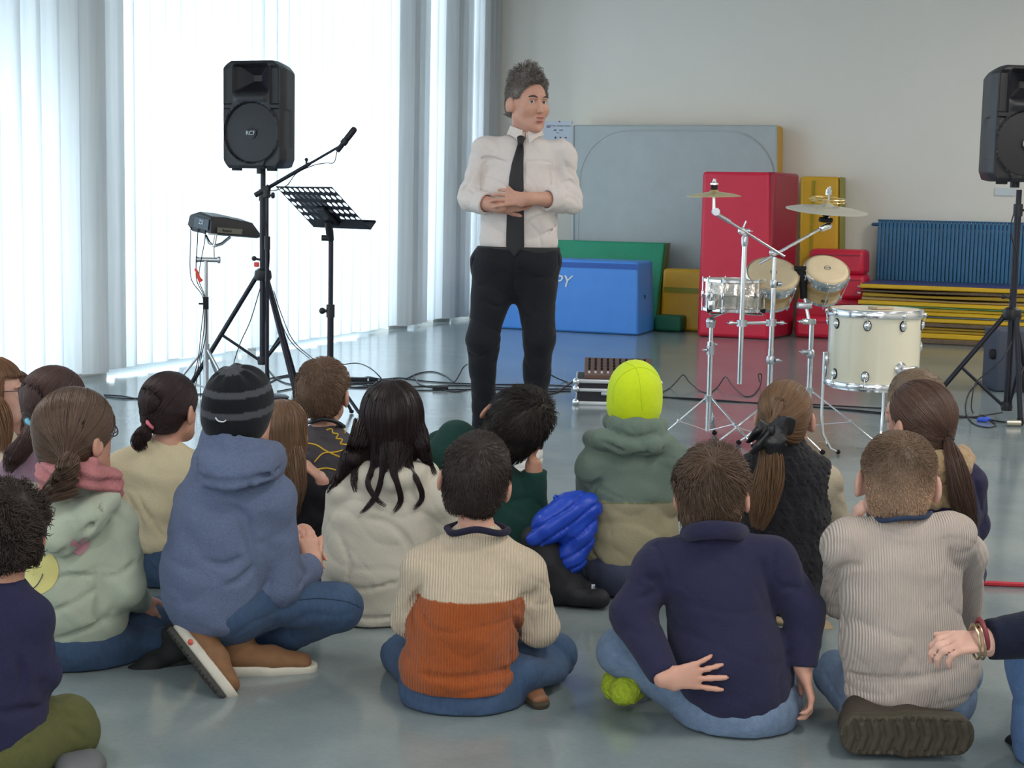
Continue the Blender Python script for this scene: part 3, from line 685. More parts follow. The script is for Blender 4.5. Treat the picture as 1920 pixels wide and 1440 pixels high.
for a in (R_(185), R_(-35), R_(75)):
    b = MB(); b.cyl(L(.012*cos(a), .012*sin(a), .34), L(.27*cos(a), .27*sin(a), .012), .0085); lg = b.build('leg', 'steel', t)
    b = MB(); b.sphere(L(.27*cos(a), .27*sin(a), .012), .013, 10, sc=(1, 1, .8)); b.build('rubber_foot', 'rubber', lg)
    b = MB(); b.cyl(L(.012*cos(a), .012*sin(a), .12), L(.15*cos(a), .15*sin(a), .16), .005); b.build('brace', 'steel', t)
b = MB(); b.cyl(L(0, 0, .32), L(0, 0, .37), .02); b.build('leg_collar', 'steel', t)
# pad: wedge-like slab, its back toward the viewer
q0 = P(352, 440, D+.1); q1 = P(394, 441, D-.12); q2 = P(486, 449, D+.12)
t = thing('electronic_drum_pad', 'black electronic drum pad, back towards the viewer, on the silver stand', 'electronic drum', (q0+q2)/2)
zb_ = q1[2]; a0 = q1; ex = (q2-q1); ex[2] = 0; wl = np.linalg.norm(ex); ex /= wl; ez = _Z*.995-ex*.0
ed = V3(-ex[1], ex[0], 0); 
if ed@_Fh < 0: ed = -ed
tl = R_(10); ex = ex*cos(tl*.35)-_Z*sin(tl*.35); edt = ed*cos(R_(6))-_Z*sin(R_(6))*-1
nz_ = np.cross(ex, edt); nz_ /= np.linalg.norm(nz_)
if nz_[2] < 0: nz_ = -nz_
W3 = wl; D3 = .22; H3 = .105
oc = a0+V3(0, 0, .0)
def E3(x, y, z): return oc+ex*x+edt*y+nz_*z
V = []
prof = [(-.005, .01), (.0, .085), (.012, H3), (D3*.6, H3+.012), (D3, H3-.015), (D3+.01, .03), (D3*.8, 0), (.02, 0)]
b = MB(); rows = []
for x, s in ((0, .9), (.008, 1), (W3*.3, 1), (W3-.05, .82), (W3, .42)):
    rows.append([E3(x, y, z*(s if z > .05 else 1)*(1 if s > .8 else .9)) for y, z in prof])
b.grid(np.array(rows), wrap=True); b.f.append(tuple(range(len(prof)))); nn = len(rows); b.f.append(tuple((nn-1)*len(prof)+j for j in reversed(range(len(prof)))))
b.build('body', 'spk', t, 30)
b = MB(); b.box(E3(.0-.004, .09, .055), (.004, .14, .06), ax=(ex, edt, nz_)); b.build('connector_panel', mat('slate_panel', srgb(70, 78, 92), .5), t)
text_on('ZX', .035, E3(-.0075, .09, .06), -edt, nz_, 'logo', t, 'marking', .0005)
b = MB(); b.box(E3(W3*.36, -.010, .033), (W3*.5, .004, .03), ax=(ex, edt, nz_)); b.build('name_strip', mat('khaki_label', srgb(120, 118, 104), .6), t)
text_on('Roland', .022, E3(W3*.3, -.0135, .033), ex, nz_, 'black', t, 'lettering', .0006)
b = MB(); b.box(E3(-.02+.03, -.0, .008), (.06, .02, .008), ax=(ex, edt, nz_)); b.build('rear_rail', 'chrome', t)
for i, (xx, zz_) in enumerate([(352, 470), (362, 480), (367, 490)]):
    s0 = E3(-.002+.0, .19-.07*i, .02)
    pts = spline([s0, s0+V3(0, 0, -.06)-_Fh*.015, P(xx+6, 520, D-.05), P(381+i*2, 560, D-.04), P(377+i*5, 620, D-.03), P(370+i*3, 680, D-.05), floor_at(352+i*12, 745, .006)])
    b = MB(); b.tube(pts, .0026, 6); single(b, 'pad_cable', 'rubber', ['outermost of the three black leads hanging from the drum pad', 'middle of the three black leads hanging from the drum pad', 'inner black lead hanging from the drum pad beside its stand tube'][i], 'cable', pts[-1], group='leads of the drum pad')
b = MB(); q = P(372, 515, D-.06)
b.tube(spline([q+V3(-.02, 0, .03), q+V3(.0, -.01, .012), q+V3(.008, -.01, -.012), q+V3(.025, 0, -.035)]), [.012, .009, .016, .006, .014]*5+[.008] if False else .0075, 8)
b.box(q+V3(.012, -.012, -.02), (.02, .01, .045), ax=(V3(.9, 0, .43), V3(0, 1, 0), V3(-.43, 0, .9)), bev=.003)
single(b, 'cable_tie', mat('orange_red_tape', srgb(232, 66, 48), .6), 'orange red tape round the leads beside the drum pad stand', 'cable tie', q)
q = P(481, 496, 9.55); b = MB(); b.box(q, (.03, .02, .03), bev=.006); single(b, 'tape_scrap', mat('orange_red_tape_b', srgb(236, 70, 60), .6), 'small orange red tape scrap on the left loudspeaker stand', 'tape', q)
# ------------------------------------------------------------------ drums
def wingnut(b, c, d, s=1.0):
    b.cyl(c, c+d*.012*s, .007*s); a, q, _ = _frame(d)
    for k_ in (-1, 1): b.box(c+d*.012*s+a*k_*.012*s, (.018*s, .004, .014*s), ax=(a, q, d), bev=.0015)
def chrome_leg(name, L, a, h0, rad, t, h1=None, m='chrome'):
    """flat double-braced tripod leg."""
    f = L(rad*cos(a), rad*sin(a), .013); h = L(.015*cos(a), .015*sin(a), h0); mid = lerp(h, f, .5)
    b = MB(); dv = f-h; dv /= np.linalg.norm(dv); sd = np.cross(dv, _Z); sd /= np.linalg.norm(sd); nn = np.cross(sd, dv)
    b.box((h+f)/2, (.016, .006, np.linalg.norm(f-h)), ax=(sd, nn, dv), bev=.002); lg = b.build(name, m, t)
    b = MB(); b.sphere(f, .015, 10, sc=(1, 1, .85)); b.build('rubber_foot', 'rubber', lg)
    b = MB(); lo = L(.012*cos(a), .012*sin(a), h1 if h1 else h0*.28); m2 = lerp(h, f, .55)
    dv = lo-m2; ln = np.linalg.norm(dv); dv /= ln; nn = np.cross(sd, dv); b.box((lo+m2)/2, (.014, .004, ln), ax=(sd, nn, dv)); b.build('brace', m, t)
    b = MB(); b.cyl(m2-sd*.012, m2+sd*.012, .008); b.build('rivet', 'steel', lg)
# --- chrome snare on stand
M['shell_chrome'] = mat('hammered_chrome', (.9, .8, .72, 1), .12, 1.0, bump=1, bscale=28)
D = 7.9; bs = base_of(1333, 640, D); L = LF(bs); c = base_of(1377, 555, D); hor = 391
zt = P(1377, 523, D)[2]; zb_ = P(1377, 584, D)[2]; rad = 56*D/FPX
t = thing('snare_drum', 'chrome snare drum with mirror shell in front of the tall red mat', 'drum', c+_Z*zb_)
tc_ = c+_Fh*.04
def ringprof(R, z0, z1, th=.006): return [(R-th, z0), (R, z0), (R+.003, z0+.002), (R+.003, z1-.003), (R, z1), (R-th, z1)]
b = MB(); b.lathe(tc_, [(rad-.012, zb_+.012), (rad-.008, zb_+.02), (rad-.007, zb_+(zt-zb_)*.45), (rad-.002, zb_+(zt-zb_)*.5), (rad-.007, zb_+(zt-zb_)*.55), (rad-.008, zt-.02), (rad-.012, zt-.012)], seg=56); b.build('shell', 'shell_chrome', t, 60)
b = MB(); b.lathe(tc_, ringprof(rad, zt-.018, zt), seg=56, closed=True); b.build('upper_hoop', 'chrome', t)
b = MB(); b.lathe(tc_, ringprof(rad, zb_, zb_+.018), seg=56, closed=True); b.build('lower_hoop', 'chrome', t)
M['head'] = mat('drum_head', srgb(226, 216, 196), .45); M['calf'] = mat('calf_skin', srgb(222, 202, 168), .5, noise=.05, nscale=20)
b = MB(); b.lathe(tc_, [(0, zt-.004), (rad-.006, zt-.004), (rad-.004, zt-.012), (0, zt-.013)], seg=48); b.build('drum_head', 'head', t)
for k_ in range(10):
    a = 2*pi*k_/10+.2; e = V3(cos(a), sin(a), 0); q = tc_+e*(rad+.004)
    b = MB(); b.box(q+_Z*(zb_+zt)/2, (.016, .014, .036), ax=(np.cross(_Z, e), e, _Z), bev=.004); b.cyl(q+e*.001+_Z*(zb_-.002), q+e*.001+_Z*(zt+.006), .0032, seg=6); b.build('lug', 'chrome', t)
b = MB(); q = tc_-_Fh*(rad+.008)-_Rh*.02
q = tc_+(-_Rh*.75-_Fh*.66)*(rad+.012)
b.box(q+_Z*(zb_+.035), (.035, .03, .05), ax=(_Rh, _Fh, _Z), bev=.006); b.box(q+_Z*(zb_+.075), (.012, .02, .045), bev=.004); b.build('strainer', 'chrome', t)
t = thing('snare_stand', 'chrome tripod stand under the snare drum, leftmost of the drum stands', 'drum stand', bs)
b = MB(); b.cyl(L(0, 0, .06), L(0, 0, .50), .0135); b.build('lower_tube', 'chrome', t)
b = MB(); b.cyl(L(0, 0, .48), L(0, 0, P(1333, 600, D)[2]), .0105); b.build('upper_tube', 'chrome', t)
b = MB(); b.lathe(L(0, 0, .455), [(.0, 0), (.02, 0), (.021, .045), (0, .05)], seg=14); wingnut(b, L(-.02, -.01, .48), -_Rh, 1.2); b.build('height_clamp', 'steel', t)
q = P(1333, 603, D)
b = MB(); b.sphere(q, .026, 14, sc=(1, 1, .9)); b.lathe(q+_Z*-.03, [(0, 0), (.021, 0), (.024, .02), (0, .03)]); b.build('tilter', 'steel', t)
b = MB(); b.cyl(L(0, 0, P(1333, 645, D)[2]-.01), L(0, 0, P(1333, 645, D)[2]+.012), .018); wingnut(b, L(.018, -.005, P(1333, 645, D)[2]), _Rh, .8); b.build('memory_lock', 'chrome', t)
for a in (100, 215, 335):
    e = _Rh*cos(R_(a))+_Fh*sin(R_(a)); ctr = V3(tc_[0], tc_[1], zb_-.012)
    b = MB(); b.tube([q+_Z*.02, lerp(q, ctr, .8)+_Z*.02, ctr+e*(rad*.55), ctr+e*(rad+.004), ctr+e*(rad+.012)+_Z*.02], .006, 8); ar = b.build('basket_arm', 'chrome', t)
    b = MB(); b.tube([ctr+e*(rad+.010)+_Z*.008, ctr+e*(rad+.013)+_Z*.03], .009, 8); b.build('rubber_tip', 'rubber', ar)
for a in (188, 322, 75): chrome_leg('leg', L, R_(a), .235, .27, t)
b = MB(); b.lathe(L(0, 0, .215), [(0, 0), (.022, 0), (.024, .03), (0, .035)], seg=12); b.build('leg_collar', 'steel', t)

# --- cymbal stands
D = 7.75; b2 = base_of(1446, 650, D); L = LF(b2)
t = thing('cymbal_stand', 'chrome cymbal stand with tripod legs carrying the large cymbal', 'cymbal stand', b2)
z_ = lambda px, py: P(px, py, D)[2]
b = MB(); b.cyl(L(0, 0, .06), L(0, 0, z_(1446, 655)), .0145); b.build('lower_tube', 'chrome', t)
b = MB(); b.cyl(L(0, 0, z_(1446, 660)), L(0, 0, z_(1446, 530)), .0125); b.build('middle_tube', 'chrome', t)
b = MB(); b.cyl(L(0, 0, z_(1446, 535)), L(0, 0, z_(1446, 482)), .0095); b.build('upper_tube', 'chrome', t)
for py, r_ in ((675, .022), (532, .018)):
    b = MB(); b.lathe(L(0, 0, z_(1446, py)-.02), [(0, 0), (r_*.8, 0), (r_, .01), (r_, .03), (r_*.8, .04), (0, .04)], seg=14); wingnut(b, L(r_, -.01, z_(1446, py)), _Rh, 1.6); b.build('height_clamp', 'steel', t)
hub = P(1449, 474, D)
b = MB(); b.sphere(hub, .019, 14); b.cyl(hub-_Fh*.03, hub+_Fh*.02, .013); wingnut(b, hub-_Fh*.03, -_Fh, 1.2); b.build('boom_tilter', 'chrome', t)
e0, e1 = P(1424, 494, D+.03), P(1536, 430, D+.03)
b = MB(); b.cyl(e0, e1, .0075); b.build('boom_arm', 'chrome', t)
e2 = P(1554, 424, D+.03)
b = MB(); b.box(lerp(e1, e2, .55), (.05, .028, .03), ax=(_Rh*.9+_Z*.43, _Fh, -_Rh*.43+_Z*.9), bev=.008); b.sphere(e2+V3(0, 0, .0), .017, 12); b.build('cymbal_tilter', 'chrome', t)
cy = P(1551, 388, D+.03)
tl = _Z*.997+_Rh*.045-_Fh*.12; tl /= np.linalg.norm(tl)
b = MB(); b.cyl(e2, cy+tl*.075, .0045); b.build('cymbal_rod', 'steel', t)
b = MB(); b.lathe(cy-tl*.075, [(0, 0), (.034, 0), (.036, .01), (.034, .02), (0, .022)], ax=tl, seg=20); b.build('lower_felt', 'rubber', t)
b = MB(); b.lathe(cy-tl*.052, [(0, 0), (.012, .0), (.022, .012), (.034, .025), (.034, .043), (0, .045)], ax=tl, seg=20); b.build('upper_felt', 'rubber', t)
b = MB(); wingnut(b, cy+tl*.06, tl, 2.2); b.build('wing_nut', 'chrome', t)
for a in (195, 325, 80): chrome_leg('leg', L, R_(a), .23, .30, t)
b = MB(); b.lathe(L(0, 0, .21), [(0, 0), (.023, 0), (.025, .03), (0, .035)], seg=12); b.build('leg_collar', 'steel', t)
def cymbal(c, ax, R, name, label, m, bellr=.03):
    t = thing(name, label, 'cymbal', c)
    b = MB(); pr = [(.006, .018), (bellr*.5, .016), (bellr*.85, .009), (bellr, .004), (R*.5, -.002), (R*.8, -.009), (R, -.018), (R, -.0192), (R*.8, -.0102), (R*.5, -.0034), (bellr, .0025), (bellr*.85, .0075), (bellr*.5, .0145), (.006, .0165)]
    b.lathe(c, pr, ax=ax, seg=64, closed=True); b.build('bow', m, t, 60); return t
M['cym'] = mat('cymbal_bronze', srgb(226, 204, 150), .3, .7, noise=.06, nscale=14); M['cym2'] = mat('cymbal_pale_bronze', srgb(206, 202, 188), .45, .5, noise=.05, nscale=14)
cymbal(cy, tl, 76*D/FPX, 'cymbal', 'large pale bronze cymbal on the right boom arm', 'cym2', .045)
# jingle ring on top
jc = cy+tl*.028
t = thing('jingle_ring', 'small bronze ring of jingles resting on the large cymbal', 'jingle ring', jc)
a_, q_, _ = _frame(tl); R2 = .082
for zz, nmz in ((0, 'lower_ring'), (.014, 'upper_ring')):
    b = MB(); b.tube([jc+tl*zz+a_*R2*cos(v)+q_*R2*sin(v) for v in np.linspace(0, 2*pi, 37)], .0028, 6); b.build(nmz, 'cym', t)
for k_ in range(10):
    v = 2*pi*k_/10; q = jc+a_*R2*cos(v)+q_*R2*sin(v); e = a_*cos(v)+q_*sin(v)
    b = MB(); b.lathe(q+tl*.004, [(0, 0), (.013, .001), (.013, .002), (0, .003), (0, .004), (.013, .005), (.013, .006), (0, .007)], ax=tl, seg=12); b.build('jingle', 'cym', t)
b = MB()
for k_ in range(3):
    v = 2*pi*k_/3+.3; b.tube([jc+tl*.004, jc+a_*R2*cos(v)+q_*R2*sin(v)+tl*.004], .003, 6)
b.build('spokes', 'cym', t)
# second, short pole clamped to the first
D1 = 7.72; b1 = base_of(1391, 600, D1); L1 = LF(b1); z_ = lambda px, py: P(px, py, D1)[2]
t = thing('boom_stand', 'chrome cymbal pole without feet, clamped to the cymbal stand, with a boom to the left', 'cymbal stand', b1+_Z*z_(1391, 720))
b = MB(); b.cyl(L1(0, 0, z_(1391, 720)), L1(0, 0, z_(1391, 455)), .0125); b.build('lower_tube', 'chrome', t)
b = MB(); b.cyl(L1(0, 0, z_(1391, 460)), L1(0, 0, z_(1391, 432)), .0095); b.lathe(L1(0, 0, z_(1391, 462)), [(0, 0), (.014, 0), (.017, .02), (.017, .045), (.012, .055), (0, .055)]); b.build('upper_tube', 'steel', t)
hub = P(1391, 433, D1)
b = MB(); b.sphere(hub, .02, 14); b.cyl(hub-_Fh*.035, hub+_Fh*.02, .014); b.cyl(hub, hub+_Z*.05-_Rh*.0+_Rh*.02, .0045); wingnut(b, hub+_Rh*.02, _Rh, 1.6); b.build('boom_tilter', 'chrome', t)
e0, e1 = P(1352, 406, D1-.03), P(1471, 481, D1-.03)
b = MB(); b.cyl(lerp(e0, e1, .0), e1, .0065); b.build('boom_arm', 'chrome', t)
b = MB(); b.cyl(P(1344, 401, D1-.03), lerp(e0, e1, .14), .0105); b.build('boom_sleeve', 'chrome', t)
jn = P(1342, 397, D1-.03)
b = MB(); b.cyl(jn-_Fh*.018, jn+_Fh*.018, .019); b.cyl(jn-_Fh*.022, jn-_Fh*.018, .012); b.build('ratchet_joint', 'steel', t)
ct = P(1339, 361, D1-.03)
b = MB(); b.cyl(jn-_Rh*.008, ct-_Z*.01, .0085, .006); b.cyl(ct-_Z*.02, ct+_Z*.05, .004); b.build('cymbal_rod', 'chrome', t)
b = MB(); b.lathe(ct+_Z*.012, [(0, 0), (.016, 0), (.017, .012), (.017, .024), (0, .026)], seg=16); b.build('upper_felt', 'rubber', t)
b = MB(); b.lathe(ct+_Z*.038, [(0, 0), (.02, 0), (.02, .008), (.012, .012), (.010, .018), (0, .02)], seg=10); wingnut(b, ct+_Z*.045, _Z, 1.2); b.build('wing_nut', 'chrome', t)
tl = _Z*.995-_Rh*.03-_Fh*.035; tl /= np.linalg.norm(tl)
cymbal(ct, tl, 50*D1/FPX, 'splash_cymbal', 'small splash cymbal on the left boom arm in front of the red mat', 'cym', .025)
t = thing('pole_clamp', 'horizontal chrome clamp joining the two cymbal poles above the floor', 'clamp', lerp(P(1391, 606, D1), P(1446, 605, 7.75), .5))
c1, c2 = P(1391, 606, D1), P(1446, 605, 7.75)
b = MB(); b.box((c1+c2)/2, (np.linalg.norm(c2-c1)-.03, .016, .016), ax=((c2-c1)/np.linalg.norm(c2-c1), np.cross(_Z, (c2-c1)/np.linalg.norm(c2-c1)), _Z), bev=.004); b.build('bar', 'steel', t)
for c, s in ((c1, -1), (c2, 1)):
    b = MB(); b.lathe(c-_Z*.016, [(.0135, 0), (.026, 0), (.026, .032), (.0135, .032)], seg=20, closed=True); jw = b.build('jaw', 'steel', t)
    b = MB(); b.cyl(c+_Rh*s*.024, c+_Rh*s*.05, .006); wingnut(b, c+_Rh*s*.045, _Rh*s, 1.5); b.build('wing_screw', 'chrome', jw)

# --- bongos
M['ash'] = mat('bongo_wood', srgb(205, 176, 128), .4, noise=.12, nscale=6, stretch=(1, 1, 9)); M['ashd'] = mat('wood_groove', srgb(160, 118, 72), .5)
D = 7.98; bb = base_of(1521, 640, D); L = LF(bb); PX = D/FPX
t = thing('bongos', 'pair of pale wooden bongos tilted towards the viewer on a chrome stand', 'bongo drums', P(1503, 560, D))
for cx, cyy, rp, low, nm, dd in ((1450, 512, 49, 590, 'large_drum', 0.0), (1551, 504, 42, 582, 'small_drum', .02)):
    ax = _Z*.80-_Fh*.60+_Rh*(.05 if rp < 45 else .03); ax /= np.linalg.norm(ax)
    hc = P(cx, cyy, D+dd); R = rp*PX; Hh = .165 if rp > 45 else .17
    b = MB(); pr = [(R*.80, -Hh), (R*.80, -Hh+.004), (R*.86, -Hh*.6), (R*.955, -.03), (R*.96, -.004), (R*.92, -.004), (R*.8, -Hh*.6), (R*.76, -Hh)]
    b.lathe(hc, pr, ax=ax, seg=56, closed=True); dr = b.build(nm, 'ash', t, 60)
    b = MB(); b.lathe(hc, [(0, .006), (R*.8, .005), (R*.9, .003), (R*.99, -.010), (R*1.0, -.018), (R*.9, -.018), (0, -.004)], ax=ax, seg=56); b.build('drum_head', 'calf', dr, 180)
    b = MB(); b.lathe(hc, [(R*1.0, -.035), (R*1.045, -.035), (R*1.05, -.012), (R*1.02, -.004), (R*1.0, -.010)], ax=ax, seg=56, closed=True); b.lathe(hc, [(R*.80, -Hh+.012), (R*.87, -Hh+.012), (R*.87, -Hh-.004), (R*.80, -Hh-.004)], ax=ax, seg=48, closed=True); b.lathe(hc, [(R*.965, -.060), (R*1.0, -.060), (R*1.015, -.035), (R*.97, -.035)], ax=ax, seg=48, closed=True); b.build('rim', 'chrome', dr)
    for gz in (-.085, -.095, -.105):
        f_ = R*(.955-(.955-.86)*((-gz-.03)/(Hh*.6-.03)))
        b = MB(); b.lathe(hc, [(f_, gz), (f_+.0014, gz), (f_+.0014, gz-.0018), (f_, gz-.0018)], ax=ax, seg=48, closed=True); b.build('groove', 'ashd', dr)
    a_, q_, _ = _frame(ax)
    for k_ in range(5):
        v = 2*pi*k_/5+(.5 if rp > 45 else .9); e = a_*cos(v)+q_*sin(v)
        b = MB(); b.tube([hc+e*R*1.045-ax*.02, hc+e*R*1.03-ax*.06, hc+e*R*.92-ax*(Hh-.01), hc+e*R*.90-ax*(Hh+.015)], .0032, 6); b.box(hc+e*R*1.05-ax*.03, (.016, .008, .02), ax=(np.cross(ax, e), e, ax), bev=.002); b.box(hc+e*R*.9-ax*(Hh-.008), (.018, .014, .014), ax=(np.cross(ax, e), e, ax), bev=.002); b.build('tension_rod', 'chrome', dr)
    lc = hc+ax*.0068; upv = np.cross(ax, _Rh); upv = upv if upv[2] > 0 else -upv; xr = np.cross(upv, ax)
    rl = .0175; b = MB(); b.lathe(lc, [(rl-.0022, 0), (rl, 0), (rl, .0006), (rl-.0022, .0006)], ax=ax, seg=32, closed=True); lg = b.build('round_emblem', 'ink', dr, 0)
    lg.scale = (1, 1, 1)
    text_on('OIO', .017, lc, xr, upv, 'ink', dr, 'emblem_lettering', .0004)
    if rp < 45:
        fr = -_Fh*.80-_Z*.60; fr -= ax*(fr@ax); fr /= np.linalg.norm(fr); q = hc-ax*(Hh*.80)+fr*(R*.885)
        text_on('PAI', .026, q, _Rh, np.cross(fr, _Rh)*(1 if np.cross(fr, _Rh)[2] > 0 else -1), 'black', dr, 'emblem_lettering', .002)
j0, j1 = P(1500, 505, D+.03), P(1507, 560, D+.04)
b = MB(); b.tube([j0-_Rh*.03, j0+_Rh*.03], .018, 10); b.tube([j0, lerp(j0, j1, .5)+_Rh*.006, j1], [.03, .02, .018], 10); b.build('centre_block', 'rubber', t)
t = thing('bongo_stand', 'chrome stand under the bongos with a vertical tube and tripod legs', 'drum stand', bb)
z_ = lambda px, py: P(px, py, D)[2]
b = MB(); b.cyl(L(0, 0, .10), L(0, 0, z_(1520, 660)), .0145); b.build('lower_tube', 'chrome', t)
b = MB(); b.cyl(L(0, 0, z_(1520, 668)), L(0, 0, z_(1520, 600)), .0125); b.build('upper_tube', 'chrome', t)
b = MB(); b.lathe(L(0, 0, z_(1520, 665)-.018), [(0, 0), (.016, 0), (.022, .01), (.022, .036), (.016, .045), (0, .045)], seg=14); wingnut(b, L(-.02, -.01, z_(1520, 660)), -_Rh, 2.0); b.build('height_clamp', 'steel', t)
q = P(1517, 603, D)
b = MB(); b.box(q, (.07, .03, .03), ax=(_Rh, _Fh, _Z), bev=.008); b.cyl(q-_Fh*.03, q+_Fh*.02, .012); wingnut(b, q-_Rh*.035, -_Rh, 1.2); b.build('tilter', 'chrome', t)
q2 = P(1509, 560, D+.02); b = MB(); b.cyl(q, q2, .009); b.build('post', 'chrome', t)
b = MB(); b.box(P(1508, 573, D), (.075, .05, .03), ax=(_Rh, _Fh, _Z), bev=.006); b.build('mounting_plate', 'steel', t)
text_on('GIBRALTAR'[:0]+'CLUTO', .022, P(1508, 573, D-.028), _Rh, _Z, 'white', t, 'lettering', .0006)
for a in (200, 330, 85): chrome_leg('leg', L, R_(a), .27, .40, t, .09)
b = MB(); b.lathe(L(0, 0, .255), [(0, 0), (.022, 0), (.024, .03), (0, .035)], seg=12); b.build('leg_collar', 'steel', t)

# --- upright bass drum on a lifter
M['cream'] = mat('cream_lacquer', srgb(228, 221, 198), .25, coat=.6)
D = 7.6; c = base_of(1639, 640, D); R = 85*D/FPX; zt = P(1640, 578, D)[2]; zb_ = P(1637, 722, D)[2]
t = thing('bass_drum', 'cream bass drum standing upright on a lifter with chrome hoops and claws', 'drum', c+_Z*zb_)
b = MB(); b.lathe(c, [(R-.008, zb_+.01), (R, zb_+.012), (R, zt-.012), (R-.008, zt-.010)], seg=72); b.build('shell', 'cream', t, 60)
for z0, z1, nm in ((zt-.036, zt, 'upper_hoop'), (zb_, zb_+.028, 'lower_hoop')):
    b = MB(); b.lathe(c, [(R-.004, z0), (R+.010, z0), (R+.011, z0+.004), (R+.011, z1-.005), (R+.008, z1), (R-.004, z1)], seg=72, closed=True); b.build(nm, 'chrome', t)
b = MB(); b.lathe(c, [(0, zt-.004), (R-.002, zt-.004), (R-.002, zt-.014), (0, zt-.014)], seg=56); b.build('drum_head', 'head', t)
for k_ in range(8):
    a = 2*pi*k_/8+R_(68); e = _Rh*cos(a)+_Fh*sin(a); s_ = np.cross(_Z, e)
    for zc, sg in ((zt-.072, 1), (zb_+.062, -1)):
        q = c+e*(R+.003)+_Z*zc
        b = MB(); b.lathe(q-e*.003, [(0, 0), (.0165, .0), (.0165, .006), (.012, .012), (.006, .016), (0, .016)], ax=e, seg=20); b.v[-1] = q+(b.v[-1]-q)*1.0+_Z*((b.v[-1]-q)@_Z)[:, None]*.35; lgo = b.build('lug', 'chrome', t)
        b = MB(); b.lathe(q-e*.0032, [(.015, 0), (.0195, .0), (.0195, .003), (.015, .003)], ax=e, seg=24, closed=True); b.v[-1] = q+(b.v[-1]-q)+_Z*((b.v[-1]-q)@_Z)[:, None]*.35; b.build('gasket', 'rubber', lgo)
        b = MB(); b.cyl(q+e*.008, q+e*.014+_Z*sg*.06, .0035, seg=8); b.box(q+e*.014+_Z*sg*.05, (.016, .012, .022), ax=(s_, e, _Z), bev=.003); b.build('claw', 'chrome', lgo)
for a, zc in ((R_(-68), P(1690, 684, D)[2]), (R_(176), P(1551, 672, D)[2]), (R_(4), P(1730, 650, D)[2])):
    e = _Rh*cos(a)+_Fh*sin(a); s_ = np.cross(_Z, e); q = c+e*R+_Z*zc
    b = MB(); b.lathe(q, [(0, 0), (.032, 0), (.033, .006), (.024, .014), (0, .016)], ax=e, seg=24); sp = b.build('spur_bracket', 'chrome', t)
    if a < 0:
        b = MB(); b.cyl(q+e*.02, q+e*.03+s_*.055*(1 if (s_@_Rh) > 0 else -1)+_Z*.004, .011); b.lathe(q+e*.03+s_*.055*(1 if (s_@_Rh) > 0 else -1), [(0, 0), (.015, 0), (.015, .02), (0, .02)], ax=s_, seg=10); b.build('spur_knob', 'chrome', sp)
b = MB(); b.box(c+_Rh*.02+_Z*(zt+.004)-_Fh*.02, (.10, .08, .012), ax=(_Rh*.9+_Fh*.4, -_Rh*.4+_Fh*.9, _Z), bev=.003); single(b, 'felt_strip', mat('beige_felt', srgb(190, 172, 140), .9), 'folded beige felt strip lying on top of the cream bass drum', 'cloth', c+_Z*zt)
# lifter: bent chrome rods beneath the drum
t = thing('drum_lifter', 'bent chrome rods lifting the cream bass drum off the floor', 'drum stand', c)
L = LF(c); b = MB()
b = MB(); b.lathe(L(0, 0, zb_-.012), [(R-.03, 0), (R-.012, 0), (R-.012, .012), (R-.03, .012)], seg=48, closed=True); b.build('cradle_ring', 'chrome', t)
for a in (180, 300, 60):
    e = V3(0, 0, 0)+_Rh*cos(R_(a))+_Fh*sin(R_(a)); rr_ = R+.02 if a == 180 else R-.02; s0 = zb_+(.16 if a == 180 else -.006)
    pts = [c+e*rr_+_Z*s0, c+e*rr_+_Z*(zb_-.15), c+e*(rr_-.01)+_Z*.10, c+e*(rr_-.05)+_Z*.03, c+e*(rr_-.09)+_Z*.012]
    b = MB(); b.tube(pts, .0075, 8); lg = b.build('leg', 'chrome', t)
    b = MB(); b.sphere(pts[-1], .012, 8); b.build('rubber_foot', 'rubber', lg)

# ------------------------------------------------------------------ mixer on flight case
M['alu'] = mat('brushed_aluminium', (.75, .76, .78, 1), .35, .9)
fc = floor_at(1080, 759); D = float(fc@_Fh); cc = fc.copy(); cc[2] = 0
L = LF(cc); Wc, Dc, Hc = .50, .42, .158
ca, sa_ = cos(R_(-3)), sin(R_(-3))
xr = _Rh*ca+_Fh*sa_; yr = -_Rh*sa_+_Fh*ca
def C(x, y, z=0.0): return cc+xr*x+yr*y+_Z*z
t = thing('flight_case', 'black flight case with aluminium edges on the floor behind the yellow hat', 'flight case', C(Wc/2, Dc/2))
b = MB(); b.box(C(Wc/2, Dc/2, Hc/2), (Wc-.01, Dc-.01, Hc-.006), ax=(xr, yr, _Z)); b.build('panel', mat('case_black', srgb(38, 34, 44), .55), t)
for z0, h_ in ((.012, .024), (.093, .02), (Hc-.012, .024)):
    b = MB(); b.box(C(Wc/2, 0, z0), (Wc, .012, h_), ax=(xr, yr, _Z), bev=.002); b.box(C(0, Dc/2, z0), (.012, Dc, h_), ax=(xr, yr, _Z), bev=.002); b.box(C(Wc, Dc/2, z0), (.012, Dc, h_), ax=(xr, yr, _Z), bev=.002); b.build('edge_profile', 'alu', t)
for x in (0, Wc):
    for z in (.016, .098, Hc-.016):
        b = MB(); b.sphere(C(x, 0, z), .024, 12); b.build('ball_corner', 'chrome', t)
b = MB(); b.box(C(.2, -.004, .072), (.10, .014, .022), ax=(xr, yr, _Z), bev=.005); b.build('latch', 'steel', t)
t = thing('mixing_console', 'small brown mixing console with black knobs sloping on the flight case', 'mixer', C(Wc/2, Dc/2, Hc))
b = MB(); sl = [(.04, Hc), (.04, Hc+.02), (.38, Hc+.095), (.38, Hc)]
b.prism([C(.045, y, z) for y, z in sl], xr*(Wc-.08)); b.build('body', mat('mixer_brown', srgb(112, 82, 70), .5), t)
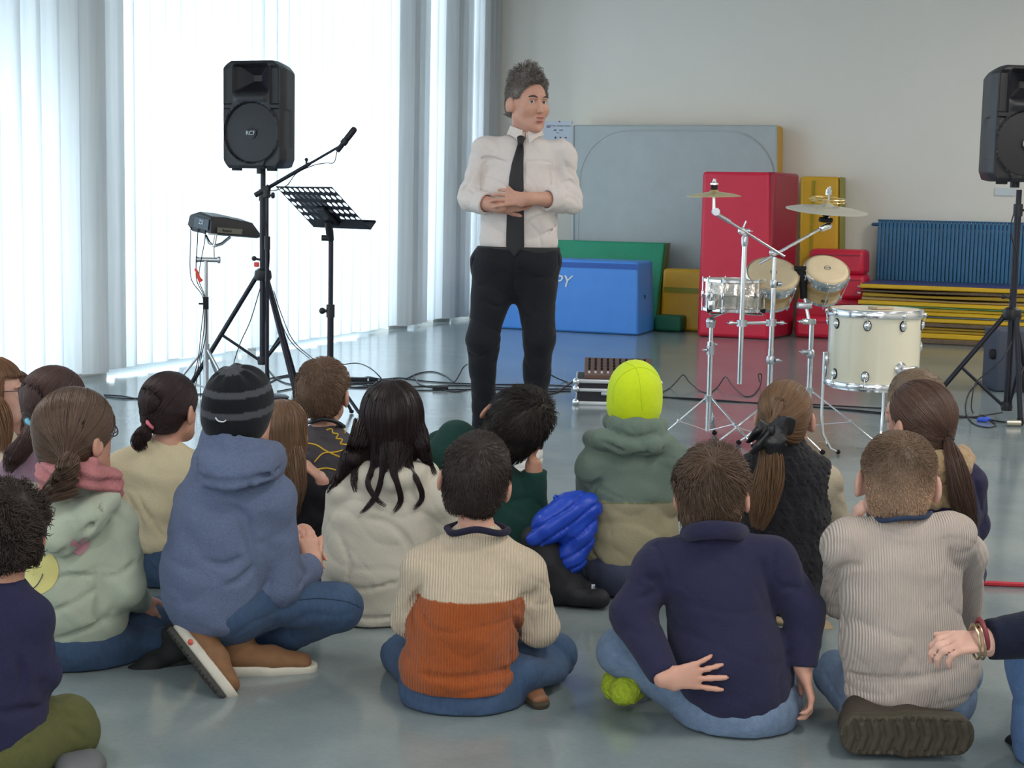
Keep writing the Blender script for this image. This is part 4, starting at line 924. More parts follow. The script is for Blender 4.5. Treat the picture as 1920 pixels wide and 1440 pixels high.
n_ = np.cross(xr, (C(0, .38, Hc+.095)-C(0, .04, Hc+.02))); n_ /= np.linalg.norm(n_); n_ = n_ if n_[2] > 0 else -n_
kn = MB()
for i in range(10):
    for j in range(5):
        q = lerp(C(.075+i*.038, .04, Hc+.02), C(.075+i*.038, .38, Hc+.095), .14+.17*j)
        b = MB(); b.lathe(q, [(.008, 0), (.007, .018 if j else .010), (0, .018 if j else .010)], ax=n_, seg=8); b.build('knob' if j else 'fader', 'black' if j else 'white', t)
# ------------------------------------------------------------------ amplifier bag right
fa = floor_at(1866, 735); fa[2] = 0; L = LF(fa); D = float(fa@_Fh); Hb = (735-618)*D/FPX
t = thing('speaker_box', 'dark blue grey box standing behind the right tripod stand', 'box', L(.3, .15))
b = MB(); b.box(L(.27, .16, Hb/2+.002), (.54, .32, Hb), ax=(_Rh, _Fh, _Z), bev=.015); b.build('cabinet', mat('slate_box', srgb(62, 68, 84), .6), t)
b = MB(); b.lathe(L(0, .06, Hb*.6), [(0, -.03), (.03, -.03), (.036, -.02), (.036, .0), (0, .0)], ax=_Rh, seg=16); b.build('side_knob', 'rubber', t)
b = MB(); b.lathe(L(.27, 0, Hb*.2), [(0, -.012), (.09, -.012), (.11, 0)], ax=_Fh, seg=24); b.lathe(L(.27, 0, Hb*.2), [(0, -.014), (.05, -.014)], ax=_Fh, seg=24); b.build('port', 'rubber', t)
b = MB(); q = floor_at(1897, 793, .02); b.tube([q-_Rh*.03, q+_Rh*.05], .017, 14); single(b, 'sand_weight', mat('pale_metal', srgb(190, 182, 165), .35, .6), 'short pale metal cylinder on the floor at the foot of the right stand', 'weight', q)

# ------------------------------------------------------------------ cables on the floor
M['cable'] = mat('cable_rubber', srgb(34, 34, 44), .5)
def cable(pts, label, r=.0042, m='cable', grp='black cables on the floor of the stage', name='cable', n=8):
    """pts: (px, py[, height]) on the floor."""
    W = []
    for q in pts:
        z = r+.0005 if len(q) == 2 else q[2]
        W.append(floor_at(q[0], q[1], 0)+V3(0, 0, z) if len(q) == 2 else P(q[0], q[1], float(floor_at(q[0], q[2])@_Fh)))
    W = spline(W, n); W[:, 2] = np.maximum(W[:, 2], r+.0004)
    b = MB(); b.tube(W, r, 7); return single(b, name, m, label, 'cable', W[0], group=grp)
cable([(195, 742), (230, 744), (262, 749), (320, 746)], 'short curl of cable on the floor by the girl with the pink hair tie')
cable([(198, 745), (240, 749), (300, 744), (380, 740), (430, 738)], 'cable running left behind the girl with the pink hair tie')
cable([(500, 712), (560, 700), (604, 690), (640, 684, 690), (668, 681, 700), (690, 688, 712), (708, 702, 720), (716, 716), (700, 722)], 'cable bowing up in an arc behind the boy with short brown hair')
cable([(520, 735), (560, 728), (640, 716), (664, 714), (690, 708), (716, 712), (752, 710), (800, 716), (860, 720), (930, 722), (1010, 722), (1072, 726)], 'cable running from the left stand to the flight case, upper of the bundle')
cable([(652, 722), (700, 720), (760, 726), (840, 724), (900, 726), (980, 730), (1070, 731)], 'cable of the bundle passing behind the standing man')
cable([(655, 728), (720, 730), (780, 733), (850, 732), (920, 731), (1000, 735), (1070, 735)], 'lower cable of the bundle between the long-haired girl and the flight case')
cable([(760, 712), (785, 701), (812, 698), (836, 706), (852, 717), (868, 690, 718), (876, 683, 722)], 'cable curling up towards the knee of the standing man')
cable([(776, 706), (788, 722), (815, 728), (850, 736), (876, 732)], 'thin cable crossing the bundle left of the standing man')
cable([(1026, 698, 722), (1040, 707, 720), (1058, 716), (1068, 720)], 'cable dropping from behind the trouser leg to the flight case')
cable([(1024, 742), (1046, 736), (1060, 726), (1074, 716)], 'short cable rising to the left corner of the flight case')
cable([(500, 690), (520, 712), (550, 722), (585, 716), (560, 706), (530, 708)], 'loose loop of cable at the foot of the left stand')
cable([(498, 722), (530, 708), (575, 700), (605, 692)], 'cable between the left stand and the boy with short brown hair')
for i, o_ in enumerate((0, 6)):
    q = [P(507+o_, 545, 9.55), P(522+o_, 590, 9.5), P(545+o_, 640, 9.45), floor_at(580+o_, 672, .005)]
    b = MB(); b.tube(spline(q), .003, 6); single(b, 'cable', 'cable', ['left of the two leads drooping from the left loudspeaker stand hub', 'right of the two leads drooping from the left loudspeaker stand hub'][i], 'cable', q[-1], group='leads of the left loudspeaker stand')
q = [P(488, 540, 9.5), P(470, 600, 9.45), P(452, 640, 9.4), P(440, 675, 9.35), floor_at(430, 720, .005)]
b = MB(); b.tube(spline(q), .003, 6); single(b, 'cable', 'cable', 'lead drooping left of the left loudspeaker pole above the striped beanie', 'cable', q[-1])
cable([(1243, 736), (1256, 729), (1268, 716, 728), (1281, 703, 726), (1292, 716, 728), (1312, 734), (1330, 738), (1345, 728), (1360, 707, 726), (1372, 722, 732), (1395, 744), (1412, 742), (1424, 728), (1428, 704, 726), (1422, 702, 728), (1424, 716, 730)], 'springy cable rising and dipping in waves beneath the drums', .0038, n=10)
cable([(1240, 746), (1290, 748), (1350, 752), (1420, 757), (1480, 758), (1530, 760), (1600, 764), (1655, 767)], 'upper of three cables running under the drums to the right')
cable([(1240, 745), (1300, 751), (1360, 754), (1440, 758), (1520, 764), (1600, 770), (1660, 776)], 'middle of three cables running under the drums to the right')
cable([(1500, 761), (1580, 770), (1650, 777), (1720, 782), (1800, 784), (1850, 779), (1880, 774)], 'lowest of three cables, passing on to the right loudspeaker stand')
cable([(1785, 780), (1840, 786), (1885, 793), (1920, 792)], 'cable at the foot of the right loudspeaker stand')
cable([(1868, 800), (1852, 803), (1826, 796), (1812, 778), (1812, 752), (1822, 730), (1840, 715)], 'cable loop standing left of the right loudspeaker stand', .0038)
q = [P(1897, 640, 8.75), P(1880, 672, 8.7), P(1850, 700, 8.7), P(1830, 718, 8.7), P(1822, 750, 8.7), floor_at(1824, 773, .005), floor_at(1846, 780, .005), floor_at(1866, 795, .005)]
b = MB(); b.tube(spline(q), .0038, 6); single(b, 'cable', 'cable', 'cable hanging from the right stand hub to the floor', 'cable', q[-1], group='black cables on the floor of the stage')
q = [P(1903, 395, 8.8), P(1896, 420, 8.8), P(1898, 450, 8.82), P(1908, 480, 8.85), P(1908, 530, 8.85)]
b = MB(); b.tube(spline(q), .0038, 6); single(b, 'cable', 'cable', 'cable bulging from the upper pole of the right loudspeaker stand', 'cable', q[-1])
b = MB(); q = floor_at(1842, 787, .012); b.box(q, (.06, .04, .02), bev=.006); b.box(q+V3(.02, .02, .006), (.04, .05, .015), ax=(_Rh, _Fh, _Z), bev=.004); single(b, 'tape_roll', mat('blue_tape', srgb(50, 90, 215), .5), 'crumpled bright blue tape on the floor left of the right stand', 'tape', q)
b = MB(); q = floor_at(826, 727, .014); b.box(q, (.10, .045, .026), ax=(_Rh, _Fh, _Z), bev=.004); single(b, 'power_adapter', 'black', 'small black power adapter among the cables left of the man', 'adapter', q)
b = MB(); q = floor_at(672, 711, .014); b.box(q, (.12, .05, .026), ax=(_Rh, _Fh, _Z), bev=.004); b.cyl(q+_Rh*.07, q+_Rh*.13, .012); single(b, 'plug_box', 'black', 'black plug box among the coiled cables behind the brown-haired boy', 'adapter', q)
for i, (x, y, rx) in enumerate([(690, 716, .13), (700, 724, .16)]):
    q = floor_at(x, y, .006); b = MB(); b.tube([q+_Rh*rx*cos(a)+_Fh*.07*sin(a)+_Z*.004*sin(3*a) for a in np.linspace(0, 2*pi*1.9, 50)], .004, 6); single(b, 'cable_coil', 'cable', ['loosely coiled cable nearer the windows behind the brown-haired boy', 'wider loosely coiled cable behind the brown-haired boy'][i], 'cable', q, group='black cables on the floor of the stage')
cable([(1790, 1097), (1830, 1098), (1875, 1100), (1925, 1102), (2100, 1110), (2300, 1118)], 'red rope lying on the floor at the right edge', .009, mat('red_rope', srgb(196, 44, 62), .55, bump=.6, bscale=200), None, 'floor_rope')
# ------------------------------------------------------------------ sculpting kit: distance fields turned into one smooth surface
def nz3(p, f, seed=0.0):
    """cheap smooth noise in [-1,1]; p (...,3), f = frequency vector."""
    x, y, z = p[..., 0]*f[0]+seed*1.7, p[..., 1]*f[1]+seed*2.3, p[..., 2]*f[2]+seed*3.1
    return (np.sin(x+1.3*np.sin(y*1.1+seed)+.7*z)+np.sin(y*1.3+1.1*np.sin(z*1.2+x*.5))+np.sin(z*1.1+1.4*np.sin(x*.9+y*.6+seed)))/3
class SD:
    """list of primitives joined by smooth union, meshed by surface nets."""
    def __init__(s, h=.006): s.h = h; s.pr = []; s.cuts = []; s.disp = []; s.folds = []
    def cap(s, a, b, ra, rb=None, k=.02, sub=False):
        s.pr.append(('c', np.array(a, float), np.array(b, float), ra, ra if rb is None else rb, k, sub)); return s
    def chain(s, pts, rs, k=.02, sub=False):
        for i in range(len(pts)-1): s.cap(pts[i], pts[i+1], rs[i], rs[i+1], k, sub)
        return s
    def ell(s, c, r, A=None, k=.02, sub=False):
        s.pr.append(('e', np.array(c, float), np.array(r, float), np.eye(3) if A is None else np.array(A, float), k, sub)); return s
    def ecap(s, a, b, wa, da, wb, db, side, k=.03, sub=False):
        """elliptic capsule: half width w along side, half depth d across."""
        s.pr.append(('w', np.array(a, float), np.array(b, float), wa, da, wb, db, np.array(side, float), k, sub)); return s
    def box(s, c, half, A, r=.01, k=.01, sub=False):
        s.pr.append(('b', np.array(c, float), np.array(half, float), np.array(A, float), r, k, sub)); return s
    def bounds(s):
        lo = np.full(3, 9e9); hi = -lo
        for q in s.pr:
            if q[-1]: continue
            for l, u in [s._bb(q, .012)]: lo = np.minimum(lo, l); hi = np.maximum(hi, u)
        return lo, hi
    def _bb(s, q, m):
        if q[0] == 'c': r = max(q[3], q[4])+m; return np.minimum(q[1], q[2])-r, np.maximum(q[1], q[2])+r
        if q[0] == 'e': r = q[2].max()+m; return q[1]-r, q[1]+r
        if q[0] == 'w': r = max(q[3:7])+m; return np.minimum(q[1], q[2])-r, np.maximum(q[1], q[2])+r
        r = np.linalg.norm(q[2])+q[4]+m; return q[1]-r, q[1]+r
    def _d(s, q, p):
        if q[0] == 'c':
            ba = q[2]-q[1]; L2 = max(ba@ba, 1e-9); t = np.clip(((p-q[1])@ba)/L2, 0, 1)
            return np.linalg.norm(p-q[1]-t[..., None]*ba, axis=-1)-(q[3]+t*(q[4]-q[3]))
        if q[0] == 'e':
            l = (p-q[1])@q[3].T; m = np.linalg.norm(l/q[2], axis=-1); g = np.linalg.norm(l/q[2]**2, axis=-1)+1e-9
            return m*(m-1)/g
        if q[0] == 'w':
            ba = q[2]-q[1]; L2 = max(ba@ba, 1e-9); t = np.clip(((p-q[1])@ba)/L2, 0, 1); o = p-q[1]-t[..., None]*ba
            ax = ba/np.sqrt(L2); sd = q[7]-ax*(q[7]@ax); sd = sd/(np.linalg.norm(sd)+1e-9); n = np.cross(ax, sd)
            w_ = q[3]+t*(q[5]-q[3]); d_ = q[4]+t*(q[6]-q[4]); mn = np.minimum(w_, d_)
            X, Y, Zz = (o@sd)/w_, (o@n)/d_, (o@ax)/mn; m = np.sqrt(X*X+Y*Y+Zz*Zz); g = np.sqrt((X/w_)**2+(Y/d_)**2+(Zz/mn)**2)+1e-9
            return m*(m-1)/g
        l = np.abs((p-q[1])@q[3].T)-q[2]; return np.linalg.norm(np.maximum(l, 0), axis=-1)+np.minimum(l.max(-1), 0)-q[4]
    def field(s):
        lo, hi = s.bounds(); h = s.h; n = np.ceil((hi-lo)/h).astype(int)+3; lo = lo-h
        s.lo, s.n = lo, n; F = np.full(n, .06, np.float32)
        ax = [lo[i]+h*np.arange(n[i]) for i in range(3)]
        for q in s.pr: s._apply(F, q, ax)
        s.ax = ax
        if s.disp or s.cuts:
            idx = np.argwhere(np.abs(F) < .05); p = np.stack([ax[i][idx[:, i]] for i in range(3)], -1); v = F[tuple(idx.T)].astype(float)
            for f in s.disp: v = v+f(p)
            for f in s.cuts: v = np.maximum(v, f(p))
            F[tuple(idx.T)] = v
        s.F = F; return s
    def _apply(s, F, q, ax):
        k, sub = q[-2], q[-1]; l, u = s._bb(q, k*1.2+.02)
        i0 = np.maximum(((l-s.lo)/s.h).astype(int), 0); i1 = np.minimum(((u-s.lo)/s.h).astype(int)+2, s.n)
        if (i1 <= i0).any(): return
        g = np.stack(np.meshgrid(*[ax[i][i0[i]:i1[i]] for i in range(3)], indexing='ij'), -1)
        d = s._d(q, g); sl = tuple(slice(i0[i], i1[i]) for i in range(3)); a = F[sl]
        if sub: d = -d; hh = np.clip(.5-.5*(a-d)/k, 0, 1); F[sl] = a*(1-hh)+d*hh+k*hh*(1-hh)
        else: hh = np.clip(.5+.5*(a-d)/k, 0, 1); F[sl] = a*(1-hh)+d*hh-k*hh*(1-hh)
    def val(s, p):
        i = np.clip(((p-s.lo)/s.h), 0, s.n-1.001); j = i.astype(int); f = i-j; F = s.F; r = 0
        for a in (0, 1):
            for b in (0, 1):
                for c in (0, 1):
                    r += F[j[0]+a, j[1]+b, j[2]+c]*(f[0] if a else 1-f[0])*(f[1] if b else 1-f[1])*(f[2] if c else 1-f[2])
        return r
    def hit(s, px, py, d0, d1):
        """first surface point seen at the pixel between the two depths."""
        rr = ray(px, py); rr = rr/float(rr@_Fh); t = d0
        while t < d1:
            p = CAM+rr*t
            if ((p > s.lo) & (p < s.lo+s.h*(s.n-1))).all() and s.val(p) < 0: return p
            t += .003
        return None
    def fold(s, pts, r, depth, D, k=.010, rng=(-.6, .5)):
        """groove pressed into the surface along a line seen in the photograph."""
        W = [s.hit(x, y, D+rng[0], D+rng[1]) for x, y in pts]; W = [w_ for w_ in W if w_ is not None]
        if len(W) < 2: return
        W = spline(W, 4); n = len(W)
        for i in range(n-1):
            e = lambda i: r*(.35+.65*sin(pi*min(1, max(0, (i+.5)/n))))
            vd = -_Fh*(r*.45)
            s._apply(s.F, ('c', W[i]+vd, W[i+1]+vd, e(i), e(i+1), k, True), s.ax)
    def mesh(s):
        F, h, lo = s.F, s.h, s.lo; n = F.shape
        I = F < 0
        c = [slice(None, -1), slice(1, None)]
        cnt = np.zeros((n[0]-1, n[1]-1, n[2]-1), np.int8)
        for a in (0, 1):
            for b in (0, 1):
                for d in (0, 1): cnt += I[c[a], c[b], c[d]]
        act = np.argwhere((cnt > 0) & (cnt < 8))
        vid = np.full(cnt.shape, -1, np.int64); vid[tuple(act.T)] = np.arange(len(act))
        acc = np.zeros((len(act), 3)); num = np.zeros(len(act))
        co = [(a, b, d) for a in (0, 1) for b in (0, 1) for d in (0, 1)]
        vals = {q: F[act[:, 0]+q[0], act[:, 1]+q[1], act[:, 2]+q[2]].astype(float) for q in co}
        for q in co:
            for i in range(3):
                if q[i] == 0:
                    r = list(q); r[i] = 1; r = tuple(r); a, b = vals[q], vals[r]; m = (a < 0) != (b < 0)
                    t = np.where(m, a/np.where(m, a-b, 1), 0); pt = np.array(q, float)[None].repeat(len(act), 0); pt[:, i] += t
                    acc += pt*m[:, None]; num += m
        V = lo+h*(act+acc/np.maximum(num, 1)[:, None]); fs = []
        for i in range(3):
            a = [slice(None)]*3; b = [slice(None)]*3; a[i] = slice(None, -1); b[i] = slice(1, None)
            A, B = I[tuple(a)], I[tuple(b)]; e = np.argwhere(A != B); j, k = (i+1) % 3, (i+2) % 3
            e = e[(e[:, j] > 0) & (e[:, k] > 0) & (e[:, j] < n[j]-1) & (e[:, k] < n[k]-1)]
            inside = A[tuple(e.T)]; q = []
            for dj, dk in ((-1, -1), (0, -1), (0, 0), (-1, 0)):
                g = e.copy(); g[:, j] += dj; g[:, k] += dk; q.append(vid[tuple(g.T)])
            q = np.stack(q, -1); q = np.where(inside[:, None], q, q[:, ::-1]); fs.append(q[(q >= 0).all(1)])
        return V, np.vstack(fs)
def relax(V, Q, it=1, lam=.5):
    n = len(V)
    for _ in range(it):
        acc = np.zeros_like(V); num = np.zeros(n)
        for a, b in ((0, 1), (1, 2), (2, 3), (3, 0)):
            for u, v in ((a, b), (b, a)): np.add.at(acc, Q[:, u], V[Q[:, v]]); np.add.at(num, Q[:, u], 1)
        V = V+lam*(acc/np.maximum(num, 1)[:, None]-V)
    return V
def raw(name, V, Q, m, parent=None, shade=None, smooth=True, world=None, cols=None):
    """mesh object from arrays (quads), V in world space."""
    Mi = np.array((WM[parent.name] if parent is not None else world).inverted()); V = V@Mi[:3, :3].T+Mi[:3, 3]
    me = bpy.data.meshes.new(name); me.vertices.add(len(V)); me.vertices.foreach_set('co', V.astype(np.float32).ravel())
    me.loops.add(Q.size); me.loops.foreach_set('vertex_index', Q.astype(np.int32).ravel())
    me.polygons.add(len(Q)); w_ = Q.shape[1]; me.polygons.foreach_set('loop_start', np.arange(0, Q.size, w_, dtype=np.int32))
    me.polygons.foreach_set('loop_total', np.full(len(Q), w_, np.int32))
    me.polygons.foreach_set('use_smooth', np.full(len(Q), smooth)); me.update(calc_edges=True)
    if shade is not None:
        at = me.attributes.new('shade', 'FLOAT', 'POINT'); at.data.foreach_set('value', shade.astype(np.float32))
    if cols is not None:
        at = me.attributes.new('tint', 'FLOAT_COLOR', 'POINT'); at.data.foreach_set('color', cols.astype(np.float32).ravel())
    me.materials.append(M[m] if isinstance(m, str) else m)
    o = bpy.data.objects.new(name, me); COL.objects.link(o)
    if parent is not None: o.parent = parent; WM[o.name] = WM[parent.name]
    else: o.matrix_world = world; WM[o.name] = world
    return o
def sculpt(sd, name, m, parent=None, world=None, it=1, folds=None, D=None, cols=None):
    sd.field()
    for f in (folds or []): sd.fold(f[0], f[1], f[2] if len(f) > 2 else 0, D)
    V, Q = sd.mesh(); V = relax(V, Q, it)
    return raw(name, V, Q, m, parent, world=world, cols=cols(V) if cols else None)
class Str:
    """hair strands: many thin tapering three sided tubes in one array."""
    def __init__(s): s.V = []; s.Q = []; s.S = []; s.n = 0
    def add(s, C, r, shade):
        """C (N,K,3) centre lines, r (K,) or (N,K)."""
        N, K = C.shape[:2]
        if N == 0: return s
        t = np.gradient(C, axis=1); t /= np.linalg.norm(t, axis=2, keepdims=True)+1e-9
        ref = np.where(np.abs(t[..., 2:3]) < .85, np.array([0, 0, 1.]), np.array([1., 0, 0])); a = np.cross(ref, t); a /= np.linalg.norm(a, axis=2, keepdims=True)+1e-9; b = np.cross(t, a)
        r = np.broadcast_to(r, (N, K))[..., None]; ring = [C+r*(a*cos(w_)+b*sin(w_)) for w_ in (0, 2*pi/3, 4*pi/3)]
        V = np.stack(ring, 2).reshape(-1, 3); base = (np.arange(N)*K*3)[:, None, None]+(np.arange(K-1)*3)[None, :, None]
        q = [np.stack([base+i, base+(i+1) % 3, base+3+(i+1) % 3, base+3+i], -1).reshape(-1, 4) for i in range(3)]
        s.V.append(V); s.Q.append(np.vstack(q)+s.n); s.S.append(np.repeat(shade, K*3)); s.n += len(V); return s
    def bundle(s, guide, rad, n, th=.0008, K=14, curl=0.0, seed=0, ends=.25, flat=1.0):
        """n strands following a guide line, spread by rad along it."""
        rg = np.random.default_rng(seed); g = spline(guide, 6); u = np.linspace(0, 1, len(g))
        cum = np.r_[0, np.cumsum(np.linalg.norm(np.diff(g, axis=0), axis=1))]; cum /= cum[-1]; tt = np.linspace(0, 1, K)
        G = np.stack([np.interp(tt, cum, g[:, i]) for i in range(3)], -1); rr = np.interp(tt, np.linspace(0, 1, len(rad)), rad)
        t = np.gradient(G, axis=0); t /= np.linalg.norm(t, axis=1)[:, None]; a = np.cross(t, _Fh); a /= np.linalg.norm(a, axis=1)[:, None]+1e-9; b = np.cross(t, a)
        ang = rg.uniform(0, 2*pi, n); q = np.sqrt(rg.uniform(0, 1, n)); dr = rg.uniform(-.4, .4, n)
        an = ang[:, None]+dr[:, None]*tt[None]*2; ro = q[:, None]*rr[None]*(1+.15*np.sin(tt[None]*6+ang[:, None]))
        if curl: ro = ro+curl*np.sin(tt[None]*9+ang[:, None]*2)*tt[None]
        C = G[None]+ro[..., None]*(np.cos(an)[..., None]*a[None]+flat*np.sin(an)[..., None]*b[None])
        cut = rg.uniform(1-ends, 1, n); C = np.stack([np.stack([np.interp(tt*c, tt, C[i, :, j]) for j in range(3)], -1) for i, c in enumerate(cut)])
        return s.add(C, th*np.linspace(1, .45, K), .62+.6*rg.uniform(0, 1, n)**1.3)
HAIRM = {}
def hair_mat(c, rough=.42):
    if c in HAIRM: return HAIRM[c]
    k = NT('hair'); p = k.p; at = k.n('ShaderNodeAttribute', attribute_name='shade'); sc = k.n('ShaderNodeVectorMath', operation='SCALE'); sc.inputs[0].default_value = srgb(*c)[:3]
    k.l(at, 'Fac', sc, 'Scale'); k.l(sc, 'Vector', p, 'Base Color'); p.inputs['Roughness'].default_value = rough; p.inputs['Specular IOR Level'].default_value = .35
    HAIRM[c] = k.m; return k.m
def tint_mat(name, rough=.9, bump=.4, bscale=260, sheen=.1, noise=.05):
    k = NT(name); p = k.p; at = k.n('ShaderNodeAttribute', attribute_name='tint'); p.inputs['Roughness'].default_value = rough; p.inputs['Specular IOR Level'].default_value = .2; p.inputs['Sheen Weight'].default_value = sheen
    tc = k.n('ShaderNodeTexCoord'); nz = k.n('ShaderNodeTexNoise', Scale=bscale*.5, Detail=3.0); k.l(tc, 'Object', nz, 'Vector'); mr = k.n('ShaderNodeMapRange'); mr.inputs['To Min'].default_value = 1-noise*2; mr.inputs['To Max'].default_value = 1+noise*2
    k.l(nz, 'Fac', mr, 'Value'); sc = k.n('ShaderNodeVectorMath', operation='SCALE'); k.l(at, 'Color', sc, 0); k.l(mr, 'Result', sc, 'Scale'); k.l(sc, 'Vector', p, 'Base Color')
    bp = k.n('ShaderNodeBump', Strength=bump, Distance=.002); k.l(nz, 'Fac', bp, 'Height'); k.l(bp, 'Normal', p, 'Normal'); return k.m
def cloth(name, c, rough=.92, noise=.08, nscale=160, bump=.5, bscale=240, sheen=.05, **kw):
    return mat(name, srgb(*c), rough, noise=noise, nscale=nscale, bump=bump, bscale=bscale, spec=.2, sheen=sheen, **kw)
def skin_mat(name, c, red=.0):
    k = NT(name); p = k.p; tc = k.n('ShaderNodeTexCoord'); nz = k.n('ShaderNodeTexNoise', Scale=18.0, Detail=4.0); k.l(tc, 'Object', nz, 'Vector')
    cr = k.n('ShaderNodeValToRGB'); a = np.array(srgb(*c)[:3]); cr.color_ramp.elements[0].color = tuple(a*[.98, .92, .91])+(1,); cr.color_ramp.elements[1].color = tuple(np.minimum(a*1.06, 1))+(1,)
    cr.color_ramp.elements[0].position = .35; cr.color_ramp.elements[1].position = .65; k.l(nz, 'Fac', cr, 'Fac'); k.l(cr, 'Color', p, 'Base Color'); p.inputs['Roughness'].default_value = .5
    p.inputs['Subsurface Weight'].default_value = .12; p.inputs['Subsurface Radius'].default_value = (.012, .005, .003); p.inputs['Subsurface Scale'].default_value = 1.0; p.inputs['Specular IOR Level'].default_value = .35
    return k.m
M['skin'] = skin_mat('skin', (200, 153, 134)); M['skin_tan'] = skin_mat('skin_tan', (184, 138, 116)); M['skin_pale'] = skin_mat('skin_pale', (208, 167, 151))

# ------------------------------------------------------------------ anatomy
class Head:
    """local frame: x = right side of the viewer, y = where the face looks, z = up."""
    def __init__(s, c, w, yaw=0, pitch=0, roll=0):
        """c centre, w = breadth of the skull in metres, yaw: + turns the face to the viewer's left, 0 looks away."""
        s.c = np.array(c, float); s.k = w/.15
        b = Matrix.Rotation(YAW+R_(yaw), 3, 'Z') @ Matrix.Rotation(R_(pitch), 3, 'X') @ Matrix.Rotation(R_(roll), 3, 'Y')
        s.A = np.array(b).T                                   # rows = local axes in world space
    def w(s, x, y, z): return s.c+(np.array([x, y, z])*s.k)@s.A
    def loc(s, p): return ((p-s.c)@s.A.T)/s.k
    def add(s, sd, neck=None, nr=.045, face=False, ears=True, jaw=1.0):
        k = s.k
        sd.ell(s.w(0, -.012, .03), np.array([.073, .092, .080])*k, s.A, .01)
        sd.ell(s.w(0, .030, -.028), np.array([.060*jaw, .060, .082])*k, s.A, .03*k)
        sd.ell(s.w(0, .062, -.088), np.array([.026, .022, .022])*k, s.A, .03*k)
        for sx in (-1, 1):
            sd.cap(s.w(sx*.052*jaw, .005, -.06), s.w(sx*.022, .058, -.088), .016*k, .014*k, .03*k)
            if ears:
                A2 = np.array(Matrix.Rotation(R_(sx*24), 3, 'Z') @ Matrix.Rotation(R_(-8), 3, 'X')).T@s.A
                sd.ell(s.w(sx*.084, -.010, -.010), np.array([.0085, .0195, .033])*k, A2, .006)
                sd.ell(s.w(sx*.077, .002, -.02), np.array([.013, .011, .020])*k, A2, .01)
                sd.ell(s.w(sx*.094, .0, -.006), np.array([.005, .009, .017])*k, A2, .004, sub=True)
        sd.cap(s.w(0, .086, .004), s.w(0, .099, -.030), .007*k, .0095*k, .012*k)
        sd.ell(s.w(0, .092, -.063), np.array([.020, .008, .006])*k, s.A, .008*k)
        for sx in (-1, 1): sd.ell(s.w(sx*.030, .086, .008), np.array([.016, .010, .010])*k, s.A, .008*k, sub=True); sd.cap(s.w(sx*.014, .092, .024), s.w(sx*.045, .080, .022), .006*k, .005*k, .01*k)
        if neck is not None: sd.cap(s.w(0, -.018, -.045), neck, nr, nr*1.12, .03)
def lerp3(a, b, t): return a*(1-t)+b*t
def hair_shell(hd, t=.012, nape=-.068, front=.055, ear=-.004, side=1.0, top=0.0, extra=None, h=.0045, disp=.002, fr=(70, 70, 50), seed=1.0, earhole=False):
    """cap of hair on a head, cut along hairline, ears and nape."""
    sd = SD(h); k = hd.k
    sd.ell(hd.w(0, -.012, .030), np.array([.073+t*side, .092+t, .080+t+top])*k, hd.A, .01)
    sd.ell(hd.w(0, -.050, -.030), np.array([.056+t*side, .042+t*.8, .058])*k, hd.A, .03*k)
    if extra: extra(sd)
    def cut(p):
        l = hd.loc(p); y, z = l[..., 1], l[..., 2]
        zc = np.where(y < -.028, nape, nape+(ear-nape)*np.clip((y+.028)/.022, 0, 1)); zc = np.where(y > .03, ear+(y-.03)*2.4, zc); zc = np.where(y > front, np.maximum(zc, .06), zc)
        return (zc-z)*k
    sd.cuts.append(cut)
    if disp: sd.disp.append(lambda p: disp*nz3(p, fr, seed))
    if earhole:
        for sx in (-1, 1): sd.ell(hd.w(sx*.088, .004, -.016), np.array([.024, .028, .034])*k, hd.A, .006, sub=True)
    return sd
def surf_pts(V, Q, n, rg, ok=None):
    a, b, c = V[Q[:, 0]], V[Q[:, 1]], V[Q[:, 2]]; nr = np.cross(b-a, c-a); ar = np.linalg.norm(nr, axis=1); ar = np.where(ar > 0, ar, 1e-12); w_ = ar.copy()
    if ok is not None: w_ = w_*ok((a+c)/2)
    i = rg.choice(len(Q), n, p=w_/w_.sum()); u, v = rg.uniform(0, 1, (2, n, 1)); q = Q[i]
    p = (V[q[:, 0]]*(1-u)+V[q[:, 1]]*u)*(1-v)+(V[q[:, 3]]*(1-u)+V[q[:, 2]]*u)*v
    return p, nr[i]/ar[i][:, None]
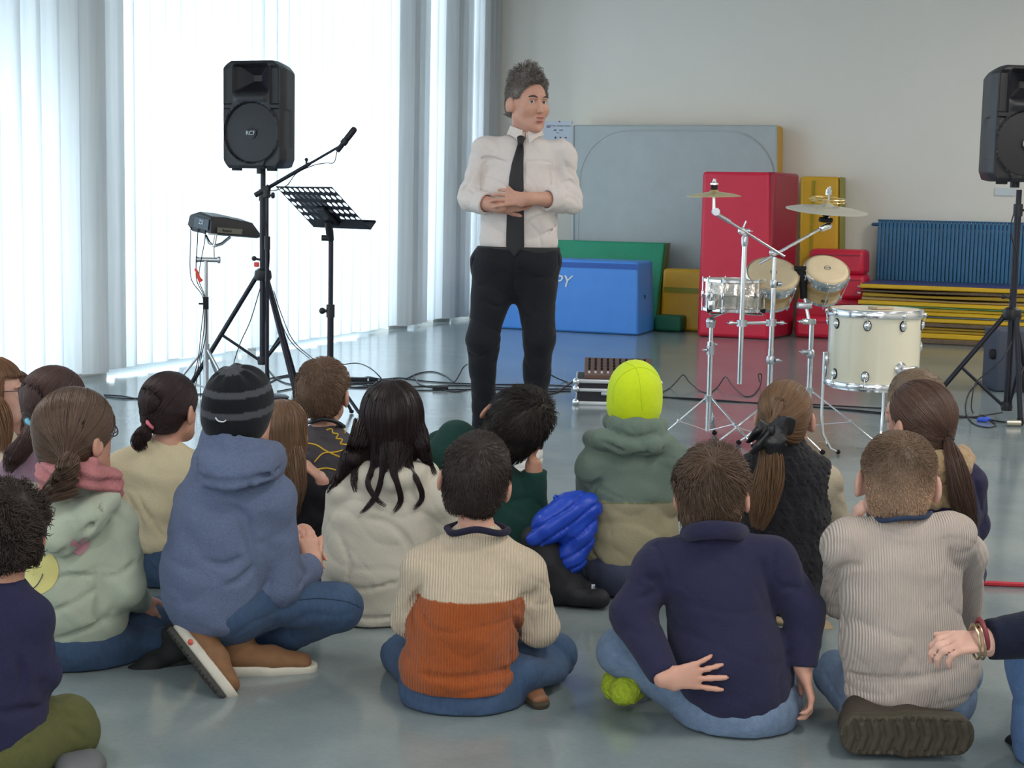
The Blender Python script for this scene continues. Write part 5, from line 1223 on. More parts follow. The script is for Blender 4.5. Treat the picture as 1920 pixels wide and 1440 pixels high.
def short_hair(hd, body, col, t=.012, n=2600, ln=.026, lift=.35, mess=.35, whorl=(0, -.055, .1), th=.0009, seed=1, name='hair', fwd=0.0, spike=None, rough=.5, shf=None, **kw):
    kw.setdefault('earhole', True); sd = hair_shell(hd, t, seed=seed, **kw).field(); V, Q = sd.mesh(); V = relax(V, Q, 1); rg = np.random.default_rng(seed)
    okf = (lambda c: ((np.abs(hd.loc(c)[:, 0]) < .066) | (hd.loc(c)[:, 2] > .024) | (hd.loc(c)[:, 1] < -.045)).astype(float)+.02) if kw['earhole'] else None
    p, nn = surf_pts(V, Q, n, rg, okf); W = hd.w(*whorl); g = p-W; g -= nn*np.sum(g*nn, 1)[:, None]; g /= np.linalg.norm(g, axis=1)[:, None]+1e-6
    sw = np.cross(nn, g); g = g+.5*sw*rg.uniform(.2, 1, (n, 1)); cl = nz3(p, (60, 60, 60), seed)[:, None]; cl2 = nz3(p, (45, 50, 40), seed+3)[:, None]
    g = g+mess*(cl*sw+rg.normal(0, .5, (n, 3)))+fwd*hd.A[1]; g -= nn*np.sum(g*nn, 1)[:, None]; g /= np.linalg.norm(g, axis=1)[:, None]+1e-6
    lf = lift*(1+.8*cl2)
    if spike is not None: lf = lf+spike(hd.loc(p))[:, None]
    L = ln*hd.k*rg.uniform(.6, 1.25, (n, 1)); tt = np.linspace(0, 1, 5)
    C = (p-nn*.002)[:, None]+(L*1.0)[:, None]*(g[:, None]*tt[None, :, None]+nn[:, None]*(lf[:, None]*np.sin(tt*2.2)[None, :, None]*.8))
    st = Str(); st.add(C, th*np.array([1, 1, .9, .65, .2]), .6+.65*rg.uniform(0, 1, n)+.12*cl[:, 0])
    Vs = np.vstack([V]+st.V); Qs = np.vstack([Q]+[q+len(V) for q in st.Q]); sh = np.concatenate([np.full(len(V), .62)]+st.S)
    if shf: sh = sh*shf(hd.loc(Vs))
    return raw(name, Vs, Qs, hair_mat(col, rough), body, shade=sh)
def pulled_hair(hd, body, col, tie, tail, tail_r, n=900, nt=500, t=.010, seed=2, th=.0009, shell_kw=None, tailcurl=0.0, name='hair', extra_b=None, K=12, part=None):
    """hair combed to a tie point, then a tail along a guide line."""
    kw = dict(nape=-.066, ear=.01, front=.05); kw.update(shell_kw or {})
    sd = hair_shell(hd, t, seed=seed, disp=.0008, **kw).field(); V, Q = sd.mesh(); V = relax(V, Q, 1); rg = np.random.default_rng(seed)
    p, nn = surf_pts(V, Q, n, rg); k = hd.k; cen = np.array([0, -.012, .030]); rad = np.array([.073, .092, .080])+t
    lt = (hd.loc(tie)-cen)/rad; tl = np.linalg.norm(lt); lt /= tl; lp = (hd.loc(p)-cen)/rad; lr = np.linalg.norm(lp, axis=1, keepdims=True); lp = lp/lr
    om = np.arccos(np.clip(lp@lt, -.999, .999))[:, None]; ln = np.minimum(1, .9)*np.ones((n, 1)); tt = np.linspace(0, 1, K)[None, :, None]; so = np.sin(om)[:, :, None]
    D_ = (np.sin((1-tt)*om[:, :, None])*lp[:, None]+np.sin(tt*om[:, :, None])*lt)/so; r_ = lr[:, :, None]*(1-tt**14)+np.maximum(tl, 1.0)*(tt**14)*.99
    C = (D_*r_*(1+.012*np.sin(tt*pi)+rg.uniform(0, .012, (n, 1, 1))))*rad+cen; C = hd.c+(C*k)@hd.A
    st = Str(); st.add(C, th*np.ones(K)*1.1, .6+.6*rg.uniform(0, 1, n)**1.2)
    if tail is not None: st.bundle(tail, tail_r, nt, th, 16, tailcurl, seed+5)
    if extra_b: extra_b(st)
    Vs = np.vstack([V]+st.V); Qs = np.vstack([Q]+[q+len(V) for q in st.Q]); sh = np.concatenate([np.full(len(V), .6)]+st.S)
    return raw(name, Vs, Qs, hair_mat(col), body, shade=sh)
def draped_hair(hd, body, col, locks, crown=(0, -.02, .11), n=1500, t=.014, seed=3, th=.0009, low=-.11, mass=None, name='hair', K=12, shell_kw=None, ovf=1.0):
    """loose hair: falls from the crown over the skull, with locks given as (guide, radii, count[, curl])."""
    kw = dict(nape=low, ear=low, front=.055); kw.update(shell_kw or {})
    sd = hair_shell(hd, t, seed=seed, disp=.0012, extra=mass, h=.005, **kw).field(); V, Q = sd.mesh(); V = relax(V, Q, 2); rg = np.random.default_rng(seed)
    p, nn = surf_pts(V, Q, n, rg); W = hd.w(*crown); g = p-W; st = Str(); L = .075*hd.k; C = [p]; cur = p.copy(); 
    from mathutils.bvhtree import BVHTree
    bv = BVHTree.FromPolygons(V.tolist(), Q.tolist())
    for i in range(K-1):
        q = cur.copy(); 
        for j in range(n):
            f_ = bv.find_nearest(cur[j]); nj = np.array(f_[1]); sgn = cur[j]-np.array(f_[0]); l = hd.loc(cur[j])
            gd = (cur[j]-W) if l[2] > .03 else V3(0, 0, -1)+.25*(cur[j]-hd.c); gd = gd/np.linalg.norm(gd); gd = gd+V3(0, 0, -.35); gd = gd-nj*(gd@nj); gd /= np.linalg.norm(gd)+1e-6
            q[j] = np.array(f_[0])+nj*.0012+gd*(L/(K-1)*1.6)
        C.append(q); cur = q
    C = np.stack(C, 1); st.add(C, th*np.linspace(1, .5, K), .6+.55*rg.uniform(0, 1, n)**1.2)
    for i, lk in enumerate(locks): st.bundle(lk[0], lk[1], lk[2], th, 18, lk[3] if len(lk) > 3 else 0, seed+i, ends=.3, flat=.6)
    Vs = np.vstack([V]+st.V); Qs = np.vstack([Q]+[q+len(V) for q in st.Q]); sh = np.concatenate([np.full(len(V), .6)]+st.S)
    return raw(name, Vs, Qs, hair_mat(col), body, shade=sh)
def hand(sd, w, fd, pn, s=1.0, thumb=1, curl=(.3, .35, .4, .45), spread=.10, tcurl=.3, k=.006, tdir=None):
    """w wrist, fd finger direction, pn palm normal (the side fingers close to), thumb=+1/-1 side."""
    fd = np.array(fd, float); fd /= np.linalg.norm(fd); pn = np.array(pn, float); pn -= fd*(pn@fd); pn /= np.linalg.norm(pn); sx = np.cross(fd, pn)*thumb
    L = .088*s; kn = w+fd*L
    sd.ecap(w-fd*.015*s, w+fd*.012*s, .024*s, .019*s, .028*s, .017*s, sx, .015)
    sd.ecap(w+fd*.025*s, w+fd*L*.86, .032*s, .014*s, .037*s, .011*s, sx, .014)
    offs = (.030, .010, -.010, -.029); lens = (.070, .078, .072, .056); rad = (.0085, .009, .0085, .0075)
    for i in range(4):
        c = curl[i] if not np.isscalar(curl) else curl
        d = fd+sx*(offs[i]/.03)*spread; d /= np.linalg.norm(d); p = w+fd*L*(.93 if i in (1, 2) else .87)+sx*offs[i]*s; r = rad[i]*s; a = c*.6
        sd.cap(w+fd*L*.5+sx*offs[i]*s*.8, p, r*1.05, r*1.1, k)
        for j, fr in enumerate((.45, .32, .25)):
            dd = d*cos(a)+pn*sin(a); q = p+dd*lens[i]*s*fr; sd.cap(p, q, r*(1-.07*j), r*(1-.07*(j+1)), k); p = q; a += c*1.0
    tb = w+fd*.018*s+sx*.022*s+pn*.006*s; td = (fd*.72+sx*.70+pn*.25) if tdir is None else np.array(tdir, float); td /= np.linalg.norm(td)
    m = tb+td*.042*s; sd.cap(tb, m, .015*s, .0115*s, .014); t2 = td*cos(tcurl)+fd*sin(tcurl)+pn*.2*tcurl; t2 /= np.linalg.norm(t2)
    q = m+t2*.030*s; sd.cap(m, q, .0105*s, .0095*s, k); sd.cap(q, q+t2*.024*s, .0095*s, .0082*s, k)
def shoe(body, ankle, toe, up, s=1.0, upper=None, solem=None, high=0.0, name='shoe', tread=None, label=None, outm=None):
    """foot from the ankle towards the toe; up = direction of the instep."""
    f = np.array(toe, float)-ankle; f /= np.linalg.norm(f); up = np.array(up, float); up -= f*(up@f); up /= np.linalg.norm(up); sx = np.cross(f, up); A = np.array([sx, f, up])
    o = np.array(ankle, float)-up*.062*s
    def L(x, y, z): return o+sx*x*s+f*y*s+up*z*s
    sd = SD(.004); sd.ecap(L(0, -.035, .032), L(0, .06, .030), .033*s, .030*s, .036*s, .027*s, sx, .02); sd.ecap(L(0, .06, .028), L(0, .135, .022), .038*s, .026*s, .034*s, .019*s, sx, .02)
    sd.cap(L(0, -.02, .05), L(0, -.015, .085+high), .034*s, .034*s, .03)
    sd.cuts.append(lambda p: (.010*s-(p-o)@up)); u = sculpt(sd, name, upper, body, it=1)
    if label: u['label'] = label
    sd = SD(.004); sd.ecap(L(0, -.04, .008), L(0, .05, .008), .036*s, .030*s, .036*s, .03*s, sx, .01); sd.ecap(L(0, .05, .008), L(0, .14, .010), .041*s, .030*s, .036*s, .03*s, sx, .01)
    sd.cuts.append(lambda p: np.abs((p-o)@up-.004*s)-.014*s)
    if tread: sd.disp.append(lambda p: tread*.5*(np.sin(((p-o)@f)*330/s)*np.cos(((p-o)@sx)*180/s) > .2)*(((p-o)@up) < -.006*s))
    so = sculpt(sd, 'sole', solem, u, it=1)
    if outm:
        sd = SD(.0035); sd.ecap(L(0, -.042, -.008), L(0, .05, -.008), .038*s, .030*s, .038*s, .03*s, sx, .01); sd.ecap(L(0, .05, -.008), L(0, .142, -.006), .043*s, .030*s, .038*s, .03*s, sx, .01)
        sd.cuts.append(lambda p: (p-o)@up+.005*s)
        def grooves(p):
            a, b_ = (p-o)@f, (p-o)@sx; g = np.clip(1.6*np.sin(a*270/s+np.abs(b_)*60)+.2, 0, 1)*np.clip((.033*s-np.abs(b_))*300, 0, 1)+np.clip(1.5*np.sin(a*480/s), 0, 1)*(np.abs(b_) > .026*s)
            return -.021*s-(p-o)@up+.006*s*np.clip(g, 0, 1)
        sd.cuts.append(grooves); sd.cuts.append(lambda p: .002-p[..., 2])
        sculpt(sd, 'outsole', outm, u, it=1)
    return u
class Fig:
    """one seated or standing figure; joints are given as (px, py, extra depth)."""
    def __init__(s, D, yaw, base, name='person', h=.005): s.D = D; s.yaw = yaw; s.base = base; s.h = h; s.sd = SD(h); s.m = D/FPX; s.sx = _Rh*cos(yaw)+_Fh*sin(yaw); s.fw = -_Rh*sin(yaw)+_Fh*cos(yaw); s.body = None
    def J(s, q): return P(q[0], q[1], s.D+(q[2] if len(q) > 2 else 0))
    def torso(s, sd, secs, sh=0.0, k=.03, side=None):
        """sections (px, py, dd, half width px, half depth m)."""
        sx = s.sx if side is None else side
        for a, b in zip(secs[:-1], secs[1:]): sd.ecap(s.J(a), s.J(b), a[3]*s.m-sh, a[4]-sh, b[3]*s.m-sh, b[4]-sh, sx, k)
    def limb(s, sd, pts, sh=0.0, k=.025):
        """joints (px, py, dd, radius px)."""
        for a, b in zip(pts[:-1], pts[1:]): sd.cap(s.J(a), s.J(b), max(.008, a[3]*s.m-sh), max(.008, b[3]*s.m-sh), k)
    def finish_body(s, label, cat='person', skin='skin', name='person'):
        s.sd.cuts.append(lambda p: (.004-p[..., 2]))
        wm = Matrix.Translation(Vector(s.base)) @ Matrix.Rotation(YAW+s.yaw, 4, 'Z')
        o = sculpt(s.sd, name, skin, None, world=wm, it=1); s.body = o; tag(o, label, cat); return o
    def wear(s, sd, name, m, folds=None, wr=.0025, wf=(26, 26, 48), seed=1.0, it=1, floor=.003, cols=None, label=None, parent=None, cr=.0045):
        if wr: sd.disp.append(lambda p: wr*nz3(p, wf, seed)+wr*.5*nz3(p, (wf[0]*2.1, wf[1]*2.1, wf[2]*1.7), seed+5))
        if cr: sd.disp.append(lambda p: cr*(1-np.abs(nz3(p+.012*nz3(p, (31, 29, 23), seed+9)[..., None], (11, 11, 19), seed+4)))**14+cr*.7*(1-np.abs(nz3(p, (24, 22, 27), seed+7)))**16)
        if floor is not None: sd.cuts.append(lambda p: (floor-p[..., 2]))
        o = sculpt(sd, name, m, parent or s.body, it=it, folds=folds, D=s.D, cols=cols)
        if label: o['label'] = label
        return o
def spl(pts, n=5):
    return [tuple(q) for q in spline([tuple(p) for p in pts], n)]
def dn(a): a = np.array(a, float); return a/np.linalg.norm(a)
# ------------------------------------------------------------------ the audience
M['jeans'] = cloth('blue_denim', (62, 82, 110), .85, noise=.16, nscale=90, stretch=(1, 1, .4)); M['jeans_dark'] = cloth('dark_denim', (46, 58, 82), .85, noise=.16, nscale=90)
M['jeans_light'] = cloth('light_denim', (110, 129, 155), .85, noise=.18, nscale=60)
def tcol(*c): return np.array(srgb(*c))
def split_cols(fn, a, b):
    def f(V):
        m = fn(V)[:, None]; return np.where(m, tcol(*b)[None], tcol(*a)[None])
    return f
def hem_plane(f, px, py, dd, tilt=0.0, n=None):
    q = f.J((px, py, dd)); return lambda p: (q[2]-p[..., 2]-tilt*((p-q)@_Fh))
def person(label, D, bpx, head, secs, arms, legs, neck, top, pants, yaw=0.0, skin='skin', hem=None, pelvis=None, folds=None, topname='sweater', pantsname='jeans', wr=.003, wf=(24, 24, 44), cols=None, shoulders=True, cat='child', h=.005, th=.006, nr=.038, hands=None, extra=None, pextra=None, sleeve=1.0, seed=1.0, face=False, pwr=.003, ears=True, pfolds=None, shw=0):
    """builds body, garment and trousers; returns the figure."""
    base = floor_at(*bpx) if len(bpx) == 2 else np.array([*P(*bpx)[:2], 0.0])
    f = Fig(D, yaw, base, h=h); f.head = head; J = f.J; sh = .022
    nb = J(neck); head.add(f.sd, nb, nr, face, ears=ears)
    f.torso(f.sd, secs, sh+.004)
    for a in arms: f.limb(f.sd, a[:-1]+[a[-1][:3]+(a[-1][3]-0,)], sh); f.sd.cap(J(a[-1])-dn(J(a[-1])-J(a[-2]))*.05, J(a[-1]), .02, .019, .02)
    for l in legs: f.limb(f.sd, l, sh)
    if pelvis: f.sd.ell(J(pelvis), (pelvis[3]*f.m-sh, pelvis[4]-sh, .085), np.array([f.sx, f.fw, _Z]), .04)
    for a in arms: f.sd.cap(nb-_Z*.03, J(a[0]), .035, max(.02, a[0][3]*f.m-sh), .03)
    for hn in (hands or []): hand(f.sd, J(hn[0]), hn[1][0]*_Rh+hn[1][1]*_Fh+hn[1][2]*_Z, hn[2][0]*_Rh+hn[2][1]*_Fh+hn[2][2]*_Z, **hn[3])
    f.finish_body(label, cat, skin)
    sd = SD(th); f.torso(sd, secs, 0)
    for a in arms:
        a2 = list(a)
        if sleeve < 1: q = np.array(a[-1])*sleeve+np.array(a[-2])*(1-sleeve); a2[-1] = tuple(q)
        f.limb(sd, a2, 0, .02)
        if shoulders: sd.cap(nb-_Z*.035, J(a[0]), .045+shw, a[0][3]*f.m*.95, .03)
    if extra: extra(sd, f)
    if hem: sd.cuts.append(hem_plane(f, *hem))
    ts_, as_ = SD(), SD(); f.torso(ts_, secs, 0); [f.limb(as_, a) for a in arms]
    for a in arms:      # sleeves end with a clean cut at the wrist
        w0, e0 = J(a[-1]), J(a[-2]); dv = dn(w0-e0)
        rr_ = a[-1][3]*f.m*1.6
        if sleeve >= 1: sd.cuts.append(lambda p, w0=w0, dv=dv, rr_=rr_: np.where((np.linalg.norm(p-w0, axis=-1) < rr_+.02) & (np.min([ts_._d(q, p) for q in ts_.pr], 0) > np.min([as_._d(q, p) for q in as_.pr], 0)), (p-w0)@dv, -1.0))
    sd.cuts.append(lambda p, h_=head, nb=nb: np.where(np.linalg.norm(p-h_.w(0, -.018, -.045), axis=-1) < .11, .006-np.abs(0)-((h_.w(0, -.018, -.045)-p)@dn(h_.w(0, -.018, -.045)-nb))-.055, -1.0) if False else np.full(p.shape[:-1], -1.0))
    f.top = f.wear(sd, topname, top, folds, wr, wf, seed, cols=cols); f.topsd = sd
    sd = SD(th)
    for l in legs: f.limb(sd, l, 0, .03)
    if pelvis: sd.ell(J(pelvis), (pelvis[3]*f.m, pelvis[4], .105), np.array([f.sx, f.fw, _Z]), .05)
    if pextra: pextra(sd, f)
    f.pants = f.wear(sd, pantsname, pants, pfolds, pwr, (30, 30, 30), seed+2); f.psd = sd
    return f
def collar(f, pts, r, m, name='collar', k=3, closed=True):
    W = [f.J(q) for q in pts]; b = MB(); W = spline(W, 6); b.tube(W, r, 10); return b.build(name, m, f.body, 60)
def head_at(cx, cy, D, hairw, dd=0, tt=.170, **kw): return Head(P(cx, cy, D+dd), hairw*D/FPX/tt*.15, **kw)
def seam_on(f, sd, pts, r, m, name, parent=None, lift=.0, D0=-.6, D1=.5):
    W = [sd.hit(x, y, f.D+D0, f.D+D1) for x, y in pts]; W = [w_-_Fh*lift for w_ in W if w_ is not None]
    if len(W) < 2: return None
    b = MB(); b.tube(spline(W, 5), r, 6); return b.build(name, m, parent or f.top, 60)

# --- boy in the cream and rust jumper
D = 3.67; hd = head_at(892, 899, D, 129, dd=.03, yaw=-4, pitch=8, roll=9)
secs = [(893, 1028, 0, 50, .055), (890, 1070, 0, 103, .085), (880, 1120, -.01, 104, .105), (868, 1180, -.02, 100, .115), (862, 1245, -.01, 118, .142)]
armL = [(797, 1070, 0, 44), (768, 1160, .04, 36), (800, 1195, .25, 27)]; armR = [(980, 1078, 0, 44), (1010, 1172, .03, 39), (985, 1195, .25, 27)]
legL = [(820, 1272, .0, 62), (754, 1228, .22, 40), (880, 1290, .36, 30)]; legR = [(915, 1272, 0, 62), (1040, 1228, .16, 43), (900, 1290, .34, 30)]
armset = SD()
for a in (armL, armR):
    for u, v in zip(a[:-1], a[1:]): armset.cap(P(u[0], u[1], D+u[2]), P(v[0], v[1], D+v[2]), u[3]*D/FPX, v[3]*D/FPX)
tset = SD()
for u, v in zip(secs[:-1], secs[1:]): tset.ecap(P(u[0], u[1], D+u[2]), P(v[0], v[1], D+v[2]), u[3]*D/FPX, u[4], v[3]*D/FPX, v[4], _Rh)
zs = P(870, 1131, D-.125)[2]
def rust(V):
    da = np.min([armset._d(q, V) for q in armset.pr], 0); dt = np.min([tset._d(q, V) for q in tset.pr], 0)
    return (V[:, 2] < zs) & (dt < da+.004)
f = person('boy in a ribbed jumper, cream above and rust brown below, sitting cross-legged in blue jeans', D, (870, 1300), hd, secs, [armL, armR], [legL, legR], (893, 985, 0), knit('ribbed_jumper', (1, 1, 1, 1), 150, attr=True, depth=.004, noise=.05), 'jeans',
    hem=(862, 1305, -.12), pelvis=(868, 1300, -.01, 116, .128), cols=split_cols(rust, (208, 190, 166), (166, 84, 40)), th=.0045,
    folds=[([(762, 1150), (772, 1128), (786, 1108)], .006), ([(775, 1195), (771, 1165), (776, 1130), (790, 1100)], .008), ([(972, 1125), (985, 1118), (1000, 1120)], .005), ([(962, 1135), (968, 1165), (975, 1205)], .008), ([(790, 1262), (850, 1272), (930, 1262), (975, 1240)], .008), ([(745, 1240), (765, 1222)], .006), ([(960, 1215), (980, 1228), (968, 1262)], .008), ([(1005, 1105), (995, 1130)], .005)],
    hands=[((805, 1200, .28), (.5, .7, -.2), (0, 0, -1), dict(s=.75, thumb=1)), ((980, 1200, .28), (-.5, .7, -.2), (0, 0, -1), dict(s=.75, thumb=-1))], shw=.004,
    pextra=lambda sd, f: sd.cap(f.J((985, 1262, -.03)), f.J((1045, 1258, .08)), .042, .030, .03), seed=1.3)
short_hair(hd, f.body, (60, 48, 44), t=.012, n=5200, ln=.020, lift=.35, mess=.7, seed=11, th=.00085)
collar(f, [(838, 990, 0.0), (850, 1000, -.055), (893, 993, -.075), (936, 1000, -.055), (950, 992, 0.0), (893, 975, .06), (838, 990, 0)], .0085, cloth('navy_trim', (34, 32, 52)), 'neckband')
M['brownshoe'] = mat('brown_leather', srgb(122, 82, 56), .6, noise=.12, nscale=30); M['solewhite'] = mat('cream_sole', srgb(196, 190, 176), .6); M['solebrown'] = mat('brown_sole', srgb(60, 52, 40), .8); M['solegrey'] = mat('grey_sole', srgb(96, 98, 100), .7)
shoe(f.body, P(985, 1266, 3.70), P(1014, 1292, 3.62), _Z, .66, 'brownshoe', 'solebrown')

# --- boy in the navy fleece
D = 3.54; hd = head_at(1336, 927, D, 132, dd=.03, yaw=-16, pitch=8, roll=-3)
secs = [(1338, 1040, 0, 52, .058), (1342, 1085, 0, 100, .088), (1350, 1150, 0, 98, .105), (1362, 1230, -.01, 106, .125), (1380, 1272, .0, 112, .142)]
armL = [(1238, 1058, 0, 46), (1186, 1150, -.02, 42), (1246, 1268, -.13, 30)]; armR = [(1448, 1055, 0, 46), (1508, 1150, -.02, 40), (1505, 1250, -.05, 28)]
legL = [(1330, 1318, .0, 58), (1165, 1222, .10, 43), (1290, 1310, .33, 30)]; legR = [(1430, 1312, 0, 58), (1472, 1222, .25, 42), (1380, 1320, .38, 30)]
f = person('boy in a navy fleece one hand on his back, with a lime green shoe', D, (1375, 1320), hd, secs, [armL, armR], [legL, legR], (1338, 992, 0), cloth('navy_fleece', (44, 44, 70), 1.0, noise=.06, nscale=400, bump=.6, bscale=420, sheen=.08), 'jeans_light', topname='fleece_jacket',
    hem=(1375, 1350, -.11), pelvis=(1385, 1326, -.01, 114, .125),
    folds=[([(1247, 1145), (1240, 1115), (1232, 1075)], .008), ([(1452, 1130), (1440, 1090), (1425, 1050)], .007), ([(1195, 1120), (1215, 1118), (1228, 1108)], .005), ([(1460, 1110), (1475, 1100), (1500, 1105)], .004), ([(1180, 1040), (1222, 1020), (1238, 1026)], .003), ([(1210, 1080), (1226, 1090)], .004), ([(1455, 1030), (1448, 1070), (1460, 1100)], .004), ([(1235, 1030), (1245, 1060), (1252, 1100)], .003)],
    hands=[((1250, 1272, -.145), (.96, -.03, .14), (0.05, 1, 0), dict(s=.84, thumb=-1, curl=(.05, .05, .12, .2), spread=.30, tdir=(_Rh*.6+_Z*.6+_Fh*.6))),
           ((1507, 1258, -.055), (.28, -.1, -.95), (-.95, .1, -.2), dict(s=.82, thumb=1, curl=(.55, .6, .6, .65), spread=.05))], seed=2.2, wr=.0025)
short_hair(hd, f.body, (98, 77, 62), t=.012, n=5200, ln=.032, lift=.3, mess=.35, whorl=(.01, -.055, .10), seed=12, th=.0009, spike=lambda l: .7*np.clip((l[:, 2]-.07)/.03, 0, 1)*np.clip((l[:, 1])/.05, 0, 1))
q = spl([(1282, 1005, .03), (1296, 998, -.045), (1336, 993, -.082), (1380, 996, -.055), (1398, 1002, .02)]); b = SD(.004); [b.ecap(f.J(u), f.J(v), .019, .010, .019, .010, _Z, .01) for u, v in zip(q[:-1], q[1:])]
sculpt(b, 'collar', f.top.data.materials[0], f.body)
M['lime'] = mat('lime_plush', srgb(156, 176, 44), 1.0, noise=.25, nscale=120, bump=1, bscale=160); M['limesole'] = mat('lime_sole', srgb(140, 160, 40), .8)
b = SD(.0035); b.ecap(P(1186, 1286, 3.66), P(1172, 1296, 3.58), .042, .036, .036, .034, _Rh*.6+_Fh*.8, .03); b.cap(P(1152, 1276, 3.68), P(1150, 1286, 3.64), .030, .030, .03)
b.disp.append(lambda p: .003*nz3(p, (420, 420, 420), 2)+.003*nz3(p, (90, 90, 90), 4)); b.cuts.append(lambda p: .012-p[..., 2]); s_ = sculpt(b, 'shoe', 'lime', f.body); s_['label'] = 'lime green fluffy shoe'
for pts, nm in (([(1252, 1305), (1262, 1340), (1275, 1360)], 'seam'),):
    seam_on(f, f.psd, pts, .0012, 'jeans_dark', nm, f.pants)

# --- boy in the beige ribbed jumper
D = 3.49; hd = head_at(1683, 902, D, 136, dd=.03, tt=.158, yaw=-8, pitch=4, roll=2)
secs = [(1690, 1012, 0, 62, .058), (1688, 1055, 0, 112, .088), (1688, 1125, 0, 112, .105), (1690, 1200, -.01, 114, .115), (1708, 1258, -.01, 134, .13)]
armL = [(1592, 1022, 0, 50), (1578, 1118, .10, 40), (1592, 1010, .26, 28)]; armR = [(1780, 1010, 0, 50), (1808, 1040, .10, 42), (1815, 1175, .20, 27)]
legL = [(1650, 1300, .0, 60), (1570, 1265, .16, 43), (1618, 1350, -.02, 30)]; legR = [(1760, 1290, 0, 60), (1800, 1262, .3, 42), (1700, 1320, .34, 30)]
f = person('boy with a shaved head in a pale beige ribbed jumper, kneeling on a brown-soled shoe', D, (1705, 1330), hd, secs, [armL, armR], [legL, legR], (1688, 970, 0), knit('beige_ribbed_jumper', srgb(192, 178, 168), 175, depth=.003, noise=.035), 'jeans_light', skin='skin_pale',
    hem=(1700, 1345, -.12), pelvis=(1708, 1300, .0, 120, .12), th=.0045,
    folds=[([(1566, 1135), (1562, 1100), (1568, 1075), (1590, 1062), (1612, 1060)], .009), ([(1568, 1112), (1580, 1165), (1575, 1200)], .007), ([(1570, 1240), (1590, 1262), (1640, 1272), (1720, 1270), (1790, 1255)], .006), ([(1805, 1065), (1790, 1055), (1780, 1030)], .007)],
    hands=[((1594, 1000, .24), (.25, -.1, .9), (.9, 0, 0), dict(s=.78, thumb=-1, curl=.8)), ((1814, 1180, .22), (-.2, .3, -.9), (-1, 0, 0), dict(s=.75, thumb=1, curl=.5))], seed=3.1, shw=.006)
fade = lambda l: 1.75-1.1*np.clip((l[:, 2]+.02)/.08, 0, 1)
short_hair(hd, f.body, (150, 122, 100), t=.006, n=9000, ln=.008, lift=.9, mess=.5, seed=13, th=.0007, rough=.6, disp=.0005, shf=fade)
collar(f, [(1640, 968, 0.0), (1655, 976, -.05), (1690, 972, -.07), (1730, 970, -.05), (1745, 962, 0.0)], .006, M['jeans_dark'], 'undershirt_edge')
M['treadsole'] = mat('brown_rubber_sole', srgb(66, 60, 47), .8, noise=.25, nscale=60); M['darkshoe'] = mat('dark_brown_shoe', srgb(58, 48, 40), .7)
s_ = shoe(f.body, P(1648, 1368, 3.315)+_Fh*.080, P(1800, 1370, 3.315)+_Fh*.080, _Fh*.99+_Z*.1, 1.22, 'darkshoe', 'treadsole', outm='treadsole')
b = SD(.005); b.cap(f.J((1695, 1346, -.06)), f.J((1712, 1362, -.09)), .022, .018); sculpt(b, 'sock', cloth('beige_sock', (176, 150, 112)), f.body)
b = MB(); q = f.J((1598, 1358, -.10)); b.sphere(q, .006, 8); b.build('red_tab', mat('red_tab', srgb(214, 60, 66), .6), f.body)

# --- boy in the blue hoodie and striped beanie
D = 3.84; hd = head_at(452, 770, D, 125, dd=.03, yaw=-26, pitch=2, roll=4)
secs = [(447, 880, 0, 62, .07), (440, 930, 0, 100, .10), (420, 1000, 0, 103, .12), (405, 1075, 0, 103, .13), (405, 1118, .0, 100, .13)]
armL = [(372, 940, .05, 42), (360, 1060, .2, 36), (545, 1020, .26, 22)]; armR = [(505, 935, .0, 48), (523, 1092, .02, 46), (585, 1064, .14, 29)]
legL = [(400, 1120, .0, 58), (425, 1185, .34, 42), (408, 1208, .02, 30)]; legR = [(470, 1125, .03, 55), (636, 1138, .12, 44), (500, 1215, .20, 31)]
def hood(sd, f):
    q = spl([(372, 872, .02), (392, 880, -.07), (440, 886, -.115), (496, 872, -.09), (520, 862, .0)], 4)
    for u, v in zip(q[:-1], q[1:]): sd.ecap(f.J(u), f.J(v), .046, .024, .046, .024, _Z*.9+_Fh*.5, .012)
    q = spl([(385, 826, .05), (396, 830, -.035), (440, 840, -.085), (492, 852, -.055), (514, 856, .04)], 4)
    for u, v in zip(q[:-1], q[1:]): sd.ecap(f.J(u), f.J(v), .036, .013, .036, .013, _Z*.95+_Fh*.2, .014)
M['bluehood'] = cloth('blue_marl_fleece', (94, 105, 132), .95, noise=.22, nscale=260, bump=.4, bscale=300)
f = person('boy squatting in blue hoodie, striped black beanie, jeans and brown hiking shoes', D, (420, 1230), hd, secs, [armL, armR], [legL, legR], (447, 850, .0), M['bluehood'], 'jeans', topname='hoodie',
    hem=(420, 1196, -.1), pelvis=(418, 1130, .0, 98, .12), extra=hood, ears=False,
    folds=[([(350, 868), (370, 893), (410, 904), (470, 900), (528, 876)], .008), ([(398, 953), (430, 952), (458, 970), (472, 1015), (482, 1065), (492, 1110)], .012), ([(372, 850), (378, 900)], .003), ([(470, 905), (468, 960)], .003), ([(385, 1050), (420, 1060), (455, 1045)], .007), ([(420, 1100), (450, 1090), (475, 1062)], .009), ([(430, 1170), (480, 1130), (505, 1090)], .009), ([(560, 1060), (575, 1075), (560, 1100)], .006), ([(400, 800), (440, 822), (500, 842)], .005)],
    hands=[((586, 1060, .14), (-.25, .3, .95), (-.5, .5, 0), dict(s=.82, thumb=-1, curl=.55)), ((572, 1000, .20), (.3, .1, -.8), (.3, -.9, 0), dict(s=.74, thumb=1, curl=.5))], seed=4.4, wr=.004)
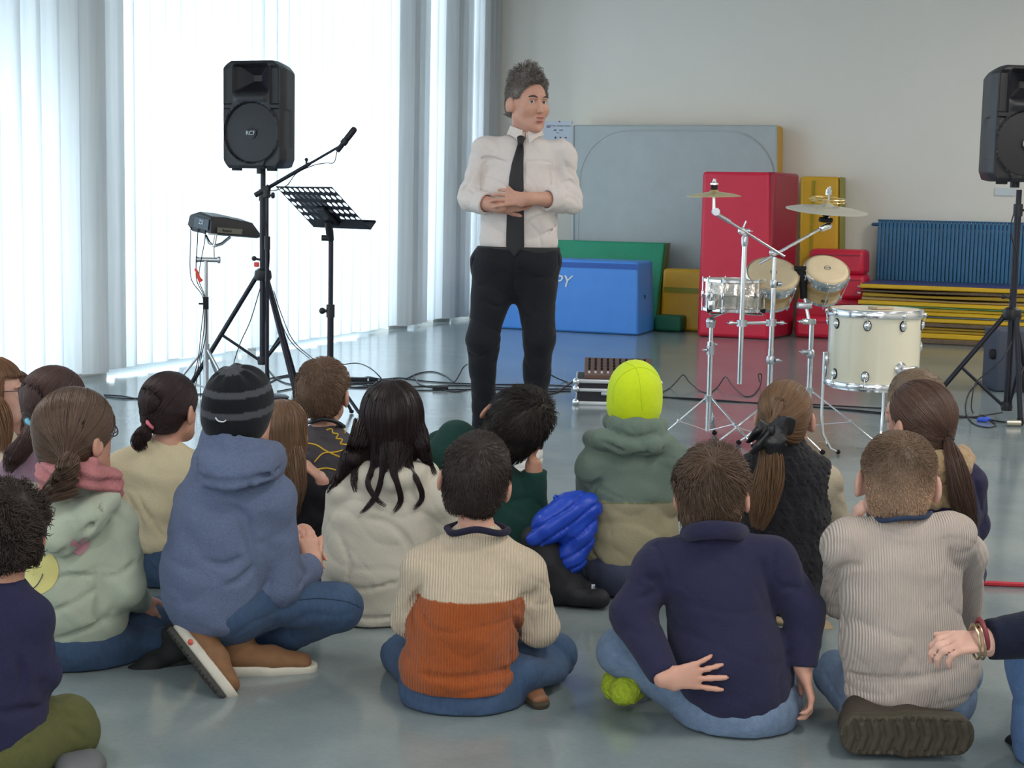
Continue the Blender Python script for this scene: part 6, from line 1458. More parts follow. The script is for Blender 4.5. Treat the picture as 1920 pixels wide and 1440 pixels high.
def beanie(f, hd, m, low, t=.014, cols=None, h=.004, back=0.0, disp=None, folds=None, name='beanie', squash=0):
    sd = SD(h); k = hd.k
    sd.ell(hd.w(0, -.014, .026), np.array([.073+t, .094+t, .086+t])*k, hd.A, .01); sd.ell(hd.w(0, -.030, -.030), np.array([.066+t, .062+t, .060])*k, hd.A, .04*k)
    sd.cuts.append(lambda p: (low+(hd.loc(p)[..., 1])*.25-hd.loc(p)[..., 2])*k)
    if disp: sd.disp.append(disp)
    return sculpt(sd, name, m, f.body, folds=folds, D=f.D, cols=cols, it=1)
def stripes(hd):
    def c(V):
        l = hd.loc(V); z = l[:, 2]-.1*l[:, 1]; r = np.hypot(l[:, 0], l[:, 1]+.050); a = np.arctan2(l[:, 1]+.050, l[:, 0]); m = ((z > .006) & (z < .024)) | ((z > .060) & (z < .076)) | ((l[:, 2] > .08) & (r < .022+.012*np.abs(np.sin(a*4)))); g = tcol(70, 72, 78); k = tcol(20, 22, 28)
        return np.where(m[:, None], g[None], k[None])
    return c
bn = beanie(f, hd, tint_mat('knitted_wool', bump=.8, bscale=500, noise=.12), -.062, .012, stripes(hd), disp=lambda p: .003*np.cos(np.arctan2(hd.loc(p)[..., 1]+.05, hd.loc(p)[..., 0])*8)*np.clip((hd.loc(p)[..., 2]-.075)/.03, 0, 1))
q = [(404, 783), (409, 789), (418, 791), (424, 788)]
from mathutils.bvhtree import BVHTree
def on_mesh(o, px, py, lift=.001):
    mw = WM[o.name]; inv = mw.inverted(); dg = o.data; bv = BV.get(o.name)
    if bv is None: bv = BVHTree.FromPolygons([v.co[:] for v in dg.vertices], [p_.vertices[:] for p_ in dg.polygons]); BV[o.name] = bv
    d = Vector(ray(px, py)).normalized(); a = inv @ Vector(CAM); dl = (inv.to_3x3() @ d).normalized(); h_ = bv.ray_cast(a, dl)
    if h_[0] is None: return None
    return np.array(mw @ h_[0])-np.array(d)*lift
BV = {}
def patch(o, ring, m, name, lift=.0012, parent=None):
    """flat decal following the garment: polygon given by image points, filled as a fan."""
    c = np.mean(ring, 0); R3 = []
    for s in (0, .33, .66, 1.0): R3.append([on_mesh(o, *(c+(np.array(q)-c)*max(s, .02)), lift=lift) for q in ring])
    if any(x is None for r in R3 for x in r): R3 = [[x if x is not None else None for x in r] for r in R3]
    keep = [j for j in range(len(ring)) if all(r[j] is not None for r in R3)]
    if len(keep) < 4: return None
    b = MB(); G = np.array([[r[j] for j in keep] for r in R3]); b.grid(G, wrap=True); G2 = G+_Fh*.001; b.grid(G2, wrap=True, flip=True); return b.build(name, m, parent or o, 60)
def line_on(o, pts, r, m, name, parent=None, lift=.0005, n=6):
    W = [on_mesh(o, x, y, lift) for x, y in [tuple(q_) for q_ in spline([(x, y, 0) for x, y in pts], n)[:, :2]]]; W = [w_ for w_ in W if w_ is not None]
    if len(W) < 2: return
    b = MB(); b.tube(W, r, 6); return b.build(name, m, parent or o, 60)
line_on(bn, q, .0018, 'white', 'white_mark')
M['tan'] = mat('tan_suede', srgb(122, 86, 56), .8, noise=.15, nscale=40)
M['tread'] = mat('dark_tread', srgb(62, 60, 56), .85, noise=.2, nscale=50)
s_ = shoe(f.body, P(400, 1184, 3.78), P(470, 1272, 3.69), _Rh*.62+_Z*.50+_Fh*.35, 1.08, 'tan', 'solewhite', high=.0, outm='tread')
b = MB(); b.sphere(P(357, 1204, 3.72), .008, 10, sc=(1, .5, 1)); b.build('red_badge', mat('orange_badge', srgb(200, 84, 66), .6), s_)
shoe(f.body, V3(*P(462, 1235, 3.85)[:2], .075), V3(*P(520, 1240, 3.87)[:2], .07), _Z, 1.1, 'tan', 'solewhite', high=.01, outm='tread')
line_on(f.pants, [(560, 1125), (600, 1122), (650, 1128), (676, 1140)], .0012, 'jeans_dark', 'seam')
# --- girl with dark loose hair, cream hoodie
D = 4.40; hd = head_at(735, 791, D, 120, tt=.182, dd=.02, yaw=0, pitch=6, roll=0)
secs = [(733, 880, .0, 52, .058), (730, 925, 0, 92, .088), (712, 980, 0, 100, .11), (705, 1060, -.01, 100, .12), (700, 1120, -.01, 98, .125)]
armL = [(655, 928, .0, 40), (632, 1035, .08, 36), (690, 1080, .3, 24)]; armR = [(815, 935, 0, 42), (838, 1020, .06, 38), (770, 1060, .30, 26)]
M['creamhood'] = cloth('cream_fleece', (198, 192, 178), .95, noise=.04, nscale=300, bump=.3, bscale=260)
def hoodc(sd, f):
    q = [(660, 880, .03), (690, 892, -.05), (735, 896, -.085), (780, 890, -.05), (805, 884, .02)]
    for u, v in zip(q[:-1], q[1:]): sd.cap(f.J(u), f.J(v), .030, .030, .03)
f = person('girl with long loose dark wavy hair in a cream hoodie, sitting on the floor', D, (705, 1150), hd, secs, [armL, armR], [[(670, 1130, 0, 50), (620, 1110, .25, 36), (700, 1140, .4, 26)], [(740, 1130, 0, 50), (800, 1110, .25, 36), (720, 1140, .4, 26)]], (733, 855, 0), M['creamhood'], 'jeans_dark', topname='hoodie',
    hem=(700, 1180, -.12), pelvis=(700, 1118, 0, 98, .12), extra=hoodc,
    folds=[([(690, 972), (725, 978), (752, 998), (770, 1025), (778, 1060)], .010), ([(640, 1010), (655, 1060), (650, 1110)], .006), ([(620, 1090), (680, 1105), (750, 1090)], .004), ([(640, 1150), (700, 1160), (760, 1150)], .004)], seed=5.2, wr=.004)
J = f.J; t_ = -.13
lk = [([(680, 790, -.03), (668, 830, -.07), (650, 870, -.09), (628, 905, -.07), (612, 925, -.05)], [.026, .030, .022, .014, .004], 260, .004),
      ([(690, 810, -.06), (676, 860, -.10), (664, 900, -.10), (668, 925, -.09)], [.02, .02, .012, .003], 160, .004),
      ([(712, 820, -.09), (702, 870, -.12), (690, 905, -.13), (706, 935, -.13), (724, 950, -.13)], [.022, .018, .010, .007, .003], 190, .003),
      ([(722, 830, -.09), (718, 880, -.12), (708, 925, -.13), (690, 950, -.13), (674, 964, -.13)], [.016, .012, .009, .006, .002], 150, .003),
      ([(738, 830, -.09), (736, 880, -.12), (748, 915, -.13), (752, 940, -.13), (738, 962, -.13)], [.018, .013, .009, .007, .003], 180, .003),
      ([(756, 820, -.08), (764, 870, -.11), (784, 905, -.11), (792, 935, -.11), (774, 956, -.12)], [.022, .016, .010, .007, .003], 200, .003),
      ([(778, 800, -.04), (792, 840, -.07), (806, 870, -.07), (818, 892, -.06)], [.024, .020, .012, .004], 170, .003),
      ([(735, 800, -.05), (736, 840, -.10), (736, 885, -.125)], [.04, .055, .03], 420, .0)]
def mass8(sd):
    sd.chain([J((735, 800, .0)), J((733, 860, -.01))], [.078, .07], .03); sd.chain([J((680, 815, 0.0)), J((660, 860, -.04)), J((636, 895, -.04))], [.028, .026, .012], .03); sd.chain([J((785, 815, 0.0)), J((800, 858, -.03))], [.026, .016], .03)
def on_back(f, pts, lift):
    out = []
    for x, y, d in pts:
        q = on_mesh(f.top, x, y, lift); j = f.J((x, y, d)); out.append(q if q is not None and float(q@_Fh) < float(j@_Fh)+.10 and y > 870 else (j if q is None or y <= 830 else lerp(j, q, (y-830)/40)))
    return out
lk = [(on_back(f, q[0], .012),)+tuple(q[1:]) for q in lk]
draped_hair(hd, f.body, (48, 34, 36), lk, n=1500, t=.018, low=-.16, mass=mass8, seed=21, shell_kw=dict(top=.0))

# --- boy in neon hat
D = 4.72; hd = head_at(1191, 748, D, 106, dd=.02, yaw=-10, pitch=2, roll=0)
secs = [(1190, 835, 0, 52, .058), (1188, 872, 0, 84, .085), (1190, 930, 0, 84, .10), (1184, 1000, 0, 86, .11), (1180, 1035, 0, 84, .115)]
armL = [(1115, 875, 0, 36), (1112, 935, .10, 33), (1150, 965, .3, 24)]; armR = [(1265, 870, 0, 38), (1285, 940, .08, 34), (1240, 965, .3, 24)]
zsp = P(1190, 943, D-.1)[2]
def hood11(sd, f):
    q = [(1108, 822, .04), (1128, 822, -.05), (1170, 834, -.10), (1220, 836, -.09), (1255, 830, .0)]
    for u, v in zip(q[:-1], q[1:]): sd.cap(f.J(u), f.J(v), .030, .026, .02)
    q = [(1150, 792, .03), (1160, 796, -.04), (1192, 804, -.075), (1222, 804, -.05), (1234, 800, .02)]
    for u, v in zip(q[:-1], q[1:]): sd.cap(f.J(u), f.J(v), .032, .032, .02)
f = person('boy in a neon yellow hat and green and olive hoodie, sitting on the floor', D, (1180, 1090), hd, secs, [armL, armR], [[(1160, 1070, 0, 45), (1118, 1085, .1, 34), (1190, 1095, .3, 24)], [(1210, 1070, 0, 45), (1260, 1080, .2, 34), (1190, 1095, .3, 24)]], (1191, 805, 0),
    tint_mat('sweatshirt_fleece', bump=.4, bscale=300), cloth('slate_trousers', (74, 80, 102), .9), topname='hoodie', pantsname='trousers', ears=False,
    hem=(1180, 1092, -.11), pelvis=(1180, 1055, 0, 84, .115), extra=hood11, cols=lambda V: np.where((V[:, 2] < zsp)[:, None], tcol(160, 152, 124)[None], tcol(106, 122, 112)[None]),
    folds=[([(1108, 935), (1112, 915), (1128, 898)], .008), ([(1135, 842), (1150, 856), (1200, 852), (1250, 838)], .005), ([(1100, 1010), (1120, 1050), (1160, 1078)], .004), ([(1110, 1050), (1140, 1066), (1200, 1076)], .004), ([(1096, 838), (1130, 830), (1170, 846)], .005), ([(1150, 806), (1190, 822), (1230, 812)], .005)], seed=6.1, wr=.0045)
M['neon'] = mat('neon_yellow_knit', srgb(205, 228, 10), .8, noise=.04, nscale=60, bump=.4, bscale=300, sheen=.1)
bn = beanie(f, hd, 'neon', -.10, .010, t_ if False else None, disp=lambda p: .0025*np.sin(hd.loc(p)[..., 2]*230+hd.loc(p)[..., 0]*60)*np.clip((-.04-hd.loc(p)[..., 2])/.03, 0, 1), name='hat')
for pts in ([(1150, 755), (1152, 725), (1168, 702), (1192, 690), (1215, 692), (1236, 706)], [(1172, 680), (1192, 690), (1200, 720), (1204, 770)]): line_on(bn, pts, .0009, mat('neon_seam', srgb(180, 206, 10), .8), 'seam')
line_on(f.top, [(1098, 942), (1150, 943), (1200, 943), (1260, 941)], .0008, 'm_olive', 'seam')

# --- girl with the black bow
D = 4.5; hd = head_at(1472, 783, D, 104, dd=.02, yaw=-14, pitch=4, roll=0)
secs = [(1467, 868, 0, 44, .052), (1466, 900, 0, 78, .085), (1465, 960, 0, 84, .105), (1465, 1040, 0, 86, .115), (1465, 1100, 0, 88, .12)]
armL = [(1398, 905, 0, 30), (1388, 985, .08, 28), (1430, 1030, .3, 22)]; armR = [(1545, 905, 0, 34), (1566, 985, .04, 32), (1530, 1045, .25, 24)]
f = person('girl with a long ponytail, black bow and black fleece vest, cream sleeves', D, (1470, 1170), hd, secs, [armL, armR], [[(1440, 1130, 0, 40), (1400, 1140, .2, 32), (1480, 1165, .1, 24)], [(1490, 1130, 0, 40), (1540, 1140, .2, 32), (1460, 1168, .15, 24)]], (1470, 850, 0), cloth('cream_jersey', (190, 178, 156), .9), cloth('black_leggings', (30, 30, 40), .9), pantsname='leggings',
    hem=(1465, 1150, -.1), pelvis=(1465, 1110, 0, 86, .115), seed=7.7, shoulders=True)
sd = SD(.005); vs = [(1467, 862, 0, 50, .062), (1466, 895, 0, 90, .098), (1465, 960, 0, 90, .118), (1465, 1040, 0, 91, .128), (1465, 1090, 0, 92, .13)]; f.torso(sd, vs, 0)
for q in ((1400, 890, 0), (1532, 888, 0)): sd.cap(f.J((1470, 868, 0)), f.J(q), .062, .050, .03)
sd.cap(f.J((1470, 842, 0)), f.J((1470, 850, 0)), .066, .066, .02)
sd.disp.append(lambda p: .003*np.sin(p[..., 0]*330+2*np.sin(p[..., 2]*150))*np.sin(p[..., 2]*300+2*np.sin(p[..., 0]*170+1))+.003*nz3(p, (260, 260, 230), 7))
f.wear(sd, 'fleece_vest', mat('black_teddy_fleece', srgb(26, 25, 32), 1.0, noise=.3, nscale=200, bump=1, bscale=300, sheen=.1), None, .002)
J = f.J
pulled_hair(hd, f.body, (126, 96, 72), J((1440, 812, -.13)), [J((1440, 812, -.14)), J((1442, 850, -.155)), J((1440, 900, -.16)), J((1432, 950, -.155)), J((1420, 992, -.15))], [.014, .036, .046, .042, .02], n=2200, nt=900, seed=22)
M['satin'] = mat('black_satin', srgb(24, 24, 28), .45, noise=.1, nscale=30, bump=.6, bscale=60)
t_ = SD(.004)
for q in ([(1444, 806, -.17), (1422, 806, -.175), (1406, 826, -.16)], [(1444, 806, -.17), (1466, 798, -.175), (1486, 800, -.16)], [(1444, 808, -.18), (1424, 836, -.185), (1414, 848, -.18)], [(1446, 808, -.18), (1456, 832, -.185), (1450, 850, -.18)]):
    t_.ecap(J(q[0]), J(q[1]), 0.014, .008, .034, .010, _Rh*.5+_Z*.8, .008); t_.ecap(J(q[1]), J(q[2]), .034, .010, .028, .007, _Rh*.6+_Z*.7, .008)
t_.disp.append(lambda p: .0025*nz3(p, (130, 60, 60), 2)); bw = sculpt(t_, 'hair_bow', 'satin', f.body)
b = MB(); b.sphere(J((1445, 807, -.185)), .014, 12, sc=(1, .8, 1.2)); b.build('bow_knot', 'satin', bw)
M['beigeshoe'] = mat('beige_suede', srgb(176, 156, 122), .9, noise=.1, nscale=50)
shoe(f.body, f.J((1476, 1142, -.05)), f.J((1520, 1150, -.06)), _Fh*.6+_Z*.7, .85, 'beigeshoe', 'beigeshoe'); shoe(f.body, f.J((1545, 1168, .02)), f.J((1580, 1176, .0)), _Z*.8+_Fh*.5, .8, 'beigeshoe', 'beigeshoe')

# --- boy with shaved blond head behind
D = 5.0; hd = head_at(1714, 764, D, 104, dd=.02, tt=.158, yaw=15, pitch=4, roll=0)
f = person('boy with very short blond hair sitting behind the girl with the low side ponytail', D, (1712, 1060), hd, [(1712, 850, 0, 45, .055), (1712, 885, 0, 66, .08), (1712, 950, 0, 70, .1), (1712, 1010, 0, 72, .11)], [[(1655, 900, 0, 26), (1650, 960, .1, 24), (1690, 980, .3, 20)], [(1768, 900, 0, 26), (1772, 960, .1, 24), (1730, 980, .3, 20)]], [[(1690, 1030, .05, 40), (1650, 1040, .3, 28), (1700, 1050, .4, 22)], [(1735, 1030, .05, 40), (1775, 1040, .3, 28), (1720, 1050, .4, 22)]], (1712, 830, 0), cloth('brown_sweatshirt', (96, 80, 66)), 'jeans', skin='skin_pale', pelvis=(1712, 1020, 0, 72, .1), h=.006, th=.007)
short_hair(hd, f.body, (176, 150, 124), t=.006, n=4200, ln=.008, lift=.5, mess=.4, seed=23, th=.0008, rough=.6, disp=.0005, shf=fade)

# --- girl with low side ponytail
D = 4.36; hd = head_at(1722, 792, D, 119, tt=.178, dd=.02, yaw=32, pitch=2, roll=-3)
M['navyjkt'] = cloth('navy_jacket', (40, 38, 66), .8, noise=.05, nscale=50)
M['sherpa'] = mat('tan_sherpa', srgb(168, 140, 104), 1.0, noise=.2, nscale=90, bump=1, bscale=160, sheen=.2)
secs = [(1745, 872, 0, 46, .055), (1750, 905, 0, 82, .085), (1755, 960, 0, 80, .1), (1755, 1040, 0, 80, .11)]
f = person('girl with a low side ponytail in a navy and tan sherpa jacket', D, (1750, 1120), hd, secs, [[(1690, 905, 0, 34), (1680, 990, .1, 30), (1720, 1030, .3, 22)], [(1812, 905, 0, 36), (1822, 985, .04, 32), (1780, 1040, .25, 24)]], [[(1730, 1060, 0, 45), (1690, 1070, .3, 32), (1740, 1100, .4, 24)], [(1775, 1060, 0, 45), (1815, 1075, .25, 32), (1760, 1100, .4, 24)]], (1735, 850, 0), 'navyjkt', 'jeans_dark', topname='jacket', pelvis=(1755, 1060, 0, 80, .11),
    folds=[([(1828, 900), (1836, 930), (1842, 960)], .004)], seed=8.1)
J = f.J
sd = SD(.005); q = [(1690, 862, .0), (1710, 872, -.07), (1752, 876, -.085), (1790, 872, -.04), (1800, 862, .03)]
for u, v in zip(q[:-1], q[1:]): sd.cap(J(u), J(v), .042, .042, .03)
sd.ecap(J((1752, 900, -.06)), J((1760, 930, -.07)), .085, .05, .07, .045, _Rh, .03); sd.disp.append(lambda p: .005*nz3(p, (160, 160, 160), 3)); sculpt(sd, 'sherpa_collar', 'sherpa', f.body)
pulled_hair(hd, f.body, (96, 72, 62), J((1776, 826, -.06)), [J((1776, 826, -.07)), J((1786, 860, -.13)), J((1798, 905, -.15)), J((1812, 955, -.14)), J((1826, 998, -.12))], [.012, .026, .036, .034, .012], n=2600, nt=800, seed=24, t=.014)
b = MB(); c = J((1777, 825, -.075)); a_, q_, t3 = _frame(_Rh*.3-_Z); b.tube([c+(a_*cos(v)+q_*sin(v))*.014 for v in np.linspace(0, 2*pi, 20)], .0055, 8); b.build('hair_tie', 'rubber', f.body)

# --- boy leaning on his hand, dark green
D = 4.80; hd = head_at(964, 798, D, 116, dd=.0, yaw=-12, pitch=14, roll=40)
M['dkgreen'] = cloth('dark_green_sweatshirt', (28, 62, 56), .9, noise=.06)
secs = [(884, 862, .0, 40, .055), (872, 870, 0, 66, .085), (905, 930, 0, 76, .1), (935, 985, 0, 80, .11), (950, 1020, 0, 80, .11)]
armR = [(950, 915, .02, 34), (998, 988, .0, 32), (1000, 882, -.02, 25)]; armL = [(830, 840, .05, 34), (815, 920, .15, 30), (880, 980, .25, 22)]
f = person('boy in dark green resting his tilted head on his hand behind the curly-haired boy', D, (960, 1100), hd, secs, [armR, armL], [[(930, 1040, 0, 45), (900, 1060, .25, 32), (960, 1085, .3, 24)], [(975, 1040, 0, 45), (1030, 1060, .0, 32), (1000, 1090, .1, 24)]], (905, 850, 0), 'dkgreen', cloth('black_trousers', (34, 33, 38)), topname='sweatshirt', pantsname='trousers', skin='skin_tan', pelvis=(950, 1045, 0, 82, .11),
    hands=[((1001, 876, -.02), (-.22, .05, .95), (-.9, .2, .1), dict(s=.8, thumb=-1, curl=.55))], seed=9.3, wr=.004,
    folds=[([(830, 800), (848, 820), (850, 850)], .005), ([(960, 940), (990, 935)], .005)])
sd = SD(.004); sd.cap(f.J((1001, 892, -.02)), f.J((1000, 872, -.02)), .030, .026); sculpt(sd, 'forearm', 'skin_tan', f.body)
sd = SD(.005); sd.ecap(f.J((855, 830, .02)), f.J((840, 860, .0)), .07, .07, .08, .08, _Rh, .03); sd.disp.append(lambda p: .004*nz3(p, (30, 30, 44), 2)); sculpt(sd, 'hood', 'dkgreen', f.body)
short_hair(hd, f.body, (46, 38, 36), t=.014, n=4200, ln=.028, lift=.25, mess=.4, seed=25, th=.0010, fwd=.1, whorl=(.02, -.03, .11), spike=lambda l: .5*np.exp(-((l[:, 0]-.02)**2+(l[:, 1]+.02)**2)/.0016))
b = MB(); sh_ = f.J((1035, 1128, -.05))
sd = SD(.005); sd.ecap(f.J((1015, 1100, -.05)), f.J((1060, 1112, -.08)), .05, .035, .045, .03, _Fh, .03); sd.cap(f.J((1035, 1060, -.02)), f.J((1010, 1095, -.02)), .06, .05, .03); sd.cuts.append(lambda p: .004-p[..., 2]); sculpt(sd, 'black_shoe', 'rubber', f.body)

# --- blue puffy jacket lying beside
D = 4.6; J = lambda q: P(q[0], q[1], D+q[2])
M['puff'] = mat('blue_nylon', srgb(28, 70, 190), .42, noise=.05, nscale=20, bump=.4, bscale=50); M['lining'] = mat('black_lining', srgb(26, 26, 32), .7, bump=.6, bscale=30)
t = thing('puffer_jacket', 'bright blue quilted jacket with black lining heaped beside the boy in the neon hat', 'jacket', V3(*P(1055, 1080, D)[:2], 0))
sd = SD(.005); sd.chain([J((1098, 948, 0)), J((1062, 958, -.02)), J((1030, 985, -.04)), J((1008, 1008, -.05))], [.045, .055, .050, .035], .02); sd.chain([J((1098, 955, .02)), J((1082, 1000, 0)), J((1068, 1045, 0)), J((1058, 1070, 0))], [.05, .055, .05, .035], .02)
sd.disp.append(lambda p: .011*(1-np.abs(np.sin((p@dn(_Z*.8-_Rh*.5)+.008*nz3(p, (20, 20, 20), 3))*75)))**3+.003*nz3(p, (70, 70, 80), 3)); sculpt(sd, 'quilted_shell', 'puff', t)
sd = SD(.006); sd.chain([J((1010, 1010, -.02)), J((1020, 1060, .0)), J((1050, 1095, .0)), J((1100, 1110, .0))], [.05, .07, .06, .035], .03); sd.cap(J((1080, 1118, -.05)), J((1125, 1122, -.06)), .03, .03); sd.disp.append(lambda p: .005*nz3(p, (40, 40, 50), 5)); sd.cuts.append(lambda p: .003-p[..., 2]); sculpt(sd, 'lining', 'lining', t)
b = MB(); b.box(J((1112, 1100, -.09)), (.012, .006, .014), ax=(_Rh, _Fh, _Z), bev=.002); b.build('zip_pull', 'steel', t)

# --- girl with pink hair tie
D = 4.76; hd = head_at(320, 766, D, 102, dd=.02, yaw=-25, pitch=2, roll=2)
secs = [(305, 845, 0, 44, .052), (296, 885, 0, 80, .085), (282, 945, 0, 74, .095), (290, 1000, 0, 56, .1)]
M['cream2'] = cloth('cream_knit', (212, 198, 166), .95, noise=.04)
f = person('girl with short dark ponytail in pink tie and cream jumper, sitting by the blinds', D, (305, 1080), hd, secs, [[(235, 885, 0, 40), (226, 960, .06, 35), (285, 1000, .25, 24)], [(362, 885, 0, 38), (380, 960, .15, 32), (340, 1000, .3, 24)]], [[(300, 1060, 0, 42), (285, 1072, .1, 32), (350, 1085, .3, 24)], [(340, 1060, 0, 42), (390, 1070, .2, 32), (330, 1085, .3, 24)]], (310, 832, 0), 'cream2', 'jeans', hem=(290, 1042, -.1), pelvis=(305, 1052, 0, 60, .1),
    folds=[([(262, 935), (290, 985), (310, 1010)], .004), ([(240, 930), (262, 975), (272, 1010)], .006)], seed=10.4, wr=.004)
J = f.J
pulled_hair(hd, f.body, (54, 36, 38), J((281, 796, -.05)), [J((281, 797, -.06)), J((268, 812, -.08)), J((262, 828, -.085)), J((270, 845, -.08))], [.010, .026, .028, .016], n=2600, nt=420, seed=26, shell_kw=dict(ear=-.03, front=.06))
st = None
b = MB(); c = J((282, 796, -.065)); a_, q_, t3 = _frame(_Rh*.7+_Z*.6); b.tube([c+(a_*cos(v)+q_*sin(v))*.013 for v in np.linspace(0, 2*pi, 20)], .006, 8); b.build('hair_tie', mat('pink_elastic', srgb(222, 120, 140), .7), f.body)

# --- girl with braid, glasses, pink scarf and mint hoodie
D = 3.92; hd = head_at(145, 818, D, 136, tt=.182, dd=.02, yaw=-34, pitch=2, roll=2)
secs = [(142, 945, 0, 50, .058), (140, 985, 0, 92, .09), (142, 1050, 0, 98, .11), (140, 1120, 0, 104, .125), (138, 1150, 0, 104, .125)]
armR = [(212, 985, 0, 46), (232, 1098, -.02, 42), (262, 1128, .16, 25)]; armL = [(80, 985, .0, 42), (60, 1080, .15, 36), (140, 1100, .3, 24)]
def hood3(sd, f):
    q = [(60, 930, -.02), (70, 990, -.10), (110, 1010, -.13), (165, 975, -.13), (195, 935, -.06)]
    for u, v in zip(q[:-1], q[1:]): sd.cap(f.J(u), f.J(v), .042, .038, .03)
    sd.ecap(f.J((120, 950, -.08)), f.J((100, 985, -.11)), .08, .035, .07, .03, _Rh, .03)
M['mint'] = cloth('mint_fleece', (176, 184, 166), .95, noise=.04, nscale=200, bump=.3)
f = person('girl with glasses, brown braid, pink scarf and mint hoodie showing a smiley', D, (140, 1235), hd, secs, [armR, armL], [[(165, 1212, 0, 58), (300, 1158, .30, 40), (240, 1215, .05, 30)], [(115, 1225, 0, 56), (200, 1235, .0, 36), (320, 1200, .10, 30)]], (142, 895, 0), 'mint', 'jeans', topname='hoodie', hem=(140, 1240, -.11), pelvis=(140, 1205, 0, 105, .12), extra=hood3,
    hands=[((262, 1122, .16), (.3, .2, -.8), (-.3, .9, 0), dict(s=.72, thumb=1, curl=.5))],
    folds=[([(30, 1052), (75, 1052), (120, 1035), (160, 1000), (196, 940)], .008), ([(180, 1070), (190, 1110), (188, 1150), (205, 1168)], .011), ([(95, 1090), (130, 1080), (175, 1080)], .005), ([(90, 1150), (140, 1130), (180, 1105)], .006), ([(100, 1200), (150, 1185), (195, 1160)], .005), ([(200, 1082), (230, 1075), (255, 1050)], .004)], seed=11.9, wr=.005)
J = f.J
pulled_hair(hd, f.body, (100, 78, 64), J((120, 872, -.12)), [J((135, 860, -.12)), J((122, 880, -.15)), J((106, 905, -.165)), J((90, 925, -.16)), J((78, 938, -.15))], [.022, .026, .022, .018, .010], n=3000, nt=200, seed=27, t=.018, shell_kw=dict(ear=-.035, front=.062),
    extra_b=lambda st: [st.bundle([J((134+(9 if (i % 2) else -9), 862+i*11.5, -.155)), J((122-i*6+(11 if (i % 2) else -4), 874+i*11.5, -.185)), J((116-i*7.5+(-6 if (i % 2) else 8), 888+i*11, -.165))], [.012, .022-.0015*i, .010], 150, .0009, 10, 0, 50+i, .05) for i in range(6)]+[st.bundle([J((84, 925, -.17)), J((74, 938, -.17)), J((80, 952, -.16))], [.016, .02, .008], 160, .0009, 10, .006, 70)])
sd = SD(.0045); q = [(88, 880, .02), (92, 895, -.06), (128, 892, -.12), (170, 890, -.115), (205, 905, -.05), (212, 915, .04)]
for u, v in zip(q[:-1], q[1:]): sd.ecap(J(u), J(v), .036, .026, .036, .026, _Z, .02)
sd.disp.append(lambda p: .005*np.sin((p[..., 2]+.35*((p-J((150, 890, 0)))@_Rh))*170)+.0012*np.sin((p@_Rh)*900)); sculpt(sd, 'scarf', mat('pink_chunky_knit', srgb(186, 120, 122), .95, noise=.12, nscale=200, bump=1, bscale=220), f.body)
M['gls'] = mat('glasses_frame', srgb(60, 50, 70), .4)
def glasses(hd, body):
    b = MB(); rg_ = .022*hd.k
    for sx in (-1, 1): b.tube([hd.w(sx*.031+.019*cos(v), .090, .006+.015*sin(v)) for v in np.linspace(0, 2*pi, 21)], .0016, 6); b.tube([hd.w(sx*.050, .088, .010), hd.w(sx*.078, .06, .012), hd.w(sx*.080, -.01, .010)], .0016, 6)
    b.tube([hd.w(-.012, .092, .01), hd.w(.012, .092, .01)], .0016, 6); b.build('glasses', 'gls', body)
glasses(hd, f.body)
ring = [(62+48*cos(a), 1075+46*sin(a)) for a in np.linspace(0, 2*pi, 22, endpoint=False)]; ring = [(x, y) for x, y in ring if y > 1046+.0*(x)]
sm = patch(f.top, [(x, max(y, 1062-.45*(x-40))) for x, y in [(62+48*cos(a), 1070+46*sin(a)) for a in np.linspace(0, 2*pi, 28, endpoint=False)]], mat('yellow_print', srgb(214, 204, 130), .8), 'smiley_print', .0022)
line_on(f.top, [(30, 1082), (36, 1098), (50, 1106), (66, 1100), (76, 1086), (80, 1076)], .0013, 'ink', 'smile_line', lift=.004)
patch(f.top, [(148, 1020), (154, 1010), (163, 1008), (168, 1016), (165, 1028), (150, 1042), (138, 1036), (132, 1024), (134, 1014), (141, 1012)], mat('pink_print', srgb(210, 150, 160), .8), 'heart_print', .003)
seam_on(f, f.topsd, [(206, 1075), (230, 1066), (258, 1040)], .0012, 'mint', 'seam')
shoe(f.body, f.J((320, 1208, .0)), f.J((258, 1232, -.04)), _Z, .95, 'rubber', 'rubber')

# --- boy with short brown hair, dark jacket with yellow lines
D = 5.22; hd = head_at(607, 736, D, 95, dd=.02, yaw=-12, pitch=3, roll=3)
secs = [(608, 825, 0, 42, .052), (606, 852, 0, 68, .08), (603, 910, 0, 70, .1), (602, 980, 0, 72, .11)]
f = person('boy with short brown hair in a dark jacket with yellow lightning lines', D, (603, 1040), hd, secs, [[(548, 862, 0, 32), (540, 930, .1, 28), (580, 960, .3, 20)], [(662, 862, 0, 32), (672, 930, .1, 28), (630, 960, .3, 20)]], [[(580, 1000, 0, 40), (540, 1010, .3, 28), (600, 1030, .3, 22)], [(625, 1000, 0, 40), (665, 1010, .3, 28), (610, 1030, .3, 22)]], (608, 795, 0), cloth('charcoal_jersey', (80, 76, 82), .85), 'jeans_dark', topname='jacket', pelvis=(603, 1000, 0, 70, .1), seed=12.2)
short_hair(hd, f.body, (122, 96, 78), t=.012, n=3600, ln=.020, lift=.4, mess=.4, seed=28, th=.0010)
collar(f, [(578, 792, 0.0), (588, 790, -.05), (608, 786, -.075), (632, 792, -.05), (645, 800, 0.0)], .007, 'black')
M['yl'] = mat('yellow_print_line', srgb(226, 186, 56), .7)
